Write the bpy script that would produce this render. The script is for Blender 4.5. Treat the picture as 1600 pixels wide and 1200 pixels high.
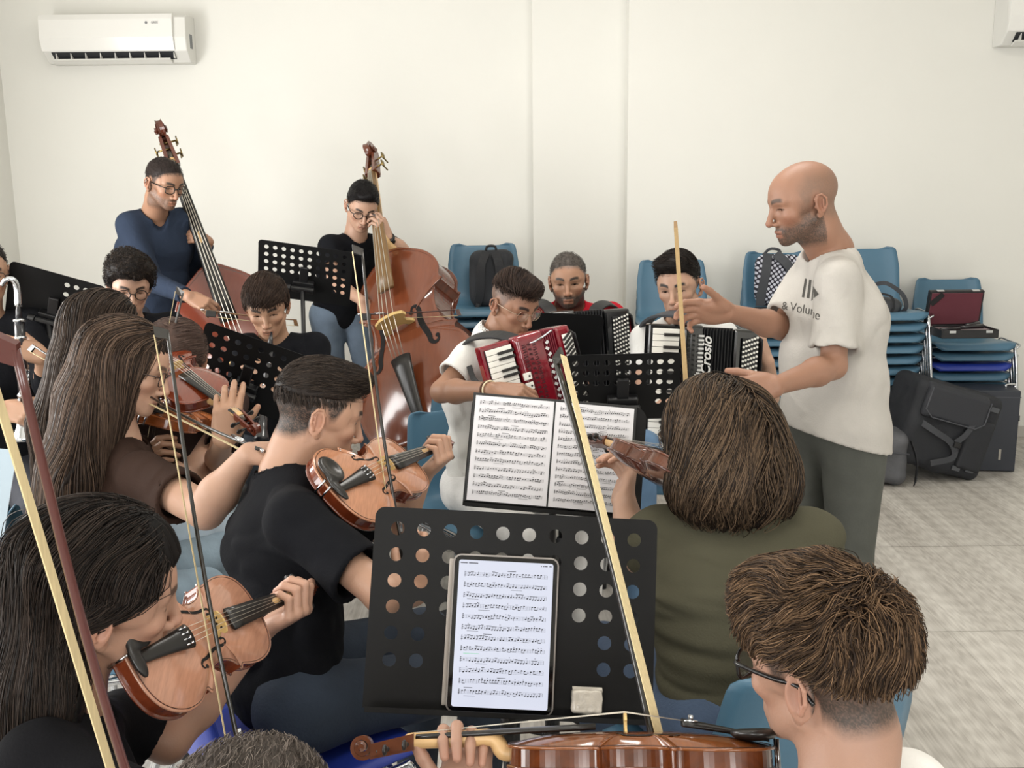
import bpy, math, random
import numpy as np
from mathutils import Vector, Matrix
for _o in list(bpy.data.objects):
    bpy.data.objects.remove(_o)
rng = np.random.default_rng(11)
random.seed(5)
SC = bpy.context.scene
COL = SC.collection
A = lambda *v: np.array(v, dtype=float)
def nz(v):
    v = np.asarray(v, float)
    return v / (np.linalg.norm(v) + 1e-12)

# ------------------------------------------------------------------ camera
TH, PHI = math.radians(11.1), math.radians(0.6)
CAM = A(0, 0, 1.6)
_r0, _u0, FW = A(1, 0, 0), A(0, math.sin(TH), math.cos(TH)), A(0, math.cos(TH), -math.sin(TH))
RT = _r0 * math.cos(PHI) - _u0 * math.sin(PHI)
UP = _u0 * math.cos(PHI) + _r0 * math.sin(PHI)
cd = bpy.data.cameras.new('camera'); cd.sensor_width = 36; cd.lens = 36; cd.clip_start = 0.02
cam = bpy.data.objects.new('camera', cd); COL.objects.link(cam)
cam.matrix_world = Matrix(((RT[0], UP[0], -FW[0], CAM[0]), (RT[1], UP[1], -FW[1], CAM[1]),
                           (RT[2], UP[2], -FW[2], CAM[2]), (0, 0, 0, 1)))
SC.camera = cam
def at(px, py, Y):
    d = FW + RT * (px - 800) / 1600 + UP * (600 - py) / 1600
    return CAM + d * (Y / d[1])
def at_floor(px, py, Z=0.0):
    d = FW + RT * (px - 800) / 1600 + UP * (600 - py) / 1600
    return CAM + d * ((Z - CAM[2]) / d[2])

# ------------------------------------------------------------------ world, light, exposure
W = bpy.data.worlds.new('world'); SC.world = W; W.use_nodes = True
_bg = W.node_tree.nodes['Background']; _bg.inputs[0].default_value = (0.80, 0.90, 1.0, 1); _bg.inputs[1].default_value = 1.0
SC.view_settings.view_transform = 'Standard'; SC.view_settings.look = 'None'
SC.view_settings.gamma = 1.0; SC.view_settings.use_curve_mapping = False
SC.view_settings.exposure = -0.16
def area(name, loc, aim, sx, sy, power, col):
    l = bpy.data.lights.new(name, 'AREA'); l.shape = 'RECTANGLE'; l.size = sx; l.size_y = sy
    l.energy = power; l.color = col
    o = bpy.data.objects.new(name, l); COL.objects.link(o); o.location = loc
    o.rotation_euler = (Vector(aim) - Vector(loc)).to_track_quat('-Z', 'Y').to_euler()
    return o
# daylight through the windows of the left wall and of the wall behind the camera
area('daylight_left_near', (-3.02, 0.9, 1.45), (0, 1.3, 1.45), 1.5, 1.5, 75, (1.0, 0.985, 0.96))
area('daylight_left_far', (-3.02, 3.6, 1.45), (0, 3.9, 1.5), 1.5, 1.5, 112, (1.0, 0.985, 0.96))
area('daylight_rear_left', (-1.2, -2.42, 1.6), (-0.5, 3.5, 1.4), 1.7, 1.6, 85, (1.0, 0.985, 0.96))
area('daylight_rear_right', (2.2, -2.42, 1.6), (1.5, 3.5, 1.5), 1.7, 1.6, 85, (1.0, 0.985, 0.96))
area('overhead_fill_near', (0.6, 0.9, 3.33), (0.6, 0.9, 0), 1.2, 0.3, 22, (1.0, 0.96, 0.9))  # unseen overhead fill, added beside the window daylight
area('overhead_fill_far', (0.6, 3.6, 3.33), (0.6, 3.6, 0), 1.2, 0.3, 40, (1.0, 0.96, 0.9))  # added fill from overhead, out of view, lifts the far wall

# ------------------------------------------------------------------ materials
MATS = {}
def srgb(h):
    if isinstance(h, str):
        c = [int(h[i:i + 2], 16) / 255 for i in (0, 2, 4)]
    else: c = list(h)
    return tuple(x / 12.92 if x <= 0.04045 else ((x + 0.055) / 1.055) ** 2.4 for x in c)
def mat(name, col, rough=0.5, metal=0.0, bump=0.0, bscale=50, var=0.0, vscale=8, stretch=(1, 1, 1), attr=False,
        coat=0.0, sss=0.0, emit=None, spec=0.5, alpha=1.0, trans=0.0, aniso=0.0, sheen=0.0, wrinkle=0.0):
    if name in MATS: return MATS[name]
    m = bpy.data.materials.new(name); m.use_nodes = True
    nt = m.node_tree; N = nt.nodes; L = nt.links
    b = N['Principled BSDF']
    c = srgb(col); b.inputs['Base Color'].default_value = (*c, 1)
    b.inputs['Roughness'].default_value = rough; b.inputs['Metallic'].default_value = metal
    b.inputs['Coat Weight'].default_value = coat; b.inputs['Coat Roughness'].default_value = 0.08
    b.inputs['Specular IOR Level'].default_value = spec
    b.inputs['Transmission Weight'].default_value = trans
    b.inputs['Alpha'].default_value = alpha
    b.inputs['Sheen Weight'].default_value = sheen
    if sss:
        b.inputs['Subsurface Weight'].default_value = sss; b.inputs['Subsurface Scale'].default_value = 0.012
        b.inputs['Subsurface Radius'].default_value = (1, 0.35, 0.2)
    if emit:
        b.inputs['Emission Color'].default_value = (*srgb(emit[0]), 1); b.inputs['Emission Strength'].default_value = emit[1]
    src = None
    if attr:
        a = N.new('ShaderNodeAttribute'); a.attribute_name = 'Col'; src = a.outputs['Color']
    if bump or var or wrinkle:
        tc = N.new('ShaderNodeTexCoord'); mp = N.new('ShaderNodeMapping'); mp.inputs['Scale'].default_value = stretch
        L.new(tc.outputs['Object'], mp.inputs['Vector'])
    if var:
        nn = N.new('ShaderNodeTexNoise'); nn.inputs['Scale'].default_value = vscale; nn.inputs['Detail'].default_value = 5
        L.new(mp.outputs[0], nn.inputs['Vector'])
        hs = N.new('ShaderNodeMapRange'); hs.inputs['From Min'].default_value = 0.3; hs.inputs['From Max'].default_value = 0.7
        hs.inputs['To Min'].default_value = 1 - var; hs.inputs['To Max'].default_value = 1 + var
        L.new(nn.outputs['Fac'], hs.inputs['Value'])
        mx = N.new('ShaderNodeVectorMath'); mx.operation = 'SCALE'
        if src is None: mx.inputs[0].default_value = c
        else: L.new(src, mx.inputs[0])
        L.new(hs.outputs[0], mx.inputs['Scale']); src = mx.outputs[0]
    if src is not None: L.new(src, b.inputs['Base Color'])
    if bump:
        bn = N.new('ShaderNodeTexNoise'); bn.inputs['Scale'].default_value = bscale; bn.inputs['Detail'].default_value = 4
        L.new(mp.outputs[0], bn.inputs['Vector'])
        bp = N.new('ShaderNodeBump'); bp.inputs['Strength'].default_value = bump; bp.inputs['Distance'].default_value = 0.004
        L.new(bn.outputs['Fac'], bp.inputs['Height']); L.new(bp.outputs[0], b.inputs['Normal'])
        if wrinkle:
            wn = N.new('ShaderNodeTexNoise'); wn.inputs['Scale'].default_value = 7.5; wn.inputs['Detail'].default_value = 2.5; wn.inputs['Distortion'].default_value = 1.6
            wn.noise_type = 'RIDGED_MULTIFRACTAL'; wn.inputs['Lacunarity'].default_value = 2.0
            L.new(mp.outputs[0], wn.inputs['Vector']); wb = N.new('ShaderNodeBump'); wb.inputs['Strength'].default_value = wrinkle; wb.inputs['Distance'].default_value = 0.012
            L.new(wn.outputs['Fac'], wb.inputs['Height']); L.new(wb.outputs[0], bp.inputs['Normal'])
    MATS[name] = m
    return m

# ------------------------------------------------------------------ mesh helpers
def mesh_from(name, V, quads=None, faces=None, smooth=True, col=None, midx=None):
    me = bpy.data.meshes.new(name)
    V = np.asarray(V, np.float32).reshape(-1, 3)
    if quads is not None:
        Q = np.asarray(quads, np.int32); k = Q.shape[1]
        me.vertices.add(len(V)); me.vertices.foreach_set('co', V.ravel())
        me.loops.add(Q.size); me.loops.foreach_set('vertex_index', Q.ravel())
        me.polygons.add(len(Q)); me.polygons.foreach_set('loop_start', np.arange(len(Q), dtype=np.int32) * k)
        me.update(calc_edges=True)
    else:
        me.from_pydata([tuple(map(float, v)) for v in V], [], faces)
    me.polygons.foreach_set('use_smooth', [smooth] * len(me.polygons))
    if midx is not None: me.polygons.foreach_set('material_index', np.asarray(midx, np.int32))
    if col is not None:
        at_ = me.color_attributes.new('Col', 'FLOAT_COLOR', 'POINT')
        c4 = np.ones((len(V), 4), np.float32); c4[:, :3] = col
        at_.data.foreach_set('color', c4.ravel())
    me.validate()
    return me
RM = {}
def root(name, loc, label, cat, group=None, rotz=0.0):
    o = bpy.data.objects.new(name, None); COL.objects.link(o); o.empty_display_size = 0.05
    o.location = tuple(loc); o.rotation_euler = (0, 0, rotz)
    RM[o.name] = Matrix.Translation(Vector(loc)) @ Matrix.Rotation(rotz, 4, 'Z')
    o['label'] = label; o['category'] = cat
    if group: o['group'] = group
    return o
def link(name, me, mats, parent=None, label=None, cat=None, group=None, kind=None, auto=None, bevel=0):
    o = bpy.data.objects.new(name, me); COL.objects.link(o)
    for m in (mats if isinstance(mats, (list, tuple)) else [mats]): me.materials.append(m)
    if parent is not None:
        o.parent = parent
        o.matrix_parent_inverse = RM[parent.name].inverted()
    RM[o.name] = Matrix.Identity(4)
    if label: o['label'] = label
    if cat: o['category'] = cat
    if group: o['group'] = group
    if kind: o['kind'] = kind
    if bevel:
        b = o.modifiers.new('bevel', 'BEVEL'); b.width = bevel; b.segments = 2; b.limit_method = 'ANGLE'; b.angle_limit = 0.6
    return o
def copy_tree(src, mw, label=None, group=None):
    """copy a root and its children; mw = world matrix of the new root"""
    new = src.copy(); COL.objects.link(new); new.matrix_world = mw; RM[new.name] = mw.copy()
    if label: new['label'] = label
    if group: new['group'] = group
    def rec(s, d):
        for ch in list(s.children):
            c = ch.copy(); COL.objects.link(c); c.parent = d
            rec(ch, c)
    rec(src, new)
    return new

class MB:
    def __init__(s): s.v = []; s.f = []; s.m = []; s.cur = 0; s.T = None; s.n = 0
    def add(s, V, F):
        V = np.asarray(V, float).reshape(-1, 3)
        if s.T is not None: V = V @ s.T[0].T + s.T[1]
        s.v.append(V)
        for f in F: s.f.append(tuple(int(i) + s.n for i in f)); s.m.append(s.cur)
        s.n += len(V)
    def box(s, c, size, R=None, taper=None):
        x, y, z = [q / 2 for q in size]
        V = np.array([[i * x, j * y, k * z] for i in (-1, 1) for j in (-1, 1) for k in (-1, 1)], float)
        if taper: V[:, 0] *= np.where(V[:, 2] > 0, taper[0], 1); V[:, 1] *= np.where(V[:, 2] > 0, taper[1], 1)
        if R is not None: V = V @ np.asarray(R).T
        s.add(V + np.asarray(c), [(0, 1, 3, 2), (4, 6, 7, 5), (0, 4, 5, 1), (2, 3, 7, 6), (0, 2, 6, 4), (1, 5, 7, 3)])
    def hexa(s, P):      # 8 points: bottom 4 (ccw), top 4
        s.add(P, [(3, 2, 1, 0), (4, 5, 6, 7), (0, 1, 5, 4), (1, 2, 6, 5), (2, 3, 7, 6), (3, 0, 4, 7)])
    def loft(s, rings, cap=True, closed=False):
        rings = [np.asarray(r, float) for r in rings]; n = len(rings[0]); V = np.vstack(rings); F = []
        m = len(rings)
        for i in range(m - 1 + (1 if closed else 0)):
            a, b = i * n, ((i + 1) % m) * n
            for j in range(n):
                k = (j + 1) % n
                F.append((a + j, a + k, b + k, b + j))
        if cap and not closed:
            F.append(tuple(range(n - 1, -1, -1))); F.append(tuple(range((m - 1) * n, m * n)))
        s.add(V, F)
    def tube(s, pts, r, n=8, cap=True, closed=False, flat=None):
        P = np.asarray(pts, float); m = len(P)
        r = np.full(m, r, float) if np.isscalar(r) else np.asarray(r, float)
        T = np.gradient(P, axis=0) if not closed else np.roll(P, -1, 0) - np.roll(P, 1, 0)
        T /= np.linalg.norm(T, axis=1)[:, None] + 1e-12
        u = np.cross(T[0], A(0, 0, 1));
        if np.linalg.norm(u) < 0.1: u = np.cross(T[0], A(0, 1, 0))
        u = nz(u); rings = []
        a = np.linspace(0, 2 * np.pi, n, endpoint=False)
        for i in range(m):
            u = nz(u - T[i] * np.dot(u, T[i])); w = np.cross(T[i], u)
            fx, fy = (1, 1) if flat is None else flat
            rings.append(P[i] + r[i] * (np.outer(np.cos(a) * fx, u) + np.outer(np.sin(a) * fy, w)))
        s.loft(rings, cap, closed)
    def cyl(s, a, b, r1, r2=None, n=16): s.tube([a, b], [r1, r1 if r2 is None else r2], n)
    def sphere(s, c, r, nu=16, nv=10, R=None):
        r = np.array([r, r, r], float) if np.isscalar(r) else np.asarray(r, float)
        rings = []
        for i in range(1, nv):
            t = math.pi * i / nv; a = np.linspace(0, 2 * np.pi, nu, endpoint=False)
            V = np.stack([np.sin(t) * np.cos(a), np.sin(t) * np.sin(a), np.full(nu, np.cos(t))], 1) * r
            if R is not None: V = V @ np.asarray(R).T
            rings.append(V + c)
        s.loft(rings[::-1], True)
    def prism(s, poly, z0, z1):   # poly 2d ccw in xy
        p = np.asarray(poly, float); n = len(p)
        V = np.vstack([np.c_[p, np.full(n, z0)], np.c_[p, np.full(n, z1)]])
        F = [tuple(range(n - 1, -1, -1)), tuple(range(n, 2 * n))] + [(j, (j + 1) % n, n + (j + 1) % n, n + j) for j in range(n)]
        s.add(V, F)
    def mesh(s, name='m', smooth=False):
        me = bpy.data.meshes.new(name); V = np.vstack(s.v)
        me.from_pydata(V.tolist(), [], s.f)
        me.polygons.foreach_set('use_smooth', [smooth] * len(me.polygons))
        me.polygons.foreach_set('material_index', s.m)
        me.update()
        return me
    def build(s, name, mats, parent=None, smooth=False, **kw):
        me = s.mesh(name, smooth)
        if smooth == 'auto': pass
        o = link(name, me, mats, parent, **kw)
        if smooth:
            try: me.shade_auto_smooth if False else None
            except Exception: pass
        return o
def frame(x, y, z, o):    # columns of rotation, origin -> (R, o)
    return (np.stack([x, y, z], 1), np.asarray(o, float))
def smooth_pts(pts, n=6):
    P = np.asarray(pts, float)
    if len(P) < 3: return P
    Q = np.vstack([2 * P[0] - P[1], P, 2 * P[-1] - P[-2]]); out = []
    for i in range(1, len(Q) - 2):
        for t in np.linspace(0, 1, n, endpoint=False):
            out.append(0.5 * ((2 * Q[i]) + (-Q[i - 1] + Q[i + 1]) * t + (2 * Q[i - 1] - 5 * Q[i] + 4 * Q[i + 1] - Q[i + 2]) * t * t
                              + (-Q[i - 1] + 3 * Q[i] - 3 * Q[i + 1] + Q[i + 2]) * t ** 3))
    out.append(P[-1]); return np.array(out)

# ------------------------------------------------------------------ signed distance modelling
def smin(a, b, k):
    if k <= 0: return np.minimum(a, b)
    h = np.clip(0.5 + 0.5 * (b - a) / k, 0, 1)
    return b + (a - b) * h - k * h * (1 - h)
class SDF:
    def __init__(s): s.ops = []; s.R = np.eye(3); s.o = np.zeros(3); s.sc = 1.0
    def frame(s, R=None, o=None, sc=1.0):
        s.R = np.eye(3) if R is None else np.asarray(R, float); s.o = np.zeros(3) if o is None else np.asarray(o, float); s.sc = sc
    def w(s, p): return s.R @ (np.asarray(p, float) * s.sc) + s.o
    def _add(s, fn, lo, hi, k, mode): s.ops.append((fn, np.asarray(lo), np.asarray(hi), k, mode))
    def ell(s, c, r, rot=None, k=0.01, mode='u'):
        c = s.w(c); r = (np.full(3, r) if np.isscalar(r) else np.asarray(r, float)) * s.sc
        R = s.R if rot is None else s.R @ np.asarray(rot)
        m = np.sqrt(((R * r) ** 2).sum(1))
        def fn(P, c=c, r=r, R=R):
            q = (P - c) @ R.astype(np.float32)
            a = np.sqrt(((q / r) ** 2).sum(-1)) + 1e-9; b = np.sqrt(((q / (r * r)) ** 2).sum(-1)) + 1e-9
            return a * (a - 1) / b
        s._add(fn, c - m, c + m, k * s.sc, mode)
    def cone(s, a, b, r1, r2=None, k=0.01, mode='u', lat=None, flat=1.0, world=False, cut=None):
        if r2 is None: r2 = r1
        sc = 1.0 if world else s.sc
        if not world: a = s.w(a); b = s.w(b)
        a = np.asarray(a, float); b = np.asarray(b, float)
        r1 *= sc; r2 *= sc
        rm = max(r1, r2) * max(1.0, flat)
        if lat is not None: lat = nz(lat if world else s.R @ np.asarray(lat, float))
        def fn(P, a=a, b=b, r1=r1, r2=r2, lat=lat, flat=flat):
            q = P - a; ba = b - a
            if lat is not None:
                sh = (1 - 1 / flat)
                q = q - (q @ lat)[..., None] * lat * sh; ba = ba - lat * (ba @ lat) * sh
            L = ba @ ba + 1e-12
            t = np.clip((q @ ba) / L, 0, 1)
            d = np.sqrt(((q - t[..., None] * ba) ** 2).sum(-1)) - (r1 + (r2 - r1) * t)
            if cut is not None:   # flat ends: cut = (c0, c1) booleans
                n = nz(b - a); h = (P - a) @ n; Lw = np.linalg.norm(b - a)
                if cut[0]: d = np.maximum(d, -h)
                if cut[1]: d = np.maximum(d, h - Lw)
            return d
        s._add(fn, np.minimum(a, b) - rm, np.maximum(a, b) + rm, k * sc, mode)
    def chain(s, pts, rs, k=0.01, **kw):
        for i in range(len(pts) - 1): s.cone(pts[i], pts[i + 1], rs[i], rs[i + 1], k=k, **kw)
    def rbox(s, c, h, rr=0.01, rot=None, k=0.01, mode='u'):
        c = s.w(c); h = np.asarray(h, float) * s.sc; rr *= s.sc
        R = s.R if rot is None else s.R @ np.asarray(rot)
        m = (np.abs(R) * h).sum(1)
        def fn(P, c=c, h=h, R=R, rr=rr):
            q = np.abs((P - c) @ R) - (h - rr)
            return np.sqrt((np.maximum(q, 0) ** 2).sum(-1)) + np.minimum(q.max(-1), 0) - rr
        s._add(fn, c - m, c + m, k * s.sc, mode)
    def plane(s, p, n):   # remove the side the normal points to
        p = np.asarray(p, float); n = nz(n)
        s.ops.append((lambda P: (P - p) @ n, None, None, 0, 'x'))
    def disp(s, fn): s.ops.append((fn, None, None, 0, 'd'))
    def func(s, fn, lo, hi, k=0.01, mode='u'): s._add(fn, lo, hi, k, mode)
    def bounds(s):
        lo = np.min([o[1] for o in s.ops if o[4] == 'u'], 0); hi = np.max([o[2] for o in s.ops if o[4] == 'u'], 0)
        return lo, hi
    def ev(s, P, prims_only=False):
        D = np.full(P.shape[:-1], 1.0)
        for fn, lo, hi, k, mode in s.ops:
            if mode == 'u': D = smin(D, fn(P), k)
            elif mode == 's': D = -smin(-D, fn(P), k)
            elif mode == 'x': D = np.maximum(D, fn(P))
            elif mode == 'd' and not prims_only: D = D + fn(P)
        return D
    def grid(s, vox, lo=None, hi=None):
        l, h = s.bounds(); pad = vox * 3
        lo = l - pad if lo is None else np.maximum(l - pad, lo); hi = h + pad if hi is None else np.minimum(h + pad, hi)
        n = np.maximum(np.ceil((hi - lo) / vox).astype(int) + 1, 4)
        ax = [(lo[i] + vox * np.arange(n[i])).astype(np.float32) for i in range(3)]
        D = np.full(n, 0.5, np.float32)
        for fn, l2, h2, k, mode in s.ops:
            if l2 is None: i0 = np.zeros(3, int); i1 = n
            else:
                e = k + 3 * vox
                i0 = np.clip(np.floor((l2 - e - lo) / vox).astype(int), 0, n); i1 = np.clip(np.ceil((h2 + e - lo) / vox).astype(int) + 1, 0, n)
            if (i1 <= i0).any(): continue
            sl = tuple(slice(i0[i], i1[i]) for i in range(3)); B = D[sl]
            if mode == 'd' or mode == 'x':
                m = np.abs(B) < 0.035 if mode == 'd' else B < 0.02
                I = np.nonzero(m)
                if len(I[0]) == 0: continue
                P = np.stack([ax[j][sl[j]][I[j]] for j in range(3)], -1)
                v = fn(P)
                if mode == 'd': B[I] = B[I] + v
                else: B[I] = np.maximum(B[I], v)
            else:
                P = np.stack(np.meshgrid(*[ax[j][sl[j]] for j in range(3)], indexing='ij'), -1)
                v = fn(P)
                D[sl] = smin(B, v, k) if mode == 'u' else -smin(-B, v, k)
        return D, lo, vox
    def mesh(s, vox, boxes=None, colfn=None, name='sdf'):
        """boxes: list of (lo, hi, vox) meshed finer; the rest at vox. returns mesh"""
        parts = []
        if boxes:
            for (lo, hi, v) in boxes: parts.append(nets(*s.grid(v, np.asarray(lo), np.asarray(hi))))
            V, Q = nets(*s.grid(vox))
            C = V[Q].mean(1); keep = np.ones(len(Q), bool)
            for (lo, hi, v) in boxes:
                keep &= ~((C > np.asarray(lo) + vox * 1.2) & (C < np.asarray(hi) - vox * 1.2)).all(1)
            Q = Q[keep]; used = np.zeros(len(V), bool); used[Q.ravel()] = True
            rm = np.cumsum(used) - 1
            parts.append((V[used], rm[Q]))
        else: parts.append(nets(*s.grid(vox)))
        Vs, Qs, n = [], [], 0
        for V, Q in parts: Vs.append(V); Qs.append(Q + n); n += len(V)
        V = np.vstack(Vs); Q = np.vstack(Qs)
        return mesh_from(name, V, quads=Q, col=colfn(V) if colfn else None)
def nets(D, lo, vox):
    ins = D < 0; n = np.array(D.shape)
    c = [(i, j, k) for i in (0, 1) for j in (0, 1) for k in (0, 1)]
    sl = lambda a: tuple(slice(a[i], n[i] - 1 + a[i]) for i in range(3))
    cnt = np.zeros(n - 1, np.uint8)
    for a in c: cnt += ins[sl(a)]
    act = (cnt > 0) & (cnt < 8)
    I = np.stack(np.nonzero(act), 1)
    if len(I) == 0: return np.zeros((0, 3)), np.zeros((0, 4), int)
    ids = np.full(n - 1, -1, np.int32); ids[act] = np.arange(len(I))
    val = {a: D[I[:, 0] + a[0], I[:, 1] + a[1], I[:, 2] + a[2]] for a in c}
    S = np.zeros((len(I), 3)); N = np.zeros(len(I))
    for a in c:
        for ax in range(3):
            if a[ax] == 0:
                b = tuple(1 if i == ax else a[i] for i in range(3))
                m = (val[a] < 0) != (val[b] < 0)
                t = np.where(m, val[a] / np.where(m, val[a] - val[b], 1), 0)
                p = np.array(a, float) + 0 * S; p[:, ax] += t
                S += p * m[:, None]; N += m
    V = lo + vox * (I + S / N[:, None])
    Q = []
    for ax in range(3):
        o1, o2 = [(1, 2), (2, 0), (0, 1)][ax]
        s0 = [slice(None)] * 3; s1 = [slice(None)] * 3
        s0[ax] = slice(0, n[ax] - 1); s1[ax] = slice(1, n[ax])
        for o in (o1, o2): s0[o] = slice(1, n[o] - 1); s1[o] = slice(1, n[o] - 1)
        a = ins[tuple(s0)]; b = ins[tuple(s1)]
        E = np.stack(np.nonzero(a != b), 1)
        if len(E) == 0: continue
        pos = a[tuple(E.T)]
        base = E.copy(); base[:, o1] += 1; base[:, o2] += 1
        def cell(d1, d2):
            q = base.copy(); q[:, o1] += d1; q[:, o2] += d2
            return ids[tuple(q.T)]
        q = np.stack([cell(-1, -1), cell(0, -1), cell(0, 0), cell(-1, 0)], 1)
        q[~pos] = q[~pos][:, ::-1]
        Q.append(q)
    Q = np.vstack(Q); Q = Q[(Q >= 0).all(1)]
    return V, Q
def snoise(P, f, seed=0, oct=2):
    """cheap smooth pseudo noise, about -1..1"""
    r = np.random.default_rng(seed); out = 0; a = 1.0; tot = 0
    for o in range(oct):
        for i in range(4):
            d = r.normal(size=3); d /= np.linalg.norm(d); ph = r.uniform(0, 6.28); d2 = r.normal(size=3)
            out = out + a * np.sin((P @ d) * f + ph + 1.3 * np.sin((P @ d2) * f * 0.7 + ph * 2)) * 0.4
        tot += a; a *= 0.5; f *= 2.0
    return out / tot
# ------------------------------------------------------------------ heads
def rotm(axis, deg):
    return np.array(Matrix.Rotation(math.radians(deg), 3, Vector(axis)))
def head_frame(pos, fwd, roll=0.0):
    f = nz(fwd); r = nz(np.cross(f, A(0, 0, 1))); u = np.cross(r, f)
    a = math.radians(roll); r2 = r * math.cos(a) + u * math.sin(a); u2 = -r * math.sin(a) + u * math.cos(a)
    return np.stack([r2, f, u2], 1), np.asarray(pos, float)
class Head:
    def __init__(s, pos, fwd, roll=0, sc=1.0, fem=0.0, skin='C68F72', brow='241a15', lip=None, beard=0, beardc='3a2c25',
                 buzz=0, buzzc='2a221e', eye='3a2415', open=1.0, nose=1.0, jaw=1.0, gaze=(0, 1, 0)):
        s.R, s.o = head_frame(pos, fwd, roll); s.sc = sc; s.fem = fem; s.skin = srgb(skin); s.brow = srgb(brow)
        s.lip = srgb(lip) if lip else tuple(a * b for a, b in zip(s.skin, (0.80, 0.64, 0.63)))
        s.beard = beard; s.beardc = srgb(beardc); s.buzz = buzz; s.buzzc = srgb(buzzc); s.eyec = srgb(eye); s.open = open
        s.nose = nose; s.jaw = jaw; s.gaze = gaze
    def w(s, *p): return s.R @ (np.array(p, float) * s.sc) + s.o
    def loc(s, P): return ((P - s.o) @ s.R) / s.sc
    def ops(s, S):
        S.frame(s.R, s.o, s.sc); f = s.fem; j = s.jaw
        S.ell((0, -0.012, 0.034), (0.0745, 0.096, 0.080))
        S.ell((0, 0.040, 0.020), (0.058, 0.052, 0.062), k=0.03)
        S.ell((0, 0.028, -0.038), (0.0555 - 0.003 * f, 0.060, 0.066), k=0.025)
        for x in (-1, 1):
            S.cone((x * 0.056 * j, -0.002, -0.050), (x * 0.018 * j, 0.062, -0.094), 0.013 - 0.003 * f, 0.012, k=0.028)
            S.ell((x * 0.043, 0.058, -0.022), (0.018, 0.018, 0.014), k=0.022)
            S.cone((x * 0.012, 0.0845, 0.019), (x * 0.046, 0.068, 0.021), 0.0085 - 0.002 * f, 0.008 - 0.001 * f, k=0.014)
            S.ell((x * 0.060, 0.020, 0.012), (0.010, 0.03, 0.025), k=0.02)
        S.ell((0, 0.072, -0.097), (0.017, 0.014, 0.013), k=0.018)
        S.ell((0, 0.076, -0.070), (0.026, 0.0135, 0.020), k=0.016)
        for x in (-1, 1): S.ell((x * 0.0315, 0.0985, -0.001), (0.0165, 0.017, 0.0115), k=0.014, mode='s')
        n = s.nose
        S.cone((0, 0.0885, 0.010), (0, 0.0985 + 0.008 * n, -0.035), 0.0062, 0.0092, k=0.011)
        S.ell((0, 0.0985 + 0.008 * n, -0.039), (0.0098, 0.0085, 0.0085), k=0.007)
        for x in (-1, 1):
            S.ell((x * 0.0125, 0.0935, -0.0425), (0.0068, 0.0095, 0.0070), k=0.006)
            S.ell((x * 0.0068, 0.098, -0.0505), (0.0030, 0.0045, 0.0028), k=0.002, mode='s')
            # lids
            S.ell((x * 0.0315, 0.0665, 0.0), 0.0142, k=0.004)
            S.cone((x * 0.0185, 0.0765, 0.0015), (x * 0.044, 0.0715, 0.0015), 0.0042, 0.0035, k=0.004)
            S.ell((x * 0.0315, 0.0835, -0.0012 - 0.002 * (1 - s.open)), (0.0128, 0.0075, 0.0022 + 0.0044 * s.open), k=0.0012, mode='s')
            # ear
            e = rotm((0, 0, 1), -x * 24)
            S.ell((x * 0.0795, -0.020, -0.010), (0.0058, 0.0185, 0.031), rot=e, k=0.007)
            S.ell((x * 0.0755, -0.012, -0.038), (0.006, 0.009, 0.011), k=0.006)
            S.ell((x * 0.0875, -0.018, -0.004), (0.0075, 0.0115, 0.0215), rot=e, k=0.003, mode='s')
            S.chain([(x * (0.0795 + 0.30 * -(yy + 0.004)), yy, zz) for yy, zz in ((-0.006, -0.004), (-0.004, 0.010), (-0.012, 0.020), (-0.025, 0.020), (-0.035, 0.007), (-0.034, -0.012), (-0.024, -0.028))], [0.0026, 0.0028, 0.003, 0.003, 0.003, 0.003, 0.0035], k=0.002)
            S.cone((x * 0.0850, -0.026, 0.006), (x * 0.0850, -0.024, -0.018), 0.0024, 0.0028, k=0.003)
            S.ell((x * 0.0790, -0.004, -0.012), (0.004, 0.004, 0.006), k=0.003)
        # lips
        S.chain([(-0.021, 0.0815, -0.0705), (-0.008, 0.0895, -0.0665), (0, 0.0895, -0.0680), (0.008, 0.0895, -0.0665), (0.021, 0.0815, -0.0705)],
                [0.0028, 0.0050, 0.0045, 0.0050, 0.0028], k=0.004)
        S.chain([(-0.019, 0.0805, -0.0735), (0, 0.0880, -0.0775), (0.019, 0.0805, -0.0735)], [0.0028, 0.0060, 0.0028], k=0.004)
        S.chain([(-0.022, 0.0875, -0.0718), (0, 0.0970, -0.0722), (0.022, 0.0875, -0.0718)], [0.0016, 0.0022, 0.0016], k=0.003, mode='s')
        S.frame()
    def neck(s, S, nb, r=0.054):
        S.cone(s.w(0, -0.030, -0.045), s.w(0, -0.030, -0.085), r * 0.96 * s.sc, r * s.sc, k=0.02, world=True)
        S.cone(s.w(0, -0.030, -0.085), nb, r * s.sc, r * 1.12 * s.sc, k=0.02, world=True)
    def color(s, V):
        L = s.loc(V); x, y, z = L[:, 0], L[:, 1], L[:, 2]; ax = np.abs(x)
        base = np.tile(np.array(s.skin), (len(V), 1))
        def mixc(c, m):
            m = np.clip(m, 0, 1)[:, None]; base[:] = base * (1 - m) + np.array(c) * m
        g = lambda cx, cy, cz, r: np.exp(-(((ax - cx) ** 2 + (y - cy) ** 2 + (z - cz) ** 2) / (r * r)))
        red = tuple(a * b for a, b in zip(s.skin, (1.0, 0.80, 0.77)))
        mixc(red, 0.65 * g(0.045, 0.065, -0.035, 0.022) + 0.7 * g(0, 0.112, -0.04, 0.014) + 0.8 * g(0.083, -0.02, -0.01, 0.026))
        dark = tuple(a * 0.72 for a in s.skin)
        mixc(dark, 0.5 * g(0.032, 0.082, -0.008, 0.012))
        n = snoise(L * 1.0, 60, 3); mixc(tuple(a * 0.9 for a in s.skin), 0.35 * np.clip(n, 0, 1))
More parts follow.
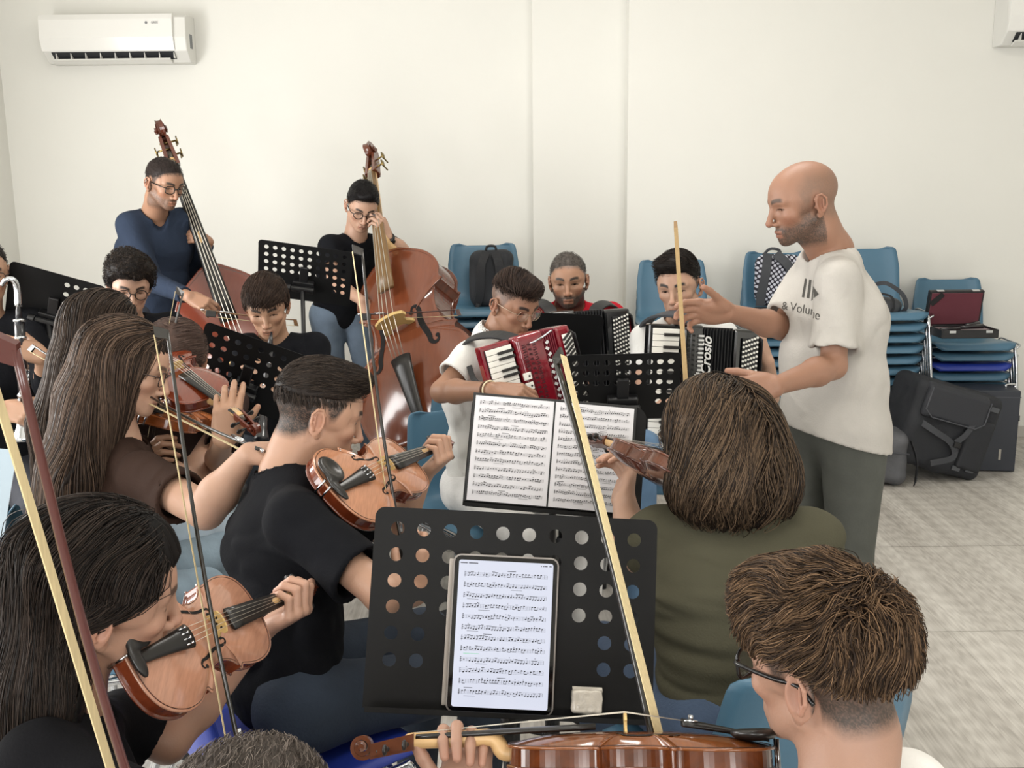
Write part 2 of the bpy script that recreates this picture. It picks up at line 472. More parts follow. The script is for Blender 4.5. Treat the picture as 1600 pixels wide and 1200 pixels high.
        inhead = (z > -0.13) & (z < 0.13) & (ax < 0.1) & (np.abs(y) < 0.14)
        sst = lambda a, b, t: np.clip((t - a) / (b - a), 0, 1)
        # lips
        lx = 1 - (ax / 0.0235) ** 2; lipm = sst(0, 0.25, lx) * sst(-0.0855, -0.0825, z) * sst(-0.0605, -0.0635, z) * sst(0.076, 0.080, y)
        mixc(s.lip, lipm * 0.85 * inhead)
        mixc(tuple(a * 0.35 for a in s.lip), sst(0.0022, 0.0008, np.abs(z + 0.0722 - 0.02 * ax * 0)) * sst(0.022, 0.019, ax) * (y > 0.077) * inhead)
        # brows
        bz = 0.0235 + 0.006 * np.sin(np.clip((ax - 0.012) / 0.04, 0, 1) * 2.6) - 0.002
        bm = sst(0.0075, 0.0040, np.abs(z - bz)) * sst(0.010, 0.014, ax) * sst(0.053, 0.045, ax) * (y > 0.04)
        mixc(s.brow, bm * (0.97 - 0.15 * s.fem) * inhead)
        # lash line / inner rim
        rim = np.abs((ax - 0.0315) / 0.0135) ** 2 + np.abs((z + 0.0012) / (0.0022 + 0.0042 * s.open)) ** 2
        mixc(tuple(a * 0.25 for a in s.skin), sst(1.7, 1.15, rim) * (y > 0.066) * (z > -0.003) * 0.92 * inhead)
        mixc(tuple(a * b for a, b in zip(s.skin, (0.5, 0.3, 0.28))), g(0.0068, 0.098, -0.0495, 0.0038) * 1.2)
        if s.beard:
            nn = 0.62 + 0.55 * rng.random(len(V))
            m = sst(-0.040, -0.062, z - 0.35 * np.clip(0.06 - y, 0, 1) * 0.9) * (ax < 0.08) * (y > -0.03)
            side = sst(0.045, 0.058, ax) * sst(0.03, -0.03, z) * sst(-0.006, 0.010, y) * sst(0.048, 0.030, y)
            m = np.maximum(m, side * 0.8) * sst(-0.03, 0.0, y + 0.02)
            must = sst(0.034, 0.026, ax) * sst(-0.052, -0.056, z) * (y > 0.075)
            m = np.maximum(m, must) * (1 - lipm) * sst(-0.135, -0.110, z)
            mixc(s.beardc, m * s.beard * nn * (z > -0.14) * (np.abs(y) < 0.13))
        if s.buzz:
            zl = hairline(y, ax)
            nn = 0.75 + 0.4 * rng.random(len(V))
            m = sst(0, 0.022, (z - zl)) * (np.sqrt(ax ** 2 + y ** 2) < 0.12) * (z > -0.10) * (z < 0.14) * (1 - sst(0.0752, 0.079, ax) * (z < 0.03) * (y > -0.045))
            if s.buzz < 0:   # bald crown: only a ring of stubble at the sides and back
                m = m * sst(0.098, 0.060, z + np.clip(y, 0, 1) * 1.0) * sst(0.055, 0.035, y)
            mixc(s.buzzc, m * abs(s.buzz) * nn)
        return base
    def eyes(s, parent, nm):
        for x in (-1, 1):
            m = MB(); m.sphere((0, 0, 0), 0.0122 * s.sc, 24, 16, R=np.array([[1, 0, 0], [0, 0, 1], [0, -1, 0]]))
            V = m.v[0]; g = nz(s.R @ nz(A(*s.gaze))); c = s.w(x * 0.0315, 0.0668, 0)
            Z = A(0, 1, 0); Rg = np.array(Vector((0, 1, 0)).rotation_difference(Vector(g)).to_matrix())
            Vn = V / np.linalg.norm(V, axis=1)[:, None]; ca = Vn[:, 1]
            colr = np.tile(np.array([0.50, 0.45, 0.42]), (len(V), 1))
            colr[ca > 0.83] = s.eyec; colr[ca > 0.955] = (0.01, 0.008, 0.008)
            me = mesh_from('eye', V @ Rg.T + c, faces=m.f, col=colr)
            link('eye', me, mat('eyeball', 'ffffff', 0.12, attr=True), parent)
def hairline(y, ax, drop=0.0):
    xs = [-0.13, -0.06, -0.034, -0.022, -0.004, 0.010, 0.022, 0.040, 0.060, 0.080, 0.13]
    zs = [-0.070, -0.066, -0.050, 0.018, 0.018, -0.012, -0.008, 0.030, 0.052, 0.062, 0.066]
    return np.interp(y, xs, zs) - drop + 0.0 * ax

# ------------------------------------------------------------------ hands
CURL = {  # per finger (mcp, pip, dip) degrees; thumb: (abduct, oppose, bend)
    'bow':  ([(30, 45, 25), (42, 50, 25), (46, 50, 25), (38, 42, 20)], (35, 55, 25)),
    'neck': ([(55, 75, 45), (60, 78, 45), (62, 78, 45), (60, 70, 40)], (35, 20, 10)),
    'relax': ([(18, 25, 12), (22, 30, 15), (26, 34, 18), (30, 38, 20)], (40, 25, 15)),
    'flat': ([(8, 10, 5), (6, 10, 5), (8, 12, 6), (12, 14, 8)], (45, 15, 10)),
    'keys': ([(30, 40, 20), (34, 42, 22), (36, 42, 22), (34, 40, 20)], (40, 30, 15)),
    'fist': ([(60, 85, 50), (66, 88, 50), (68, 88, 50), (66, 80, 45)], (30, 60, 40)),
    'bass': ([(50, 60, 30), (55, 62, 30), (58, 64, 30), (55, 60, 30)], (45, 50, 20)),
}
def hand_ops(S, wrist, fwd, back, side, curl='relax', sc=1.0, spread=1.0):
    """side +1 right hand, -1 left hand. back = direction out of the back of the hand"""
    f = nz(fwd); b = nz(np.asarray(back, float) - f * np.dot(back, f)); l = np.cross(b, f) * side   # l: towards the thumb
    R = np.stack([f, l, b], 1); S.frame(R, wrist, sc)
    fing, th = CURL[curl] if isinstance(curl, str) else curl
    bx = [0.088, 0.092, 0.087, 0.078]; by = [0.028, 0.009, -0.010, -0.027]
    wy = [0.016, 0.006, -0.005, -0.015]
    for i in range(4):
        S.cone((0.004, wy[i], 0), (bx[i], by[i], 0.001), 0.0135, 0.0108 if i < 3 else 0.0095, k=0.012)
    S.ell((0.040, 0.0, -0.006), (0.042, 0.034, 0.011), k=0.014)
    S.ell((0.038, 0.024, -0.008), (0.032, 0.017, 0.014), k=0.014)
    ln = [(0.043, 0.026, 0.021), (0.048, 0.029, 0.022), (0.044, 0.027, 0.021), (0.034, 0.021, 0.018)]
    rr = [0.0088, 0.0090, 0.0086, 0.0076]
    tips = []
    for i in range(4):
        p = A(bx[i], by[i], 0.0); ang = 0.0; sp = (1.5 - i) * 0.07 * spread
        pts = [p]
        for j in range(3):
            ang += math.radians(fing[i][j])
            d = A(math.cos(ang) * math.cos(sp), math.cos(ang) * math.sin(sp), -math.sin(ang))
            p = p + d * ln[i][j]; pts.append(p)
        r = rr[i]
        S.cone(pts[0], pts[1], r * 1.12, r, k=0.006); S.cone(pts[1], pts[2], r * 1.02, r * 0.9, k=0.002); S.cone(pts[2], pts[3], r * 0.92, r * 0.76, k=0.002)
        tips.append(S.w(pts[3]))
    ab, op, be = [math.radians(q) for q in th]
    p0 = A(0.018, 0.024, -0.008); d = nz(A(math.cos(ab), math.sin(ab), -math.sin(op)))
    p1 = p0 + d * 0.042; d2 = nz(A(math.cos(ab - be * 0.5), math.sin(ab - be * 0.5), -math.sin(op + be * 0.3))); p2 = p1 + d2 * 0.032
    d3 = nz(A(math.cos(ab - be), math.sin(ab - be), -math.sin(op + be * 0.5))); p3 = p2 + d3 * 0.025
    S.cone(p0, p1, 0.0145, 0.0108, k=0.012); S.cone(p1, p2, 0.0105, 0.0098, k=0.003); S.cone(p2, p3, 0.0100, 0.0080, k=0.003)
    tips.append(S.w(p3)); S.frame()
    return tips

# ------------------------------------------------------------------ whole figures
SKINM = None
def folds(seed, amp=0.004, f=22, d=None):
    def fn(P):
        q = P if d is None else P * np.asarray(d)
        n = snoise(q, f, seed, 2); m = snoise(P, f * 0.35, seed + 50, 1)
        return amp * (np.abs(n) ** 0.8 * -1.7 + 0.2) * (0.6 + 0.6 * m)
    return fn
class Person: pass
def person(name, label, head, face, hip, arms, nb=None, sh=None, width=0.175, shirt=None, trousers=None, legs='sit',
           group=None, vox=0.006, fvox=0.003, build=1.0, handsc=1.0, neck=0.054, base=None, sleeve=0.8, lean=None, shirtfn=None,
           shirt_col='202226', trouser_col='2b3038', folda=0.004, hem=None, shoecol='1c1c1e', collar=None, neckhole=0.066, knees=None,
           vneck=0, skinarm=None, shirtmat=None, armr=1.0, sleeveloose=1.0, foldd=None):
    """face: horizontal facing of the torso. arms: dict side -> (elbow, wrist, fwd, back, curl)"""
    H = head; f = nz(A(face[0], face[1], 0)); r = A(f[1], -f[0], 0); b = build
    hip = np.asarray(hip, float)
    if nb is None: nb = H.w(0, -0.045, -0.175)
    nb = np.asarray(nb, float); spine = nz(nb - hip)
    chest = nb + (hip - nb) * 0.36; waist = nb + (hip - nb) * 0.74
    if sh is None: sh = {1: nb + r * width * b - spine * 0.035, -1: nb - r * width * b - spine * 0.035}
    rt = root(name, (hip[0], hip[1], 0.0), label, 'person', group)
    # ---- skin
    S = SDF(); H.ops(S); H.neck(S, nb, neck)
    S.cone(nb - spine * 0.07, hip, 0.050 * b, 0.075 * b, k=0.03, world=True, lat=r, flat=1.35)
    boxes = [(H.w(0, 0, 0) - 0.155 * H.sc, H.w(0, 0, 0) + 0.155 * H.sc, fvox * 0.8)]
    P = Person(); P.tips = {}; P.root = rt; P.head = H; P.nb = nb; P.sh = sh; P.r = r; P.f = f
    for sd, (el, wr, fw, bk, curl) in arms.items():
        el = np.asarray(el, float); wr = np.asarray(wr, float); s0 = np.asarray(sh[sd], float)
        S.cone(nb - spine * 0.02, s0, 0.032 * b, 0.036 * b, k=0.03, world=True)
        S.cone(s0, el, 0.040 * b * armr, 0.036 * b * armr, k=0.03, world=True)
        mid = el + (wr - el) * 0.30
        S.cone(el, mid, 0.036 * b * armr, 0.038 * b * armr, k=0.015, world=True); S.cone(mid, wr, 0.038 * b * armr, 0.0245 * b, k=0.02, world=True)
        P.tips[sd] = hand_ops(S, wr, fw, bk, sd, curl, handsc)
        c = wr + nz(fw) * 0.08; boxes.append((c - 0.115, c + 0.115, fvox * 0.85))
    def colfn(V):
        c = H.color(V)
        for sd, t in P.tips.items():
            for q in t:
                m = np.exp(-((V - q) ** 2).sum(1) / 0.015 ** 2)[:, None] * 0.4
                c = c * (1 - m) + c * np.array([1.0, 0.82, 0.80]) * m
        return c
    link('body', S.mesh(vox, boxes, colfn), mat('skin', 'C68F72', 0.52, attr=True, sss=0.08, bump=0.12, bscale=260), rt)
    H.eyes(rt, name)
    # ---- shirt
    T = SDF(); cf = 1.5
    T.cone(hip, waist, 0.108 * b, 0.100 * b, k=0.03, world=True, lat=r, flat=cf)
    T.cone(waist, chest, 0.100 * b, 0.112 * b, k=0.04, world=True, lat=r, flat=cf)
    T.cone(chest, nb - spine * 0.05, 0.112 * b, 0.070 * b, k=0.05, world=True, lat=r, flat=cf)
    P.hems = {}
    for sd, a in arms.items():
        el = np.asarray(a[0], float); wr = np.asarray(a[1], float); s0 = np.asarray(sh[sd], float)
        T.cone(nb - spine * 0.025, s0, 0.046 * b, 0.050 * b, k=0.05, world=True)
        if sleeve <= 1:
            e = s0 + (el - s0) * sleeve
            T.cone(s0, e, 0.054 * b, 0.056 * b * sleeveloose * armr, k=0.04, world=True, cut=(0, 1))
        else:
            e = el + (wr - el) * (sleeve - 1)
            T.cone(s0, el, 0.057 * b, 0.050 * b, k=0.04, world=True)
            T.cone(el, e, 0.049 * b, 0.036 * b, k=0.02, world=True, cut=(0, 1))
    if folda: T.disp(folds(17 + int(abs(nb[0]) * 100), folda, d=foldd))
    if sleeve <= 1:
        for sd, a in arms.items():
            el = np.asarray(a[0], float); s0 = np.asarray(sh[sd], float); e = s0 + (el - s0) * sleeve
            T.cone(e - nz(el - s0) * 0.018, e + nz(el - s0) * 0.04, 0.047 * b * sleeveloose * armr, k=0.003, mode='s', world=True)
    up = nz(H.w(0, -0.02, -0.08) - nb)
    if collar:
        T.cone(nb - up * 0.005, nb + up * 0.030, neckhole + 0.010, neckhole + 0.004, k=0.008, world=True, cut=(0, 1))
    T.cone(nb - up * 0.012, nb + up * 0.12, neckhole, neckhole * 1.05, k=0.004, mode='s', world=True)
    if vneck: T.ell(nb + f * 0.075 - A(0, 0, 0.03), (0.03, 0.05, 0.05), k=0.01, mode='s')
    if shirtfn: shirtfn(T, P)
    if hem is not None: T.plane(*hem)
    link(shirt or 'shirt', T.mesh(vox), shirtmat or mat('fabric_' + shirt_col, shirt_col, 0.9, bump=0.25, bscale=220, var=0.06, vscale=10, spec=0.12, wrinkle=0.55), rt)
    # ---- trousers and shoes
    if legs == 'sit':
        g = SDF(); sh2 = SDF()
        kn = knees or {1: (hip + f * 0.43 + r * 0.13) * A(1, 1, 0) + A(0, 0, 0.50), -1: (hip + f * 0.43 - r * 0.13) * A(1, 1, 0) + A(0, 0, 0.50)}
        for sd in (1, -1):
            k_ = np.asarray(kn[sd], float); an = A(k_[0], k_[1], 0.10) - f * 0.04; h = hip + r * 0.09 * sd - A(0, 0, 0.02)
            h[2] = max(h[2] - 0.0, 0.52)
            g.cone(h, k_, 0.088 * b, 0.062 * b, k=0.04, world=True); g.cone(k_, an, 0.060 * b, 0.048 * b, k=0.02, world=True, cut=(0, 1))
            sh2.cone(A(an[0], an[1], 0.045) - f * 0.03, A(an[0], an[1], 0.035) + f * 0.15, 0.042, 0.034, k=0.01, world=True)
            sh2.cone(A(an[0], an[1], 0.05), A(an[0], an[1], 0.10), 0.042, 0.045, k=0.01, world=True)
        g.cone(hip - r * 0.08 - A(0, 0, 0.01), hip + r * 0.08 - A(0, 0, 0.01), 0.098 * b, 0.098 * b, k=0.04, world=True)
        g.disp(folds(31, 0.006, 16)); sh2.plane((0, 0, 0.002), (0, 0, -1))
        link('trousers', g.mesh(0.009), mat('denim_' + trouser_col, trouser_col, 0.9, bump=0.3, bscale=150, var=0.14, vscale=14), rt)
        link('shoes', sh2.mesh(0.008), mat('shoe_' + shoecol, shoecol, 0.6), rt)
    elif legs == 'stand':
        g = SDF(); sh2 = SDF()
        for sd in (1, -1):
            k_ = hip * A(1, 1, 0) + r * 0.10 * sd + A(0, 0, 0.48) + f * 0.02 if knees is None else np.asarray(knees[sd], float)
            an = A(k_[0], k_[1], 0.09) - f * 0.03; h = hip + r * 0.085 * sd - A(0, 0, 0.03)
            g.cone(h, k_, 0.088 * b, 0.068 * b, k=0.03, world=True); g.cone(k_, an, 0.064 * b, 0.052 * b, k=0.02, world=True, cut=(0, 1))
            sh2.cone(A(an[0], an[1], 0.045) - f * 0.03, A(an[0], an[1], 0.036) + f * 0.16, 0.043, 0.036, k=0.01, world=True)
        g.cone(hip - r * 0.06, hip + r * 0.06, 0.096 * b, 0.096 * b, k=0.04, world=True)
        g.disp(folds(37, 0.005, 14, (1, 1, 0.45))); sh2.plane((0, 0, 0.002), (0, 0, -1))
        link('trousers', g.mesh(0.008), mat('denim_' + trouser_col, trouser_col, 0.9, bump=0.3, bscale=150, var=0.12, vscale=14), rt)
        link('shoes', sh2.mesh(0.008), mat('shoe_' + shoecol, shoecol, 0.6), rt)
    return P

# ------------------------------------------------------------------ hair
def strands(paths, r0, cols, name='strands'):
    """paths: (N, M, 3) -> three-sided tapered tubes with a colour per strand"""
    N, M, _ = paths.shape
    T = np.gradient(paths, axis=1); T /= np.linalg.norm(T, axis=2)[..., None] + 1e-9
    ref = rng.normal(size=(N, 1, 3)); u = ref - T * (ref * T).sum(-1)[..., None]; u /= np.linalg.norm(u, axis=2)[..., None] + 1e-9
    w = np.cross(T, u); t = np.linspace(0, 1, M); rad = (r0 * (1 - 0.75 * t ** 2))[None, :, None]
    V = np.stack([paths + rad * (math.cos(a) * u + math.sin(a) * w) for a in (0, 2.094, 4.189)], 2)  # N,M,3,3
    idx = np.arange(N * M * 3).reshape(N, M, 3)
    a = idx[:, :-1, :]; b = idx[:, 1:, :]; an = np.roll(a, -1, 2); bn = np.roll(b, -1, 2)
    Q = np.stack([a, an, bn, b], -1).reshape(-1, 4)
    C = np.repeat(cols[:, None, :], M * 3, 1).reshape(-1, 3)
    return mesh_from(name, V.reshape(-1, 3), quads=Q, col=C)
def grow(S, P, D, n, step, lift, flow, grav=0.0, jitter=0.12, pull=0.5, stop=None):
    """march strands over the distance field S.  flow(P, D, i) -> preferred direction"""
    out = [P.copy()]; D = D / (np.linalg.norm(D, axis=1)[:, None] + 1e-9); N = len(P)
    lf = lift * rng.uniform(0.2, 1.0, N); jit = rng.normal(size=(N, 3)) * jitter
    e = 0.002; alive = np.ones(N, bool)
    for i in range(n):
        F = flow(P, D, i) + jit * (0.6 + 0.4 * math.sin(i * 0.9)); F /= np.linalg.norm(F, axis=1)[:, None] + 1e-9
        D = 0.45 * D + 0.55 * F; D /= np.linalg.norm(D, axis=1)[:, None] + 1e-9
        st = step * np.ones((N, 1))
        if stop is not None: alive &= ~stop(P, i); st = st * alive[:, None] + 1e-5
        P = P + D * st
        d = S.ev(P, True)
        G = np.stack([S.ev(P + A(*(e if j == k else 0 for k in range(3))), True) - d for j in range(3)], 1)
        G /= np.linalg.norm(G, axis=1)[:, None] + 1e-9
        c = d - lf
        corr = np.where(c < 0, c, np.clip(c, 0, 0.02) * pull)
        P = P - G * corr[:, None]
        out.append(P.copy())
    return np.stack(out, 1)
def hcols(n, dark, light, p=2.0):
    t = rng.random(n)[:, None] ** p
    return np.array(srgb(dark)) * (1 - t) + np.array(srgb(light)) * t
def hair_mat(name='hair', rough=0.42): return mat(name, '201814', rough + 0.08, attr=True, spec=0.16)
def scalp_points(H, n, cond):
    P = rng.normal(size=(n * 4, 3)); P /= np.linalg.norm(P, axis=1)[:, None]
    L = A(0, -0.012, 0.034) + P * A(0.078, 0.100, 0.084)
    L = L[cond(L)][:n]
    return L
def hair_cap(S, H, top=0.018, side=0.006, back=0.008, extra=None, cutdrop=0.0, noise=(0.003, 55), front=0.0, cutfn=None, taper=0.012):
    """hair volume over the skull, trimmed at the hair line"""
    S.frame(H.R, H.o, H.sc)
    S.ell((0, -0.012 - back * 0.3 + front * 0.4, 0.034 + (top - side) * 0.5), (0.0745 + side, 0.098 + back * 0.7 + front * 0.5, 0.080 + (top + side) * 0.5), k=0.012)
    for e in (extra or []): S.ell(*e[:2], k=e[2] if len(e) > 2 else 0.02)
    S.frame()
    def cut(P):
        L = H.loc(P)
        zl = hairline(L[..., 1], np.abs(L[..., 0]), cutdrop) if cutfn is None else cutfn(L)
        return (zl - L[..., 2]) * 0.6 * H.sc
    if taper: S.disp(lambda P: np.clip(taper + cut(P), 0, taper) * 0.9)
    S.ops.append((cut, None, None, 0, 'x'))
    if noise: S.disp(lambda P: noise[0] * snoise(H.loc(P), noise[1], 4))
def short_hair(P, H, dark, light, n=1800, length=0.03, flow=(0, 1, 0.1), r0=0.0007, vox=0.003, seg=7, lift=0.004, rough=0.45, lcond=None, jitter=0.25, over=0.004, lock=0.0, **kw):
    S = SDF(); hair_cap(S, H, **kw)
    me = S.mesh(vox, colfn=lambda V: np.tile(np.array(srgb(dark)), (len(V), 1)) * (1.0 + 0.35 * snoise(H.loc(V) * A(3, 1, 1), 90, 6)[:, None]))
    o = link('hair', me, hair_mat('hair', rough), P.root)
    def below(Pp, i):
        Lp = H.loc(Pp); z_ = hairline(Lp[:, 1], np.abs(Lp[:, 0]), kw.get('cutdrop', 0)) if kw.get('cutfn') is None else kw['cutfn'](Lp)
        return Lp[:, 2] < z_ - ov
    ov = rng.uniform(-0.016, over, n) if over < 0.01 else over
    if n:
        V = np.empty(len(me.vertices) * 3, np.float32); me.vertices.foreach_get('co', V); V = V.reshape(-1, 3).astype(float)
        L = H.loc(V); zl = hairline(L[:, 1], np.abs(L[:, 0]), kw.get('cutdrop', 0)) if kw.get('cutfn') is None else kw['cutfn'](L)
        ok = L[:, 2] > zl + 0.004
        if lcond is not None: ok &= lcond(L)
        ids = rng.choice(np.nonzero(ok)[0], n); P0 = V[ids] + rng.normal(size=(n, 3)) * 0.001
        def fl(Pp, D, i):
            Lp = H.loc(Pp); q = flow(Lp) if callable(flow) else np.tile(A(*flow), (len(Lp), 1))
            if lock: q = q + lock * np.stack([snoise(Lp, 55, 21), snoise(Lp, 55, 22) * 0.5, snoise(Lp, 55, 23)], 1)
            return q @ H.R.T
        pth = grow(S, P0, fl(P0, None, 0), seg, length / seg, lift, fl, jitter=jitter, pull=0.3, stop=below)
        link('hair_strands', strands(pth, r0, hcols(n, dark, light)), hair_mat('hair', rough), o)
    return S, o
def glasses(P, H, style='round', col='1a1412', w=0.023, h=0.019, metal=False, th=0.0011):
    o = root('eyeglasses', tuple(H.w(0, 0.1, 0)), P.glabel, 'glasses')
    m = MB(); m.T = (H.R * H.sc, H.o); lens = MB(); lens.T = m.T
    for x in (-1, 1):
        a = np.linspace(0, 2 * np.pi, 28, endpoint=False); e = 2.0 if style == 'round' else 3.4
        c, s = np.cos(a), np.sin(a); px = np.sign(c) * np.abs(c) ** (2 / e) * w; pz = np.sign(s) * np.abs(s) ** (2 / e) * h
        X = x * 0.0335 + px; Yv = 0.0975 - 0.006 * (np.abs(X) / 0.056) ** 2; pts = np.stack([X, Yv, -0.002 + pz], 1)
        m.tube(pts, th, 6, closed=True)
        lens.v.append((pts @ m.T[0].T) + m.T[1]); lens.f.append(tuple(range(lens.n, lens.n + 28))); lens.m.append(0); lens.n += 28
        m.tube(smooth_pts([(x * 0.0565, 0.0915, 0.006), (x * 0.071, 0.080, 0.008), (x * 0.079, 0.02, 0.006), (x * 0.0815, -0.020, 0.006), (x * 0.080, -0.040, -0.014)], 5), th * 1.1, 6)
    m.tube(smooth_pts([(-0.0115, 0.0985, 0.002), (0, 0.1035, 0.005), (0.0115, 0.0985, 0.002)], 4), th, 6)
    m.build('spectacle_frame', mat('glasses_' + col, col, 0.25, metal=1.0 if metal else 0.0), o, smooth=True)
    lens.build('lens', mat('lens_glass', 'ffffff', 0.02, trans=1.0, alpha=0.18), o)
    return o
# ------------------------------------------------------------------ string instruments
VIOLIN = [(0, 0), (25, 1), (50, 5), (74, 16), (92, 36), (102, 60), (104, 80), (101, 100), (93, 117), (87, 127), (88, 132), (95, 136), (90, 141), (78, 144),
          (66, 154), (58, 170), (55, 187), (57, 205), (63, 219), (73, 229), (82, 233), (77, 239), (77, 246), (81, 260), (84, 278), (84, 297), (79, 318), (68, 336), (50, 348), (28, 354), (0, 356)]
BASS = [(0, 0), (90, 3), (180, 20), (260, 68), (310, 140), (334, 230), (336, 310), (318, 395), (285, 455), (262, 482), (262, 500), (282, 515), (262, 528), (232, 540),
        (205, 575), (190, 630), (186, 680), (192, 730), (208, 770), (230, 785), (252, 797), (240, 812), (240, 835), (249, 865), (248, 895), (232, 945), (196, 1000), (146, 1048), (90, 1088), (48, 1116), (0, 1130)]
def catmull_outline(pts, n=4):
    return smooth_pts(np.array([(x, y, 0) for x, y in pts], float), n)[:, :2]
STOPS = {}
def string_instrument(kind, name, label, cat, group, R, o, sc=1.0, top='B8744A', side='6E3418', back='7A3A1C', chinrest=True, pale=None, simple=False, wear=0.12, coat=0.7, board=None):
    """local frame: x across, y from end button to scroll, z out of the top plate"""
    V = kind == 'violin'
    out = catmull_outline(VIOLIN if V else BASS, 3) / 1000.0
    BL = 0.356 if V else 1.13; rib = 0.030 if V else 0.18; arch = 0.015 if V else 0.045; cy = BL * 0.5
    R = np.asarray(R, float) * sc; o = np.asarray(o, float)
    if not V: o = o - R[:, 2] * 0.24
    rt = root(name, tuple(o), label, cat, group)
    loop = np.vstack([out, (out * A(-1, 1))[::-1][1:-1]])
    mt = mat('varnish_top_' + top, top, 0.16, var=wear, vscale=60 if V else 14, stretch=(6, 0.35, 1), coat=coat)
    ms = mat('varnish_rib_' + side, side, 0.16, var=0.28, vscale=25 if V else 10, stretch=(1, 5, 1), coat=coat)
    mk = mat('varnish_back_' + back, back, 0.16, var=0.3, vscale=25 if V else 8, stretch=(1, 6, 1), coat=coat)
    eb = mat('ebony', '1d1b1a', 0.3); pale = pale or 'CDA876'; wd = mat('maple_' + pale, pale, 0.4, var=0.1, vscale=40)
    def plate(z0, sgn, ar):
        m = MB(); m.T = (R, o); rings = []; edge = 0.004 if V else 0.009
        fr = [(1.0, -edge), (1.006, -edge * 0.5), (1.0, 0), (0.975, -0.0004 if V else -0.001), (0.93, 0.10 * ar), (0.84, 0.36 * ar), (0.70, 0.66 * ar), (0.5, 0.87 * ar), (0.25, 0.97 * ar), (0.02, ar)]
        for s, z in fr:
            p = np.c_[loop[:, 0] * s, cy + (loop[:, 1] - cy) * s, np.full(len(loop), z0 + sgn * z)]
            rings.append(p if sgn > 0 else p)
        m.loft(rings, True); return m
    m = plate(rib, 1, arch); m.build('top_plate', mt, rt, smooth=True)
    m = plate(0, -1, arch); m.build('back_plate', mk, rt, smooth=True)
    m = MB(); m.T = (R, o); l2 = np.c_[loop[:, 0] * 0.965, cy + (loop[:, 1] - cy) * 0.978]
    m.loft([np.c_[l2, np.zeros(len(l2))], np.c_[l2, np.full(len(l2), rib)]], True); m.build('rib', ms, rt, smooth=False)
    S_ = BL / 0.356
    def topz(x, y):
        a, b = 0.02, 1.0
        for _ in range(24):
            s = (a + b) / 2; yy = cy + (y - cy) / s
            if yy < 0 or yy > BL or abs(x) / s > np.interp(yy, out[:, 1], out[:, 0]): a = s
            else: b = s
        s = b
        return rib + np.interp(s, [0.02, 0.25, 0.5, 0.7, 0.84, 0.93, 0.975, 1], np.array([1, 0.97, 0.87, 0.66, 0.36, 0.1, 0, 0]) * arch)
    k = 0.001 if V else BL / 356 * 1.0
    # f holes
    fc = [(0.022, 0.198), (0.025, 0.206), (0.031, 0.206), (0.034, 0.198), (0.033, 0.186), (0.035, 0.170), (0.040, 0.154), (0.043, 0.143), (0.044, 0.133), (0.050, 0.127), (0.056, 0.131), (0.055, 0.138)]
    for x in (-1, 1):
        m = MB(); m.T = (R, o); C = smooth_pts(np.array([(a, b, 0) for a, b in fc]), 4) * S_ * (1 if V else 1.0)
        if not V: C[:, 0] *= 1.05; C[:, 1] = C[:, 1] * 1.0 + 0.02
        n = len(C); t = np.linspace(0, 1, n); wd_ = (0.0009 + 0.0022 * np.sin(np.pi * t) ** 1.2) * S_ * (1 if V else 1.5)
        T = np.gradient(C, axis=0); T /= np.linalg.norm(T, axis=1)[:, None]; Nn = np.stack([-T[:, 1], T[:, 0]], 1)
        Vv = []; F = []
        for i in range(n):
            for s2 in (-1, 1):
                q = C[i, :2] + Nn[i] * wd_[i] * s2; Vv.append((q[0] * x, q[1], topz(q[0], q[1]) + 0.0007 * S_))
            if i: F.append((2 * i - 2, 2 * i - 1, 2 * i + 1, 2 * i))
        m.add(Vv, F)
        for e in (0, -1):
            a = np.linspace(0, 2 * np.pi, 12, endpoint=False); q = C[e, :2]
            m.add([((q[0] + math.cos(g) * 0.0036 * S_) * x, q[1] + math.sin(g) * 0.0036 * S_, topz(q[0], q[1]) + 0.0008 * S_) for g in a], [tuple(range(12))])
        m.build('f_hole', mat('f_hole_dark', '0c0706', 0.9), rt)
    # purfling: thin dark line inlaid round the edge
    if not simple:
        m = MB(); m.T = (R, o); m.tube(np.c_[loop[:, 0] * 0.965, cy + (loop[:, 1] - cy) * 0.975, np.full(len(loop), rib + 0.0003)], 0.0006 * (1 if V else 2), 4, closed=True)
        m.build('purfling', mat('purfling', '2a1710', 0.5), rt)
    # neck, fingerboard
    by = 0.195 if V else 0.60; nut = 0.480 if V else 1.66; fb0 = 0.235 if V else 0.80; w0, w1 = (0.021, 0.012) if V else (0.046, 0.024)
    bh = 0.034 if V else 0.165; fz0 = rib + (0.026 if V else 0.125); fz1 = rib + (0.012 if V else 0.045)
    def fz(y): return fz0 + (fz1 - fz0) * (y - fb0) / (nut - fb0)
    m = MB(); m.T = (R, o); rings = []
    for y in np.linspace(fb0, nut, 8):
        w = w0 + (w1 - w0) * (y - fb0) / (nut - fb0); z = fz(y); a = np.linspace(0, np.pi, 9); th = 0.005 if V else 0.018
        arc = np.c_[np.cos(a) * w, np.full(9, y), z - th + np.sin(a) ** 0.7 * th * 1.0 + 0.000]
        rings.append(np.vstack([arc, [(-w * 0.8, y, z - th * 1.6), (w * 0.8, y, z - th * 1.6)]]))
    m.loft(rings); m.build('fingerboard', mat('board_' + board, board, 0.35) if board else eb, rt, smooth=True)
    m = MB(); m.T = (R, o); nr = 0.0115 if V else 0.024; th = 0.006 if V else 0.022
    P = [(0, BL - 0.015 * S_, rib * 0.55), (0, BL + 0.005 * S_, rib * 0.65), (0, BL + 0.02 * S_, fz(BL) - th - nr * 0.6), (0, (BL + nut) / 2, fz((BL + nut) / 2) - th - nr * 0.4), (0, nut, fz(nut) - th - nr * 0.3), (0, nut + 0.012 * S_, fz(nut) - th - nr * 0.5)]
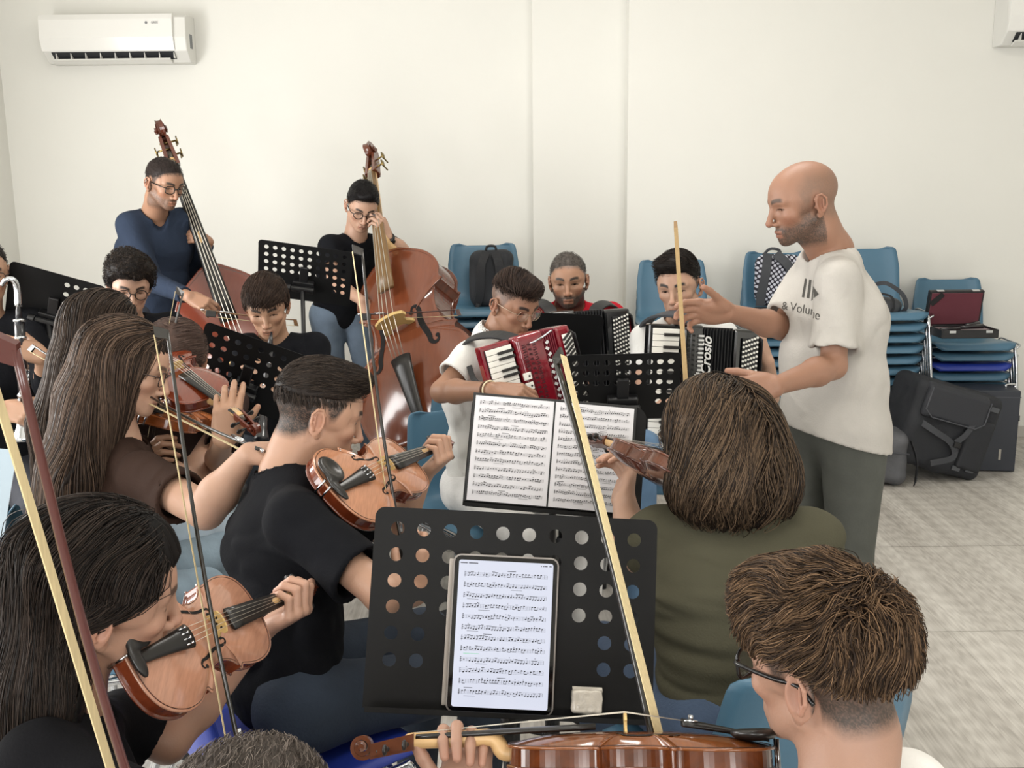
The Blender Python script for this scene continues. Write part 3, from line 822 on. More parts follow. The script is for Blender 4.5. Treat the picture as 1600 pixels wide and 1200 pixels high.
    m.tube(smooth_pts(P, 4), np.interp(np.linspace(0, 1, 21), [0, .2, .35, 1], [nr * 1.0, nr * 1.05, nr, nr * 0.95]), 12); m.build('neck', wd, rt, smooth=True)
    # pegbox and scroll
    pl = 0.060 if V else 0.17; sr = 0.016 if V else 0.052; m = MB(); m.T = (R, o); y0 = nut + 0.002; zc = fz(nut) - th * 0.6
    for x in (-1, 1):
        wq = w1 * 1.02
        m.hexa([(x * wq - 0.0028 * S_, y0, zc - 0.014 * S_), (x * wq + 0.0028 * S_, y0, zc - 0.014 * S_), (x * wq * 0.72 + 0.0026 * S_, y0 + pl, zc - 0.026 * S_), (x * wq * 0.72 - 0.0026 * S_, y0 + pl, zc - 0.026 * S_),
                (x * wq - 0.0028 * S_, y0, zc + 0.004 * S_), (x * wq + 0.0028 * S_, y0, zc + 0.004 * S_), (x * wq * 0.72 + 0.0026 * S_, y0 + pl, zc - 0.010 * S_), (x * wq * 0.72 - 0.0026 * S_, y0 + pl, zc - 0.010 * S_)])
    m.hexa([(-w1, y0, zc - 0.018 * S_), (w1, y0, zc - 0.018 * S_), (w1 * .72, y0 + pl, zc - 0.030 * S_), (-w1 * .72, y0 + pl, zc - 0.030 * S_),
            (-w1, y0, zc - 0.012 * S_), (w1, y0, zc - 0.012 * S_), (w1 * .72, y0 + pl, zc - 0.024 * S_), (-w1 * .72, y0 + pl, zc - 0.024 * S_)])
    t = np.linspace(0, 4.4 * np.pi, 46); rr = sr * (1 - t / (4.4 * np.pi) * 0.82); cyy = y0 + pl + sr * 0.75; czz = zc - 0.012 * S_ - 0.002 * S_
    wsc = np.interp(t, [0, 9, 13.8], [w1 * 0.62, w1 * 0.8, w1 * 1.45])
    rings = []
    for i in range(len(t)):
        cc = A(0, cyy - math.cos(t[i] + 0.5) * rr[i], czz - math.sin(t[i] + 0.5) * rr[i]); rad = A(0, -math.cos(t[i] + 0.5), -math.sin(t[i] + 0.5)); q = sr * 0.17
        rings.append(np.array([cc + A(s * wsc[i], 0, 0) + rad * q * e for s, e in ((-1, -1), (1, -1), (1, 1), (0.3, 0.45), (-0.3, 0.45), (-1, 1))]))
    m.loft(rings); m.cyl((-w1 * 1.3, cyy, czz), (w1 * 1.3, cyy, czz), sr * 0.26, n=12)
    m.build('scroll', mat('scroll_' + side, side, 0.3, var=0.2, vscale=40, coat=0.5), rt)
    for i in range(4):
        x = 1 if i % 2 else -1; y = y0 + pl * (0.16 + 0.22 * i); z = zc - 0.010 * S_ - 0.004 * S_ * i * 0.8
        m = MB(); m.T = (R, o)
        if V:
            m.cyl((-x * 0.012, y, z), (x * 0.026, y, z), 0.0028, 0.0036, 10); m.sphere((x * 0.033, y, z), (0.008, 0.0035, 0.0075), 12, 8); m.build('peg', eb if not pale == 'x' else eb, rt, smooth=True)
        else:
            m.cyl((-x * 0.03, y, z), (x * 0.052, y, z), 0.005, 0.005, 10); m.box((x * 0.060, y, z), (0.006, 0.040, 0.026)); m.cyl((x * 0.055, y, z), (x * 0.055, y - 0.01, z - 0.05), 0.004, 0.004); m.build('tuning_machine', mat('brass_dark', '8d7a4e', 0.35, metal=1), rt, smooth=True)
    # bridge
    m = MB(); m.T = (R, o); bw = 0.021 if V else 0.085; bz = topz(0, by) - 0.0006; tp = rib + bh + (0.007 if V else 0.0)
    H_ = tp - bz; hw = 0.0022 if V else 0.010
    prof = [(-bw, 0), (-bw * 0.62, 0), (-bw * 0.5, H_ * 0.18), (0, H_ * 0.25), (bw * 0.5, H_ * 0.18), (bw * 0.62, 0), (bw, 0), (bw * 0.98, H_ * 0.10), (bw * 0.72, H_ * 0.34), (bw * 0.80, H_ * 0.52), (bw * 0.99, H_ * 0.62), (bw * 0.92, H_ * 0.82), (bw * 0.5, H_ * 0.97), (0, H_),
            (-bw * 0.5, H_ * 0.97), (-bw * 0.92, H_ * 0.82), (-bw * 0.99, H_ * 0.62), (-bw * 0.80, H_ * 0.52), (-bw * 0.72, H_ * 0.34), (-bw * 0.98, H_ * 0.10)]
    n = len(prof); cen = (0, H_ * 0.55)
    for yy, sgn in ((by - hw, 1), (by + hw, -1)): pass
    VV = [(x, by - hw, bz + z) for x, z in prof] + [(x, by + hw * 0.6, bz + z) for x, z in prof] + [(0, by - hw, bz + cen[1]), (0, by + hw * 0.6, bz + cen[1])]
    F = [(j, (j + 1) % n, n + (j + 1) % n, n + j) for j in range(n)] + [(2 * n, (j + 1) % n, j) for j in range(n)] + [(2 * n + 1, n + j, n + (j + 1) % n) for j in range(n)]
    m.add(VV, F); br = m.build('bridge', mat('bridge_maple', 'C9AA6E', 0.5), rt)
    if not simple:
        m = MB(); m.T = (R, o)
        for x, z, q in ((-bw * .42, H_ * .62, .1), (bw * .42, H_ * .62, .1), (0, H_ * .42, .13)):
            a = np.linspace(0, 2 * np.pi, 10, endpoint=False); m.add([(x + math.cos(g) * bw * q, by - hw - 0.0002, bz + z + math.sin(g) * bw * q * 1.2) for g in a], [tuple(range(10))])
        m.build('cut_out', mat('f_hole_dark', '0c0706', 0.9), br, kind='stuff')
    # tailpiece, strings
    ty0, ty1 = (0.004, 0.118) if V else (0.03, 0.39); tw0, tw1 = (0.010, 0.021) if V else (0.028, 0.055); tz0 = rib + (0.006 if V else 0.02); tz1 = rib + arch + (0.010 if V else 0.055)
    m = MB(); m.T = (R, o); rings = []
    for u in np.linspace(0, 1, 8):
        y = ty0 + (ty1 - ty0) * u; w = tw0 + (tw1 - tw0) * u ** 1.6; z = tz0 + (tz1 - tz0) * u ** 0.8; a = np.linspace(0, np.pi, 7)
        rings.append(np.vstack([np.c_[np.cos(a) * w, np.full(7, y), z + np.sin(a) * w * 0.38], [(-w * .9, y, z - 0.003 * S_), (w * .9, y, z - 0.003 * S_)]]))
    m.loft(rings); tpc = m.build('tailpiece', eb, rt, smooth=True)
    if V:
        m = MB(); m.T = (R, o)
        for i in range(4):
            x = (-0.0135 + 0.009 * i); m.cyl((x, ty1 - 0.012, tz1 + 0.006), (x, ty1 - 0.012, tz1 + 0.012), 0.0022, n=8); m.cyl((x - 0.0005, ty1 - 0.02, tz1 + 0.004), (x, ty1 - 0.002, tz1 + 0.005), 0.0015, n=6)
        m.build('fine_tuner', mat('chrome', 'c9ccd0', 0.18, metal=1), tpc, smooth=True, kind='stuff')
    else:
        m = MB(); m.T = (R, o); m.cyl((0, 0.0, rib * 0.5), (0, -0.035, rib * 0.5), 0.018, n=14); m.cyl((0, -0.035, rib * 0.5), (0, -0.09, rib * 0.5), 0.012, n=12); m.build('endpin_collar', mat('chrome', 'c9ccd0', 0.18, metal=1), rt, smooth=True)
        tip = o + R @ A(0, -0.08, rib * 0.5); d = nz(R @ A(0, -1, 0)); t_ = (tip[2] - 0.004) / -d[2] if d[2] < 0 else 0.1
        m = MB(); m.cyl(tip, tip + d * t_, 0.006, 0.004, 10); m.cyl(tip + d * (t_ - 0.04), tip + d * t_, 0.011, 0.007, 10); m.build('endpin', mat('black_metal', '17181a', 0.4), rt, smooth=True)
    sp = 0.0052 if V else 0.0115; sn = 0.0052 if V else 0.0095; sb = 0.0115 if V else 0.038
    for i in range(4):
        q = (i - 1.5)
        m = MB(); m.T = (R, o)
        zt = tp - (q * q) * (0.0006 if V else 0.004)
        m.tube([(q * (0.009 if V else 0.02), ty1, tz1 + 0.005 * (1 if V else 4)), (q * sb / 1.5, by, zt + 0.0006), (q * sn / 1.5 * 1.0, nut, fz(nut) + 0.0012), (q * sn * 0.4, nut + pl * 0.5, zc - 0.008 * S_)], 0.00045 if V else 0.0022, 5)
        m.build('string', mat('string_steel', 'c8c2b6', 0.3, metal=0.8), rt, smooth=True)
    if V and chinrest:
        S = SDF(); S.frame(R / sc, o, sc); S.ell((-0.045, 0.030, rib + 0.016), (0.034, 0.030, 0.010), k=0.004); S.ell((-0.045, 0.032, rib + 0.034), (0.034, 0.030, 0.018), k=0.006, mode='s')
        S.ell((0, 0.006, rib + 0.012), (0.032, 0.012, 0.006), k=0.01); S.frame()
        link('chin_rest', S.mesh(0.0025), eb, rt)
        m = MB(); m.T = (R, o)
        for x in (-0.03, -0.012): m.cyl((x, -0.003, rib + 0.008), (x, -0.003, -0.004), 0.0024, n=8)
        m.build('chin_rest_clamp', mat('chrome', 'c9ccd0', 0.18, metal=1), rt, smooth=True, kind='stuff')
    return rt
def axes(p0, p1, up, length=None):
    """frame with y from p0 to p1 and z near up; scale so that the length fits"""
    p0 = np.asarray(p0, float); p1 = np.asarray(p1, float); y = nz(p1 - p0); z = nz(np.asarray(up, float) - y * np.dot(up, y)); x = np.cross(y, z)
    return np.stack([x, y, z], 1), p0, (np.linalg.norm(p1 - p0) / length if length else 1.0)
def bow(name, label, tip, frog, hairdir, group=None, stick='2a1612', hair='CFBD92', th=1.0, frogc='15110f', L=None, bass=False, hw=None, gap=None):
    """tip and frog are the two ends of the stick; the hair hangs on the hairdir side"""
    tip = np.asarray(tip, float); frog = np.asarray(frog, float); y = nz(tip - frog); h = nz(np.asarray(hairdir, float) - y * np.dot(hairdir, y)); x = np.cross(y, h); Lg = np.linalg.norm(tip - frog)
    rt = root(name, tuple(frog), label, 'bow', group)
    m = MB(); n = 16; P = []
    for t in np.linspace(0, 1, n): P.append(frog + y * Lg * t + h * (0.010 * math.sin(math.pi * t)) * (1.0 if not bass else 0.4))
    m.tube(P, np.linspace(0.0043, 0.0030, n) * th, 8); m.build('stick', mat('bow_' + stick, stick, 0.3, coat=0.5), rt, smooth=True)
    gap = gap or 0.021 * (1.3 if bass else 1)
    m = MB(); e = tip; m.hexa([e - x * .0025 * th - y * .012, e + x * .0025 * th - y * .012, e + x * .0025 * th + y * .004 - h * .003, e - x * .0025 * th + y * .004 - h * .003,
                              e + h * gap - x * .0045 - y * .004, e + h * gap + x * .0045 - y * .004, e + h * gap + x * .0035 + y * .016, e + h * gap - x * .0035 + y * .016])
    m.build('tip', mat('bow_' + stick, stick, 0.3, coat=0.5), rt)
    m = MB(); f0 = frog + y * 0.05; hw = hw or 0.0052 * th
    rows = []
    for t in np.linspace(0, 1, 6):
        p = (f0 + h * gap) * (1 - t) + (tip + h * (gap + 0.0005)) * t; wq = hw * (1 - 0.25 * t)
        rows.append([p - x * wq, p + x * wq, p + x * wq + h * 0.0012, p - x * wq + h * 0.0012])
    m.loft(rows); m.build('bow_hair', mat('bow_hair_' + hair, hair, 0.6, var=0.1, vscale=300, stretch=(1, 1, 0.1)), rt)
    m = MB(); c = frog + y * 0.035 + h * gap * 0.55; Rr = np.stack([x, y, h], 1); m.box(c, (0.012, 0.045, gap * 1.1), Rr); m.build('frog', mat('ebony', '1d1b1a', 0.3), rt, bevel=0.002)
    m = MB(); m.cyl(frog - y * 0.012, frog + y * 0.004, 0.0045, n=10); m.cyl(frog + y * 0.075, frog + y * 0.125, 0.0050 * th, n=10)
    m.build('silver_mount', mat('chrome', 'c9ccd0', 0.18, metal=1), rt, smooth=True)
    return rt

# ------------------------------------------------------------------ music stands
def stand_desk(w, h, holes, skip, hr=0.0095, th=0.0016, rc=0.03, foot=0.045, mx=0.04, my=0.030, pitch=None):
    """perforated desk in x (across) / y (up) plane, real round holes"""
    nx, ny = holes; m = MB(); cw = (w - 2 * mx) / nx; chh = pitch or (h - my - foot) / ny; V = []; F = []
    def ringcell(x0, x1, y0, y1, hole, top):
        cx, cy = (x0 + x1) / 2, (y0 + y1) / 2; n = 16; a = (np.arange(n) + 0.5) / n * 2 * np.pi
        outer = []
        for g in a:
            c, s = math.cos(g), math.sin(g); q = 1 / max(abs(c), abs(s)); outer.append((cx + c * q * (x1 - x0) / 2, cy + s * q * (y1 - y0) / 2))
        for k in (n // 8, 3 * n // 8, 5 * n // 8, 7 * n // 8): pass
        b = len(V)
        inner = [(cx + hr * math.cos(g), cy + hr * math.sin(g)) for g in a]
        corners = [(x1, y1), (x0, y1), (x0, y0), (x1, y0)]
        for z in (th / 2, -th / 2):
            for p in inner: V.append((*p, z))
            for p in outer: V.append((*p, z))
            for p in corners: V.append((*p, z))
        M = 2 * n + 4
        for j in range(n):
            k = (j + 1) % n
            F.append((b + j, b + n + j, b + n + k, b + k)); F.append((b + M + k, b + M + n + k, b + M + n + j, b + M + j)); F.append((b + j, b + k, b + M + k, b + M + j))
        for ci, j in enumerate((1, 5, 9, 13)):
            F.append((b + n + j, b + 2 * n + ci, b + n + (j + 1) % n)); F.append((b + M + n + (j + 1) % n, b + M + 2 * n + ci, b + M + n + j))
    x0 = -w / 2 + mx; ytop = h - my; rects = []
    for j in range(ny):
        for i in range(nx):
            X0, Y1 = x0 + i * cw, ytop - j * chh
            if (i, j) in skip: m.box((X0 + cw / 2, Y1 - chh / 2, 0), (cw, chh, th))
            else: ringcell(X0, X0 + cw, Y1 - chh, Y1, True, j == 0)
    yb = ytop - ny * chh
    m.box((0, yb / 2, 0), (w - 2 * mx, yb, th))
    m.add(V, F)
    for s in (-1, 1):
        a = np.linspace(0, np.pi / 2, 7); xo = s * w / 2; xi = s * (w / 2 - mx)
        rr = min(rc, mx)
        poly = [(xi, h)] + [(s * (w / 2 - rr + rr * math.sin(g)), h - rr + rr * math.cos(g)) for g in a] + [(xo, 0), (xi, 0)]
        if s > 0: poly = poly[::-1]
        m.prism(poly, -th / 2, th / 2)
    m.box((0, h - my / 2, 0), (w - 2 * mx, my, th))
    return m
def music_stand(label, desk_o, R, w=0.50, h=0.36, holes=(10, 6), skip=(), foot=None, group='black orchestral music stands', tilt_back=0.12, ledge=0.035, hr=0.0095, pole_h=None, plain=False, my=0.030, mx=0.04, pitch=None, legdir=0.3, poleoff=0.0):
    """desk_o: centre of the desk's lower edge; R columns = across, up the desk, out of the face towards the reader"""
    desk_o = np.asarray(desk_o, float)
    bx = desk_o[0] - R[0, 2] * 0.10 + R[0, 1] * h * 0.3 + poleoff; byy = desk_o[1] - R[1, 2] * 0.10 + R[1, 1] * h * 0.3
    if foot is not None: bx, byy = foot
    rt = root('music_stand', (bx, byy, 0), label, 'music stand', group)
    bk = mat('stand_black', '0d0d0e', 0.6, bump=0.05, bscale=600, spec=0.25)
    if plain: skip = [(i, j) for i in range(holes[0]) for j in range(holes[1])]
    m = stand_desk(w, h, holes, set(skip), hr=hr, my=my, mx=mx, pitch=pitch); m.T = None
    m.v = [v @ R.T + desk_o for v in m.v]; m.build('desk', bk, rt)
    m = MB(); m.T = (R, desk_o); m.box((0, -0.001, ledge / 2), (w * 0.97, 0.0018, ledge)); m.box((0, 0.003, ledge), (w * 0.97, 0.008, 0.0018)); m.build('ledge', bk, rt)
    m = MB(); m.T = (R, desk_o); c = A(0, h * 0.30, -0.02); m.box(c, (0.09, 0.05, 0.03)); m.cyl((-0.05, h * 0.30, -0.045), (0.05, h * 0.30, -0.045), 0.011, n=12); m.box((0, h * 0.42, -0.02), (0.035, 0.12, 0.012)); m.cyl((0.05, h * .3, -0.045), (0.075, h * .3, -0.045), 0.016, 0.014, 10)
    m.build('tilt_bracket', mat('stand_bracket', '121214', 0.4), rt, bevel=0.003)
    top = desk_o + R @ A(0, h * 0.30, -0.045)
    m = MB(); m.cyl((bx, byy, 0.62), top - A(0, 0, 0.0), 0.0095, n=14); m.build('upper_pole', mat('stand_bracket', '121214', 0.4), rt, smooth=True)
    m = MB(); m.cyl((bx, byy, 0.16), (bx, byy, 0.64), 0.0135, n=14); m.cyl((bx, byy, 0.60), (bx, byy, 0.66), 0.018, n=14); m.cyl((bx, byy, 0.1), (bx, byy, 0.22), 0.020, n=14); m.build('lower_pole', mat('stand_bracket', '121214', 0.4), rt, smooth=True)
    for i in range(3):
        a = legdir + i * 2.094; d = A(math.cos(a), math.sin(a), 0)
        m = MB(); m.tube([A(bx, byy, 0.20) + d * 0.02, A(bx, byy, 0.012) + d * 0.29], 0.009, 8, flat=(0.5, 1.3)); m.sphere(A(bx, byy, 0.012) + d * 0.30, 0.012, 10, 6); m.build('leg', mat('stand_bracket', '121214', 0.4), rt, smooth=True)
        m = MB(); m.tube([A(bx, byy, 0.12) + d * 0.02, A(bx, byy, 0.075) + d * 0.185], 0.005, 6); m.build('strut', mat('stand_bracket', '121214', 0.4), rt, smooth=True)
    return rt
def desk_frame(yaw, tilt):
    """yaw: the desk's face looks along (sin yaw, -cos yaw) ; tilt: degrees leaned back from vertical"""
    a, t = math.radians(yaw), math.radians(tilt); n = A(math.sin(a) * math.cos(t), -math.cos(a) * math.cos(t), math.sin(t)); x = A(math.cos(a), math.sin(a), 0); y = np.cross(n, x)
    return np.stack([x, y, n], 1)
def sheet_music(parent, R, o, w, h, rows, seed, name='notation', mats=None, x0=0.0, dens=26, col='1b1b1f', lift=0.0006):
    """printed staves: five lines, clef, note heads, stems and beams as flat print. o = lower left corner"""
    r = np.random.default_rng(seed); V = []; F = []
    def q(x, y, a, b, z=0):
        i = len(V); V.extend([(x, y, lift + z), (x + a, y, lift + z), (x + a, y + b, lift + z), (x, y + b, lift + z)]); F.append((i, i + 1, i + 2, i + 3))
    sp = h / (rows + 0.35); mx = w * 0.06; gl = sp * 0.085; lw = max(0.00016, gl * 0.08)
    for k in range(rows):
        yb = h - sp * (k + 0.82)
        for l in range(5): q(mx, yb + l * gl, w - 2 * mx, lw)
        # clef
        q(mx + 0.0012, yb - gl, lw * 3.5, gl * 6.2); q(mx + 0.0004, yb + gl * 0.3, gl * 2.0, gl * 0.6, 1e-5); q(mx + 0.0008, yb + gl * 2.2, gl * 1.8, gl * 0.6, 1e-5); q(mx + 0.001, yb + gl * 4.3, gl * 1.3, gl * 0.6, 1e-5)
        x = mx + gl * 4; n = int(dens * (0.85 + 0.3 * r.random())); dx = (w - 2 * mx - gl * 5) / n; lvl = r.integers(1, 7); beam = 0
        for i in range(n):
            lvl = int(np.clip(lvl + r.integers(-2, 3), 0, 8)); y = yb + lvl * gl / 2
            if r.random() < 0.10: q(x + dx * 0.3, yb, lw * 1.6, gl * 4); x += dx; continue
            if r.random() < 0.08: q(x, yb + gl * 1.5, dx * 0.5, gl * 0.9); x += dx; continue
            hw = min(dx * 0.55, gl * 1.7); q(x, y - gl * 0.65, hw, gl * 1.3, 2e-5)
            up = lvl < 5
            if up: q(x + hw - lw, y, lw * 3.2, gl * 3.2, 1e-5)
            else: q(x, y - gl * 3.2, lw * 3.2, gl * 3.2, 1e-5)
            if r.random() < 0.5: q(x, y + (gl * 3.0 if up else -gl * 3.2), dx * 1.05, gl * 0.6, 3e-5)
            if r.random() < 0.1: q(x, yb + gl * 5.6, gl * 1.4, gl * 0.5)
            x += dx
        q(w - mx, yb, lw * 2, gl * 4)
        if r.random() < 0.5: q(mx + (w - 2 * mx) * r.random() * 0.7, yb - gl * 2.4, w * 0.12, gl * 0.35)
        if r.random() < 0.4: q(mx + (w - 2 * mx) * r.random() * 0.7, yb + gl * 6.4, w * 0.09, gl * 0.6)
    V = np.array(V) @ np.asarray(R).T + np.asarray(o)
    me = mesh_from(name, V, quads=np.array(F), smooth=False)
    return link(name, me, mat('ink_' + col, col, 0.9), parent, kind='stuff')

# ------------------------------------------------------------------ chairs
def chair_shell(w=0.235):
    prof = smooth_pts(np.array([(0, -0.235, 0.405), (0, -0.225, 0.432), (0, -0.19, 0.440), (0, -0.05, 0.430), (0, 0.08, 0.425), (0, 0.155, 0.440), (0, 0.195, 0.480), (0, 0.213, 0.545), (0, 0.234, 0.65), (0, 0.252, 0.745), (0, 0.258, 0.76)]), 3)
    n = len(prof); t = np.linspace(0, 1, n); hw = np.interp(t, [0, .06, .2, .45, .58, .66, .80, .93, .98, 1], [.185, .215, .235, .225, .205, .205, .205, .185, .165, .135]) * w / 0.235
    nu = 15; V = []; T = np.gradient(prof, axis=0); T /= np.linalg.norm(T, axis=1)[:, None]
    for i in range(n):
        N = np.cross(A(1, 0, 0), T[i])
        for j in range(nu):
            u = -1 + 2 * j / (nu - 1); s = abs(u)
            side = 0.022 * max(0, (s - 0.55) / 0.45) ** 2 if t[i] > 0.5 else -0.010 * max(0, (s - 0.8) / 0.2) ** 2 + 0.012 * s ** 2
            dish = side if t[i] > 0.5 else side
            V.append(prof[i] + A(u * hw[i], 0, 0) + N * dish)
    F = [(i * nu + j, i * nu + j + 1, (i + 1) * nu + j + 1, (i + 1) * nu + j) for i in range(n - 1) for j in range(nu - 1)]
    return np.array(V), F
def make_chair(label, col, group):
    rt = root('stacking_chair', (0, 0, 0), label, 'chair', group)
    V, F = chair_shell(); me = mesh_from('seat_shell', V, quads=np.array(F))
    o = link('seat_shell', me, mat('polypropylene_' + col, col, 0.38, bump=0.12, bscale=900), rt)
    s = o.modifiers.new('solid', 'SOLIDIFY'); s.thickness = 0.005; s.offset = 0
    ch = mat('chrome', 'c9ccd0', 0.18, metal=1)
    for x in (-1, 1):
        m = MB(); m.tube(smooth_pts([(x * 0.262, -0.235, 0.0), (x * 0.250, -0.215, 0.20), (x * 0.238, -0.19, 0.40), (x * 0.232, -0.15, 0.418), (x * 0.225, 0.05, 0.405), (x * 0.225, 0.13, 0.40), (x * 0.238, 0.18, 0.37), (x * 0.258, 0.23, 0.18), (x * 0.27, 0.27, 0.0)], 4), 0.0105, 8)
        m.build('leg_frame', ch, rt, smooth=True)
        m = MB(); m.tube(smooth_pts([(x * 0.240, -0.17, 0.40), (x * 0.272, -0.165, 0.425), (x * 0.276, -0.02, 0.428), (x * 0.276, 0.10, 0.425), (x * 0.262, 0.13, 0.36), (x * 0.250, 0.16, 0.30)], 4), 0.006, 8)
        m.build('linking_loop', ch, rt, smooth=True)
        for y in (-0.235, 0.27):
            m = MB(); m.cyl((x * (0.262 if y < 0 else 0.27), y, 0.0), (x * (0.262 if y < 0 else 0.27), y * 0.99, 0.03), 0.0135, n=10); m.build('foot_cap', mat('black_plastic', '161618', 0.5), rt, smooth=True)
    for y, z in ((-0.15, 0.412), (0.13, 0.395)):
        m = MB(); m.cyl((-0.226, y, z), (0.226, y, z), 0.008, n=10); m.build('cross_bar', ch, rt, smooth=True)
    return rt

# ------------------------------------------------------------------ accordions
def text_mesh(s, size, extrude=0.0003, shear=0.0, bold=0.0, sx=1.0):
    c = bpy.data.curves.new('t', 'FONT'); c.body = s; c.size = size; c.extrude = extrude; c.shear = shear; c.offset = bold; c.align_x = 'CENTER'; c.align_y = 'CENTER'
    o = bpy.data.objects.new('t', c); COL.objects.link(o); dg = bpy.context.evaluated_depsgraph_get()
    me = bpy.data.meshes.new_from_object(o.evaluated_get(dg)); bpy.data.objects.remove(o)
    V = np.empty(len(me.vertices) * 3, np.float32); me.vertices.foreach_get('co', V); V = V.reshape(-1, 3); V[:, 0] *= sx
    F = [tuple(p.vertices) for p in me.polygons]; return V, F
def accordion(label, R, o, col='7A0E20', dark=False, nwhite=17, H=0.36, kx=0.10, D=0.16, body=0.085, bel=0.10, bass=0.09, texts=(), keyc='F3F1EA', grille=True, keyside=1, sides=False, group=None):
    """local: x from keyboard edge to bass end, y up, z out to the front.  origin at lower keyboard corner of the front"""
    rt = root('accordion', tuple(o), label, 'accordion', group)
    mc = mat('celluloid_' + col, col, 0.18, coat=0.8, var=0.25 if not dark else 0.05, vscale=30); T = (np.asarray(R, float), np.asarray(o, float))
    blk = mat('black_plastic', '161618', 0.5); wh = mat('key_white_' + keyc, keyc, 0.3); ch = mat('chrome', 'c9ccd0', 0.18, metal=1); ebk = mat('ebony', '1d1b1a', 0.3)
    # keyboard deck
    m = MB(); m.T = T; m.box((kx / 2 - 0.006, H / 2, -0.03), (kx + 0.012, H + 0.03, 0.045)); m.build('keyboard_deck', mc, rt, bevel=0.006)
    m = MB(); m.T = T; m.box((kx / 2, H / 2, -0.004), (kx, H, 0.008)); m.build('key_bed', blk, rt)
    pitch = H / nwhite
    for i in range(nwhite):
        m = MB(); m.T = T; m.box((kx / 2 - 0.002, pitch * (i + 0.5), 0.004), (kx - 0.006, pitch * 0.93, 0.010)); m.build('white_key', wh, rt, bevel=0.0012)
    for i in range(nwhite - 1):
        if i % 7 in (2, 6): continue
        m = MB(); m.T = T; m.box((kx * 0.68, pitch * (i + 1), 0.013), (kx * 0.60, pitch * 0.50, 0.009)); m.build('black_key', ebk, rt, bevel=0.0015)
    # treble body with grille
    x0 = kx + 0.004; x1 = x0 + body
    S = SDF(); S.frame(T[0], T[1]); S.rbox(((x0 + x1) / 2 + 0.03, H / 2, -D / 2 + 0.015), (body / 2 + 0.03, H / 2 + 0.018, D / 2), 0.016, k=0.0)
    S.rbox((x1 + 0.065, H / 2, -D / 2), (0.06, H, D), 0.001, k=0.001, mode='s'); S.frame()
    link('treble_case', S.mesh(0.005), mc, rt)
    gz = 0.0155
    m = MB(); m.T = T; m.box(((x0 + x1) / 2 + 0.018, H / 2, gz), (body * 0.62, H * 0.92, 0.003)); gp = m.build('grille_panel', mc, rt, bevel=0.001)
    m = MB(); m.T = T
    for i in range(22):
        y = H * (0.07 + 0.87 * i / 21)
        for k, xx in enumerate((0.016, 0.034, 0.052)):
            m.box((x0 + xx + body * 0.12, y + (0.004 if k == 1 else 0), gz + 0.0018), (body * 0.13, H * 0.011, 0.0012), rotm((0, 0, 1), (12, -14, 12)[k]))
            m.box((x0 + xx + body * 0.12, y + 0.007, gz + 0.0018), (body * 0.10, H * 0.008, 0.0012))
    m.build('grille_slot', mat('slot_dark_' + ('k' if dark else 'r'), '0c0c0d' if dark else '3d0812', 0.6), gp, kind='stuff')
    if dark:   # row of bright register levers beside the grille
        m = MB(); m.T = T
        for i in range(26): m.box((x1 - 0.004, H * (0.05 + 0.9 * i / 25), gz + 0.004), (0.020, H * 0.016, 0.006))
        m.build('chrome_lever', mat('lever_white', 'dfe0e0', 0.25, metal=0.4), gp, kind='stuff')
    for i in range(5):
        y = H * (0.70 - 0.085 * i)
        if dark: continue
        m = MB(); m.T = T; m.box((x0 + 0.013, y, gz + 0.006), (0.026, H * 0.062, 0.010)); sw = m.build('register_switch', wh if i != 3 else blk, rt, bevel=0.002)
        m = MB(); m.T = T; m.cyl((x0 + 0.018, y, gz + 0.011), (x0 + 0.018, y, gz + 0.0118), 0.0035, n=10); m.build('switch_dot', ebk if i != 3 else wh, sw)
    if not dark:
        m = MB(); m.T = T; n = 16
        for i in range(n):
            y = H * (0.15 + 0.78 * i / (n - 1)); m.box((x1 + 0.010 + 0.004 * (i % 2), y, gz + 0.0012), (0.012, 0.009, 0.0014), rotm((0, 0, 1), 35 if i % 2 else -35))
        m.build('diamante_inlay', mat('lever_white', 'dfe0e0', 0.25, metal=0.4), gp, kind='stuff')
    # bellows
    nb_ = max(6, int(bel / 0.011)); xb = x1 + 0.006
    for i in range(nb_):
        m = MB(); m.T = T; xa = xb + bel * i / nb_; xc = xb + bel * (i + 1) / nb_; xm = (xa + xc) / 2; z0, z1, y0, y1 = -D + 0.01, 0.008, -0.012, H + 0.012
        def rg(x, g): return [(x, y0 + g, z0 + g), (x, y1 - g, z0 + g), (x, y1 - g, z1 - g), (x, y0 + g, z1 - g)]
        m.loft([rg(xa, 0.014), rg(xm - 0.0012, 0.001), rg(xm + 0.0012, 0.001), rg(xc, 0.014)]); m.build('bellows_fold', mat('bellows_cloth_' + ('k' if dark else 'r'), '1b1c1f' if dark else '7d2433', 0.5), rt)
    # bass case
    xs = xb + bel + 0.003
    m = MB(); m.T = T; m.box((xs + bass / 2, H / 2, -D / 2 + 0.006), (bass, H + 0.02, D)); m.build('bass_case', mc, rt, bevel=0.012)
    m = MB(); m.T = T; m.box((xs + bass * 0.60, H / 2 + 0.02, 0.015), (bass * 0.62, H * 0.80, 0.004)); bp_ = m.build('button_board', blk if dark else wh, rt, bevel=0.001)
    bt = wh if dark else ebk; m = MB(); m.T = T
    for i in range(20):
        for j in range(6): m.cyl((xs + bass * (0.33 + 0.105 * j), H * (0.15 + 0.040 * i) + 0.004 * j, 0.016), (xs + bass * (0.33 + 0.105 * j), H * (0.15 + 0.040 * i) + 0.004 * j, 0.022), 0.0042, n=7)
    m.build('bass_button', bt, bp_, kind='stuff')
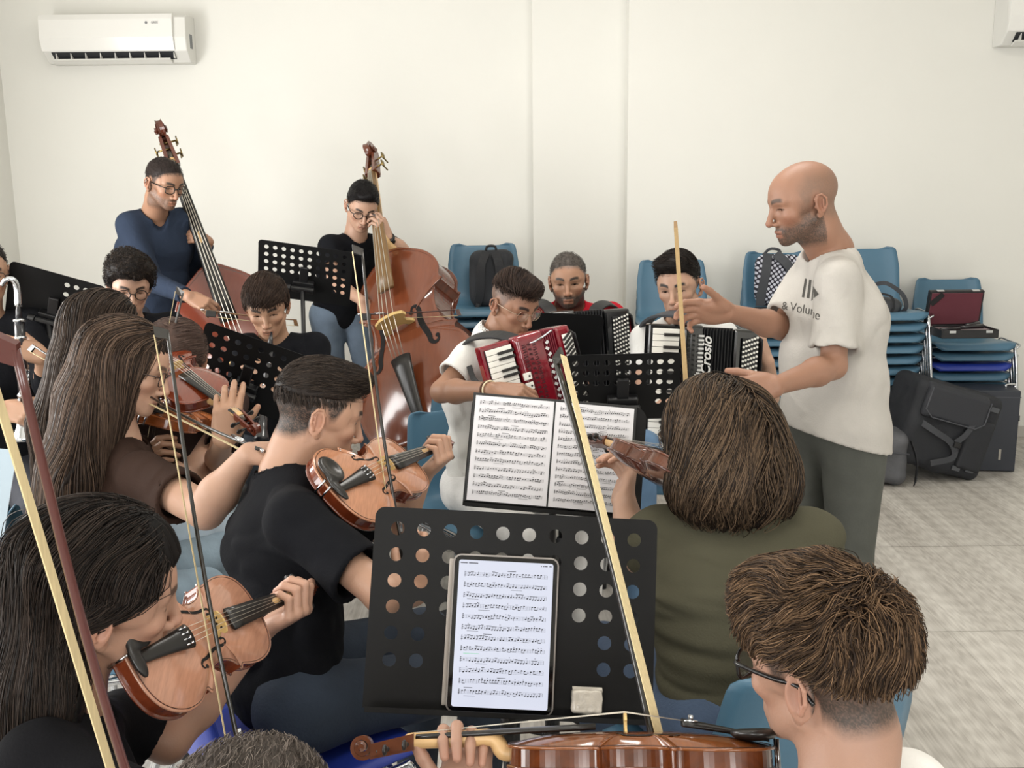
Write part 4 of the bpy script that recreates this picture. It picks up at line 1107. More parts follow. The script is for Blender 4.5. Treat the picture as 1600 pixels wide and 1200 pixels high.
    m = MB(); m.T = T; m.tube(smooth_pts([(xs + bass + 0.004, H * 0.04, 0.0), (xs + bass + 0.018, H * 0.3, -0.03), (xs + bass + 0.018, H * 0.7, -0.03), (xs + bass + 0.004, H * 0.96, 0.0)], 5), 0.03, 6, flat=(0.08, 1.0)); m.build('hand_strap', mat('leather_black', '1a1a1c', 0.6), rt, smooth=True)
    for i, (s, size, pos, shear, sx) in enumerate(texts):
        Vt, Ft = text_mesh(s, size, shear=shear, bold=size * 0.02, sx=sx); mm = MB(); Vt = Vt @ rotm((0, 0, 1), 90).T + np.array(pos); mm.T = T; mm.add(Vt, Ft); mm.build('lettering', mat('lever_white', 'dfe0e0', 0.25, metal=0.4), rt, kind='stuff')
    return rt
# ================================================================== the room
def struct(name, m, mt, bevel=0):
    o = m.build(name, mt, None, kind='structure', bevel=bevel) if isinstance(m, MB) else link(name, m, mt, None, kind='structure', bevel=bevel)
    return o
XL, XR, YB, YF, ZC = -3.12, 3.9, 6.55, -2.5, 3.4
YP, YR = 6.43, 6.26           # pillar face and right-hand wall face
plaster = mat('plaster', 'e3e2dc', 0.85, bump=0.08, bscale=60, var=0.015, vscale=1.2)
x1 = at(833, 300, YP)[0]; x2 = at(980, 300, YR)[0]
m = MB(); m.box(((XL + x1) / 2, YB + 0.1, ZC / 2), (x1 - XL, 0.2, ZC)); struct('wall_back', m, plaster)
m = MB(); m.box(((x2 + x1) / 2, YP + 0.16, ZC / 2), (x2 - x1, 0.32, ZC)); struct('trim_1', m, plaster)
m = MB(); m.box(((x2 + XR) / 2, YR + 0.25, ZC / 2), (XR - x2, 0.5, ZC)); struct('wall_back_right', m, plaster)
m = MB(); m.box((XR + 0.1, (YB + YF) / 2, ZC / 2), (0.2, YB - YF + 0.4, ZC)); struct('wall_right', m, plaster)
m = MB(); m.box(((XL + XR) / 2, (YB + YF) / 2, ZC + 0.06), (XR - XL + 0.4, YB - YF + 0.6, 0.12)); struct('ceiling', m, mat('ceiling_white', 'efede6', 0.9))
def wall_with_windows(name, axis, pos, a0, a1, wins, th=0.2):
    """wall along an axis with window openings"""
    m = MB(); z0, z1 = 0.75, 2.3; e = a0
    def bx(u0, u1, za, zb):
        if axis == 'y': m.box((pos, (u0 + u1) / 2, (za + zb) / 2), (th, u1 - u0, zb - za))
        else: m.box(((u0 + u1) / 2, pos, (za + zb) / 2), (u1 - u0, th, zb - za))
    bx(a0, a1, 0, z0); bx(a0, a1, z1, ZC)
    for (u0, u1) in wins: bx(e, u0, z0, z1); e = u1
    bx(e, a1, z0, z1); struct(name, m, plaster)
    for i, (u0, u1) in enumerate(wins):
        wn = len([o for o in bpy.data.objects if o.name.startswith('window_')]) + 1
        def R3(u, z, su, sz, t=0.05): return ((pos, u, z), (t, su, sz)) if axis == 'y' else ((u, pos, z), (su, t, sz))
        m = MB(); f = 0.06
        for (u, z, su, sz) in [((u0 + u1) / 2, z0 + f / 2, u1 - u0, f), ((u0 + u1) / 2, z1 - f / 2, u1 - u0, f), (u0 + f / 2, (z0 + z1) / 2, f, z1 - z0), (u1 - f / 2, (z0 + z1) / 2, f, z1 - z0), ((u0 + u1) / 2, (z0 + z1) / 2, 0.08, z1 - z0)]:
            m.box(*R3(u, z, su, sz))
        fr = struct('window_%d' % wn, m, mat('window_frame_white', 'eceae4', 0.5))
        for s in (-1, 1):
            g = MB(); g.box(*R3((u0 + u1) / 2 + s * (u1 - u0) * 0.25, (z0 + z1) / 2, (u1 - u0) / 2 - 0.1, z1 - z0 - 0.12, 0.006)); g.build('pane', mat('window_glass', 'ffffff', 0.02, trans=1.0, alpha=0.15), fr)
wall_with_windows('wall_left', 'y', XL - 0.1, YF - 0.2, YB + 0.2, [(0.1, 1.7), (2.8, 4.4)])
wall_with_windows('wall_front', 'x', YF - 0.1, XL, XR, [(-2.1, -0.3), (1.3, 3.1)])
# floor: vinyl boards whose cross joints run parallel to the back wall
m = MB(); m.box(((XL + XR) / 2, (YB + YF) / 2, -0.06), (XR - XL + 0.4, YB - YF + 0.4, 0.11)); FL = struct('floor', m, mat('joint_dark', '6d675f', 0.9))
def floor_mat():
    m = bpy.data.materials.new('vinyl_wood'); m.use_nodes = True; nt = m.node_tree; N, L = nt.nodes, nt.links; b = N['Principled BSDF']
    tc = N.new('ShaderNodeTexCoord')
    def noise(sc, scale, det=5, dist=0.0, rough=0.55):
        mp = N.new('ShaderNodeMapping'); mp.inputs['Scale'].default_value = sc; L.new(tc.outputs['Object'], mp.inputs[0])
        n = N.new('ShaderNodeTexNoise'); n.inputs['Scale'].default_value = scale; n.inputs['Detail'].default_value = det; n.inputs['Distortion'].default_value = dist; n.inputs['Roughness'].default_value = rough
        L.new(mp.outputs[0], n.inputs['Vector']); return n.outputs['Fac']
    a = noise((15, 0.5, 1), 1.0, 5, 0.5); c = noise((110, 2.0, 1), 1.0, 5, 0.6); d = noise((5.0, 0.2, 1), 1.0, 3); 
    mp = N.new('ShaderNodeMapping'); mp.inputs['Scale'].default_value = (9, 0.8, 1); L.new(tc.outputs['Object'], mp.inputs[0])
    wv = N.new('ShaderNodeTexWave'); wv.wave_type = 'RINGS'; wv.inputs['Scale'].default_value = 4.0; wv.inputs['Distortion'].default_value = 9; wv.inputs['Detail'].default_value = 3; wv.inputs['Detail Scale'].default_value = 0.8; L.new(mp.outputs[0], wv.inputs['Vector'])
    def mth(op, x, y):
        q = N.new('ShaderNodeMath'); q.operation = op
        for i, v in enumerate((x, y)):
            if isinstance(v, (int, float)): q.inputs[i].default_value = v
            else: L.new(v, q.inputs[i])
        return q.outputs[0]
    s = mth('ADD', mth('MULTIPLY', a, 0.42), mth('MULTIPLY', c, 0.30)); s = mth('ADD', s, mth('MULTIPLY', d, 0.26)); s = mth('ADD', s, mth('MULTIPLY', wv.outputs['Fac'], 0.07))
    r = N.new('ShaderNodeValToRGB'); e = r.color_ramp.elements; e[0].position = 0.36; e[0].color = (*srgb('9a948d'), 1); e[1].position = 0.66; e[1].color = (*srgb('d6d2cb'), 1)
    q = e.new(0.5); q.color = (*srgb('bbb6af'), 1)
    L.new(s, r.inputs[0]); L.new(r.outputs[0], b.inputs['Base Color']); b.inputs['Roughness'].default_value = 0.42
    bp = N.new('ShaderNodeBump'); bp.inputs['Strength'].default_value = 0.15; bp.inputs['Distance'].default_value = 0.002; L.new(c, bp.inputs['Height']); L.new(bp.outputs[0], b.inputs['Normal'])
    return m
fm = floor_mat()
ys = [5.19 - 0.873 * i for i in range(-2, 9)]
for i in range(len(ys) - 1):
    ya, yb = ys[i + 1] + 0.002, ys[i] - 0.002
    for j in range(6):
        xa = XL + j * 1.17; xb = min(xa + 1.17, XR) - 0.0006
        m = MB(); zz = 0.0005 * ((i * 7 + j * 3) % 3); m.box(((xa + xb) / 2, (ya + yb) / 2, -0.003 + zz / 2 - 0.0005), (xb - xa, yb - ya, 0.005 + zz)); m.build('floor_board', fm, FL)
for nm, a, b_ in (('baseboard_back', (XL, YB - 0.006), (x1, YB - 0.006)), ('baseboard_pillar', (x1, YP - 0.006), (x2, YP - 0.006)), ('baseboard_right', (x2, YR - 0.006), (XR, YR - 0.006))):
    m = MB(); m.box(((a[0] + b_[0]) / 2, a[1], 0.035), (b_[0] - a[0], 0.012, 0.07)); struct(nm, m, mat('skirting_grey', 'b9b5ae', 0.5), bevel=0.002)
# batten housings added overhead for the two unseen fill lights
for i, y in enumerate((0.9, 3.6)):
    t = root('fill_light_housing', (0.6, y, 3.36), 'added white batten housing of the unseen fill light over the %s rows of players' % ('front' if i == 0 else 'back'), 'lamp', 'added fill light battens')
    m = MB(); m.box((0.6, y, 3.38), (1.3, 0.34, 0.04)); m.build('housing', mat('window_frame_white', 'eceae4', 0.5), t, bevel=0.004)

# ------------------------------------------------------------------ air conditioners
def air_conditioner(label, x0, x1_, zt, zb, yw):
    w = x1_ - x0; h = zt - zb; cx = (x0 + x1_) / 2; D = 0.20; wht = mat('ac_gloss', 'e9e8e4', 0.14, coat=0.6); sd = mat('ac_side', 'dcdbd6', 0.45)
    t = root('air_conditioner', (cx, yw, zb), label, 'air conditioner', 'wall air conditioners')
    def sec(x, g=0.0): return [(x, yw, zb + g), (x, yw - D * 0.55, zb + g), (x, yw - D * 0.88 + g, zb + h * 0.22), (x, yw - D * 0.96 + g, zb + h * 0.5), (x, yw - D * 0.9 + g, zt - h * 0.08 - g), (x, yw - D * 0.70, zt - g), (x, yw, zt - g)]
    m = MB(); m.loft([sec(x0, 0.004), sec(x0 + 0.006), sec(x1_ - 0.006), sec(x1_, 0.004)]); m.build('casing', sd, t, bevel=0.003)
    m = MB(); xa, xb = x0 - 0.002, x1_ - w * 0.085
    P = lambda x, o: [(x, yw - D * 0.93 - o, zb + h * 0.235), (x, yw - D * 1.05 - o, zb + h * 0.5), (x, yw - D * 1.02 - o, zt - h * 0.12), (x, yw - D * 0.94 - o, zt - h * 0.01), (x, yw - D * 0.90, zt - h * 0.02), (x, yw - D * 0.93, zb + h * 0.25)]
    m.loft([P(xa, 0), P(xb, 0)]); m.build('front_panel', wht, t, bevel=0.004)
    m = MB(); m.hexa([(xa + w * 0.06, yw - D * 0.56, zb + 0.004), (xb - 0.005, yw - D * 0.56, zb + 0.004), (xb - 0.005, yw - D * 0.50, zb + 0.03), (xa + w * .06, yw - D * .50, zb + 0.03),
                      (xa + w * 0.06, yw - D * 0.90, zb + h * 0.21), (xb - 0.005, yw - D * 0.90, zb + h * 0.21), (xb - 0.005, yw - D * 0.80, zb + h * 0.24), (xa + w * .06, yw - D * .80, zb + h * 0.24)]); m.build('air_outlet', mat('outlet_dark', '26282c', 0.6), t)
    for i in range(9):
        x = xa + w * 0.09 + (xb - xa - w * 0.10) * i / 8; m = MB(); m.box((x, yw - D * 0.80, zb + h * 0.135), (0.004, 0.03, h * 0.12)); m.build('louvre', sd, t)
    m = MB(); m.box((cx - 0.03, yw - D * 0.70, zb + h * 0.03), (w * 0.82, D * 0.26, 0.010), rotm((1, 0, 0), -24)); m.build('deflector_flap', sd, t, bevel=0.002)
    Vt, Ft = text_mesh('GREE', 0.018); m = MB(); Vt = Vt @ rotm((1, 0, 0), 90).T + np.array([xb - 0.10, yw - D * 1.045, zt - h * 0.20]); m.add(Vt, Ft); a = np.linspace(0, 2 * np.pi, 12, endpoint=False)
    m.add([(xb - 0.15 + 0.008 * math.cos(g), yw - D * 1.045, zt - h * 0.20 + 0.008 * math.sin(g)) for g in a], [tuple(range(12))]); m.build('lettering', mat('letter_grey', '77797c', 0.5), t, kind='stuff')
    m = MB(); m.box((x1_ - 0.0005, yw - D * 0.45, zb + h * 0.45), (0.003, 0.05, h * 0.3)); m.build('side_grip', mat('letter_grey', '77797c', 0.5), t)
    return t
a0, a1 = at(59, 22, YB - 0.2), at(292, 95, YB - 0.2)
air_conditioner('white wall air conditioner high on the left wall above the bass player in blue', a0[0], a1[0], a0[2] - 0.0, a1[2], YB - 0.001)
a0 = at(1575, 68, YR - 0.2)
air_conditioner('air conditioner cut off at the upper right corner above the chair stack', a0[0], a0[0] + 0.95, a0[2] + 0.30, a0[2], YR - 0.001)

# ------------------------------------------------------------------ stacks of chairs
BLUE, ELEC = '4A7088', '2A3FA0'
ch0 = {}
def chair_at(x, y, z, rz, label, col=BLUE, group='stacking chairs', tilt=0.0):
    mw = Matrix.Translation((x, y, z)) @ Matrix.Rotation(rz, 4, 'Z') @ Matrix.Rotation(tilt, 4, 'X')
    if col not in ch0:
        o = make_chair(label, col, group); ch0[col] = o; o['first'] = 1
        return copy_tree(o, mw, label, group)
    return copy_tree(ch0[col], mw, label, group)
def stack(px, pyseat, Y, n, rz, where, blues=(), group='stacked chairs along the back wall', step=0.060):
    p = at(px, pyseat, Y - 0.2); top = p[2] - 0.44
    names = ['topmost', 'second', 'third', 'fourth', 'fifth', 'sixth', 'seventh', 'eighth', 'ninth']
    k = max(0, int(round(top / step))); z0 = 0.0; step = top / k if k else step
    for i in range(k + 1):
        lvl = k - i
        c = ELEC if lvl in blues else BLUE; nm = 'electric blue' if lvl in blues else 'blue'
        chair_at(p[0], Y - 0.014 * i + 0.014 * k * 0.5, z0 + step * i, rz, '%s plastic chair, %s in stack %s' % (nm, names[lvl] if lvl < 9 else 'lowest', where) if lvl else 'topmost %s plastic chair in stack %s' % (nm, where), c, group)
    return p
stack(760, 482, 5.80, 8, 0.10, 'holding the black backpack')
stack(1066, 508, 5.85, 7, 0.02, 'behind the white-shirted accordionist')
stack(1240, 495, 5.80, 8, 0.0, 'holding the dotted backpack')
stack(1380, 488, 5.80, 7, -0.02, 'holding the black shoulder bag')
pc = stack(1520, 536, 5.95, 4, -0.03, 'holding the open case', blues=(2,))
for c in list(ch0.values()):
    pass
# ================================================================== music stands
def stand_px(label, bl, br, tm, Yb, Yt, back=False, h=None, **kw):
    A0, A1, T_ = at(*bl, Yb), at(*br, Yb), at(*tm, Yt); B = (A0 + A1) / 2; y = nz(T_ - B); x = A1 - A0; w = np.linalg.norm(x); x = nz(x - y * np.dot(x, y))
    if back: x = -x
    z = np.cross(x, y); R = np.stack([x, y, z], 1); H_ = np.linalg.norm(T_ - B)
    return music_stand(label, B, R, w=kw.pop('w', w), h=h or H_, **kw), B, R, w, H_
SK = [(i, j) for j in (2, 3) for i in range(3, 7)] + [(i, j) for j in (4, 5) for i in range(2, 8)]
main_stand, MB_, MR, Mw, Mh = stand_px('large black perforated music stand holding a tablet in front', (566, 1106), (1019, 1126), (808, 802), 1.585, 1.70, holes=(10, 6), skip=SK, hr=0.0118, my=0.014, mx=0.017, pitch=0.0440, legdir=0.9)
m_stand2, B2, R2, w2, h2 = stand_px('black music stand carrying an open score folder, before the woman in green', (722, 797), (1000, 806), (875, 626), 2.42, 2.52, plain=True, legdir=0.2)
stand_px('black music stand in front of the red accordion, its back to us', (1058, 657), (884, 652), (974, 553), 3.02, 2.93, back=False, holes=(10, 5), skip=[(i, j) for j in (3, 4) for i in range(2, 8)], my=0.012, mx=0.014)
stand_px('plain black music stand before the man in the red polo', (938, 556), (812, 552), (880, 490), 3.98, 3.90, plain=True)
stand_px('black perforated music stand standing before the right bass player', (546, 472), (403, 466), (478, 384), 4.45, 4.35, holes=(10, 6), skip=[(i, j) for j in (4, 5) for i in range(2, 10)], my=0.012, mx=0.016, hr=0.0095)
stand_px('black music stand with dark holes before the clarinet boy with the fringe', (432, 642), (312, 628), (403, 530), 3.28, 3.20, back=False, w=0.335, holes=(8, 5), skip=[(i, 4) for i in range(1, 8)], my=0.014, mx=0.018)
stand_px('black music stand at far left before the bass clarinet player', (150, 517), (10, 527), (92, 428), 3.75, 3.66, holes=(9, 5), skip=[(i, j) for j in range(5) for i in range(4, 9)] + [(i, 4) for i in range(9)], my=0.016, mx=0.02)
lst, LB, LR_, lw, lh = stand_px('black music stand with a score at the lower left edge', (-150, 890), (-18, 900), (-60, 752), 1.86, 1.92, plain=True)

# tablet lying on the main stand
def on_desk(B, R, u, v, lift): return B + R @ A(u, v, lift)
T0 = root('tablet', tuple(on_desk(MB_, MR, 0, 0.01, 0.006)), 'tablet in a grey folding case showing a bright page of music', 'tablet')
tc_ = on_desk(MB_, MR, -0.0145, 0.132, 0.010)
tw, thh = 0.181, 0.262
def rrect(w, h, r, n=6):
    P = []
    for cx, cy, a0 in ((w / 2 - r, h / 2 - r, 0), (-w / 2 + r, h / 2 - r, 90), (-w / 2 + r, -h / 2 + r, 180), (w / 2 - r, -h / 2 + r, 270)):
        for i in range(n): g = math.radians(a0 + 90 * i / (n - 1)); P.append((cx + r * math.cos(g), cy + r * math.sin(g)))
    return P
m = MB(); m.T = (MR, tc_); m.prism(rrect(tw, thh, 0.014), -0.004, 0.004); m.build('case', mat('case_grey', '8f8985', 0.5), T0, bevel=0.0015)
m = MB(); m.T = (MR, tc_); m.box((-0.004, 0.0, -0.006), (tw + 0.006, thh * 0.93, 0.0025)); m.build('case_flap', mat('case_flap_grey', 'a9a19a', 0.6), T0, bevel=0.001)
m = MB(); m.T = (MR, tc_); m.prism(rrect(tw - 0.006, thh - 0.006, 0.011), 0.004, 0.0052); m.build('bezel', mat('bezel_black', '0b0b0d', 0.08), T0)
m = MB(); m.T = (MR, tc_); m.prism(rrect(tw - 0.020, thh - 0.020, 0.004), 0.0052, 0.0054); m.build('screen', mat('screen_lit', '16181c', 0.15, emit=('e6eafa', 1.0)), T0)
sheet_music(T0, MR, tc_ + MR @ A(-(tw - 0.020) / 2, -(thh - 0.020) / 2 + 0.012, 0.0054), tw - 0.020, thh - 0.044, 12, 3, dens=30, lift=0.0002)
m = MB(); m.T = (MR, tc_)
for i, (x, w_) in enumerate(((-0.072, 0.012), (-0.056, 0.016), (0.060, 0.002), (0.064, 0.002), (0.068, 0.005), (0.0755, 0.004))): m.box((x, thh / 2 - 0.0150, 0.0055), (w_, 0.0014, 0.0002))
m.build('status_bar', mat('ink_1b1b1f', '1b1b1f', 0.9), T0, kind='stuff')
m = MB(); m.T = (MR, tc_); m.box((-0.052, -0.034, 0.0056), (0.026, 0.0007, 0.0001)); m.build('green_marking', mat('ink_green', '4fbf7a', 0.8, emit=('4fbf7a', 0.3)), T0)
# tissue packet
S = SDF(); c = on_desk(MB_, MR, 0.131, 0.030, 0.017); S.frame(MR, c); S.rbox((0, 0, 0), (0.026, 0.0195, 0.011), 0.006, k=0); S.frame(); S.disp(lambda P: 0.0013 * snoise(P, 190, 3))
tp_ = root('tissue_packet', tuple(c), 'small crumpled plastic packet of tissues on the stand ledge', 'tissues'); link('wrapper', S.mesh(0.0016), mat('wrapper_film', 'cfc8bd', 0.22, bump=0.5, bscale=120, var=0.08, vscale=60, coat=0.6), tp_)
m = MB(); m.T = (MR, c); m.box((0, 0.0195, 0.004), (0.05, 0.004, 0.010), rotm((1, 0, 0), 20)); m.build('seam_fold', mat('wrapper_film', 'cfc8bd', 0.22), tp_)

# score folder on the second stand
F0 = root('score_folder', tuple(B2 + R2 @ A(0, 0, 0.01)), 'open black display folder with two pages of printed music', 'sheet music')
pw, ph = 0.197, 0.262; cx = 0.0
m = MB(); m.T = (R2, B2); m.box((-0.012, ph / 2 + 0.016, 0.006), (2 * pw + 0.018, ph + 0.010, 0.004)); m.build('cover', mat('folder_black', '19191b', 0.5), F0, bevel=0.001)
for s, sd in ((-1, 5), (1, 9)):
    px_ = -0.012 + s * (pw / 2 + 0.0022)
    m = MB(); m.T = (R2, B2); n = 9; us = np.linspace(-0.5, 0.5, n); zs = 0.0095 + 0.0025 * np.cos((us * s + 0.5) * 2.2)
    V = [(px_ + u * pw, y, z) for y in (0.014, 0.014 + ph) for u, z in zip(us, zs)]; m.add(V, [(i, i + 1, n + i + 1, n + i) for i in range(n - 1)]); m.build('page', mat('paper_white', 'e6e5ea', 0.45, coat=0.15), F0, smooth=True)
    sheet_music(F0, R2, B2 + R2 @ A(px_ - pw / 2, 0.020, 0.0128), pw, ph - 0.01, 12 if s < 0 else 13, sd, dens=30)
m = MB(); m.T = (R2, B2); m.box((-0.012, ph / 2 + 0.014, 0.0115), (0.004, ph, 0.003)); m.build('spine', mat('folder_black', '19191b', 0.5), F0)
# score at the lower left edge
G0 = root('score_sheets', tuple(LB + LR_ @ A(0, 0, 0.01)), 'glossy plastic sleeve and loose score on the stand at lower left', 'sheet music')
m = MB(); m.T = (LR_, LB); m.box((0.0, 0.13, 0.006), (0.2, 0.23, 0.002)); m.build('sleeve', mat('sleeve_pale', 'a8b8c4', 0.25, coat=0.5), G0)
m = MB(); m.T = (LR_, LB); m.box((-0.022, 0.105, 0.009), (0.16, 0.20, 0.002)); m.build('page', mat('paper_white', 'e6e5ea', 0.45), G0)
sheet_music(G0, LR_, LB + LR_ @ A(-0.10, 0.01, 0.0103), 0.16, 0.19, 9, 21)

# ================================================================== instruments
def two_point(p0px, p1px, Y0, L, far=True):
    p0 = at(*p0px, Y0); best = None
    for Y1 in np.arange(Y0 - L, Y0 + L, 0.004):
        p1 = at(*p1px, Y1); d = abs(np.linalg.norm(p1 - p0) - L)
        if (Y1 >= Y0) == far and (best is None or d < best[0]): best = (d, p1)
    return p0, best[1]
def cam_dir(p): return nz(CAM - p)
VL = 0.588
p0, p1 = two_point((180, 1052), (484, 922), 1.43, VL); R, o, sc = axes(p0, p1, cam_dir(p0) * 1.0 + A(-0.02, 0, 0.12), VL)
V1 = string_instrument('violin', 'violin', 'glossy pale copper violin held by the dark-haired girl in front', 'violin', 'violins', R, o, sc, top='AE7E66', side='7A3A22', back='6E3420'); V1R, V1o = R * sc, o
p0, p1 = two_point((508, 785), (700, 700), 2.03, VL); R, o, sc = axes(p0, p1, cam_dir(p0) * 1.0 + A(-0.02, 0, 0.3), VL)
V2 = string_instrument('violin', 'violin', 'shiny light amber violin held by the boy in the black T-shirt', 'violin', 'violins', R, o, sc, top='B98263', side='6A2E18', back='6E3420'); V2R, V2o = R * sc, o
p0, p1 = two_point((222, 560), (412, 690), 2.92, VL, far=False); R, o, sc = axes(p0, p1, cam_dir(p0) * 0.7 + A(0.2, 0, 0.6), VL)
V3 = string_instrument('violin', 'violin', 'reddish brown violin pointing down to the right behind the girl with glasses', 'violin', 'violins', R, o, sc, top='76331C', side='5A2414', back='5A2414', simple=True); V3R, V3o = R * sc, o
p0, p1 = two_point((232, 664), (352, 655), 2.74, VL); R, o, sc = axes(p0, p1, cam_dir(p0) * 0.75 + A(-0.1, 0.1, 0.75), VL)
V4 = string_instrument('violin', 'violin', 'orange violin half hidden by the long brown hair of its player', 'violin', 'violins', R, o, sc, top='B4693A', side='8A4A22', back='8A4A22', simple=True); V4R, V4o = R * sc, o
p0, p1 = two_point((1105, 775), (912, 697), 1.93, VL); R, o, sc = axes(p0, p1, A(0.25, 0.75, 0.65), VL)
V5 = string_instrument('violin', 'violin', 'dark brown violin of the woman in green, its back and ribs showing', 'violin', 'violins', R, o, sc, top='5E321E', side='583222', back='482318', coat=0.35); V5R, V5o = R * sc, o
p0, p1 = two_point((1208, 1200), (528, 1196), 1.24, VL); R, o, sc = axes(p0, p1, A(0.0, 0.46, 0.88), VL)
V6 = string_instrument('violin', 'violin', 'flamed red-brown violin seen edge-on along the lower edge', 'violin', 'violins', R, o, sc, top='75421f', side='532810', back='532810', coat=0.45); V6R, V6o = R * sc, o
BLn = 1.88
p1, p0 = two_point((249, 192), (440, 735), 5.42, BLn, far=False); R, o, sc = axes(p0, p1, A(0.34, -1, 0.15), BLn)
B1 = string_instrument('bass', 'double_bass', 'red-brown double bass on the left played by the man in blue', 'double bass', 'double basses', R, o, sc, top='74392a', side='552a1c', back='552a1c', simple=True, wear=0.07, coat=0.5); B1R, B1o = R * sc, o
p1, p0 = two_point((566, 222), (655, 674), 5.75, BLn, far=False); R, o, sc = axes(p0, p1, A(-0.36, -1, 0.15), BLn)
B2b = string_instrument('bass', 'double_bass', 'orange-brown double bass on the right played by the youth in black', 'double bass', 'double basses', R, o, sc, top='6e3a24', side='5c2e1c', back='5c2e1c', simple=True, wear=0.10, coat=0.6, board='7a5e3c'); B2R, B2o = R * sc, o
print('bass1', B1o, 'bass2', B2o)

# ------------------------------------------------------------------ bows
bw = {}
bw['A'] = bow('violin_bow', 'large red-brown bow standing upright at the left edge nearest the camera', at(24, 545, 0.63), at(292, 1480, 0.80), A(-1, 0.1, 0.15), 'violin bows', stick='4a1a15', th=1.0)
bw['B'] = bow('violin_bow', 'black bow crossing the pale copper violin of the girl in front', at(262, 520, 1.72), at(394, 1262, 1.48), A(-1, -0.1, 0.1), 'violin bows', stick='17140f')
bw['C'] = bow('violin_bow', 'dark bow rising from the amber violin of the boy in black', at(566, 392, 2.30), at(634, 885, 2.10), A(-1, -0.3, 0.1), 'violin bows', stick='1c1613')
bw['D'] = bow('violin_bow', 'wide black bow with bright hair slanting across the big music stand', at(868, 562, 1.62), at(1052, 1300, 1.22), A(0.8, -0.6, 0.1), 'violin bows', stick='17140f', th=1.7, hw=0.0115, gap=0.015)
bw['E'] = bow('violin_bow', 'tan bow pointing straight up before the conductor\'s hand', at(1057, 362, 2.28), at(1092, 900, 1.95), A(-0.2, -1, 0.0), 'violin bows', stick='8A6A42', hair='9c8258', th=1.1)
bw['F'] = bow('violin_bow', 'short-looking pale bow tip in front of the left double bass', at(286, 458, 3.00), at(222, 800, 2.70), A(-1, -0.4, 0.1), 'violin bows', stick='1c1613')
bw['G'] = bow('violin_bow', 'thin black bow behind the far left music stand', at(52, 540, 3.30), at(262, 655, 3.00), A(-0.2, -0.3, -1), 'violin bows', stick='1c1613')
bw['H'] = bow('violin_bow', 'black bow held level by the brown-haired girl in glasses', at(212, 606, 2.66), at(408, 703, 2.22), A(-0.1, -0.2, -1), 'violin bows', stick='1c1613')
_ps = B2o + B2R @ A(0, 0.82, 0.13); _p1 = B1o + B1R @ A(0, 0.82, 0.13)
bw['I'] = bow('bass_bow', 'bass bow across the strings of the left double bass', at(462, 500, min(4.80, _p1[1] - 0.02)), at(318, 484, min(4.72, _p1[1] - 0.06)), A(0, -0.3, -1), 'bass bows', stick='6b4a2a', bass=True)
bw['J'] = bow('bass_bow', 'bass bow with dark tip across the right double bass', at(716, 484, _ps[1] - 0.16), at(562, 491, _ps[1] - 0.05), A(0, -0.3, -1), 'bass bows', stick='3a1a14', bass=True)

# ------------------------------------------------------------------ accordions
def img_frame(o, xpx, ypx, Yx, Yy):
    """x and y axes from image points at given depths"""
    x = nz(xpx - o); y = nz(ypx - o); y = nz(y - x * np.dot(x, y)); return np.stack([x, y, np.cross(x, y)], 1)
top = at(757, 549, 3.12); R = img_frame(top, at(884, 512, 3.24), at(757 - 40, 549 - 133, 3.14), 0, 0); Hh = 0.37
AC1 = accordion('red pearl piano accordion played by the boy with thin glasses', R, top - R[:, 1] * Hh, nwhite=20, H=Hh, kx=0.092, body=0.095, bel=0.045, bass=0.055, D=0.15, group='accordions'); A1R = R
top = at(1020, 512, 3.66); R = img_frame(top, at(1190, 520, 3.74), at(1020 - 14, 512 - 100, 3.68), 0, 0); Hh = 0.43
AC2 = accordion('black piano accordion with white lettering beside the conductor\'s arm', R, top - R[:, 1] * Hh, col='101113', dark=True, nwhite=19, H=Hh, kx=0.105, body=0.075, bel=0.120, bass=0.10, D=0.17, group='accordions',
                texts=[('Stradella', 0.026, (0.172, 0.235, 0.0185), 0.3, 0.9), ('Crosio', 0.050, (0.205, 0.335, 0.0185), 0.3, 1.0), ('Fratelli', 0.044, (0.222, 0.19, 0.0185), 0.3, 1.0)]); A2R = R
top = at(818, 497, 4.13); R = img_frame(top, at(990, 484, 4.20), at(818 - 10, 497 - 100, 4.16), 0, 0); Hh = 0.42
AC3 = accordion('black piano accordion of the man in the red polo', R, top - R[:, 1] * Hh, col='141517', dark=True, nwhite=19, H=Hh, kx=0.10, body=0.10, bel=0.12, bass=0.11, D=0.18, group='accordions'); A3R = R

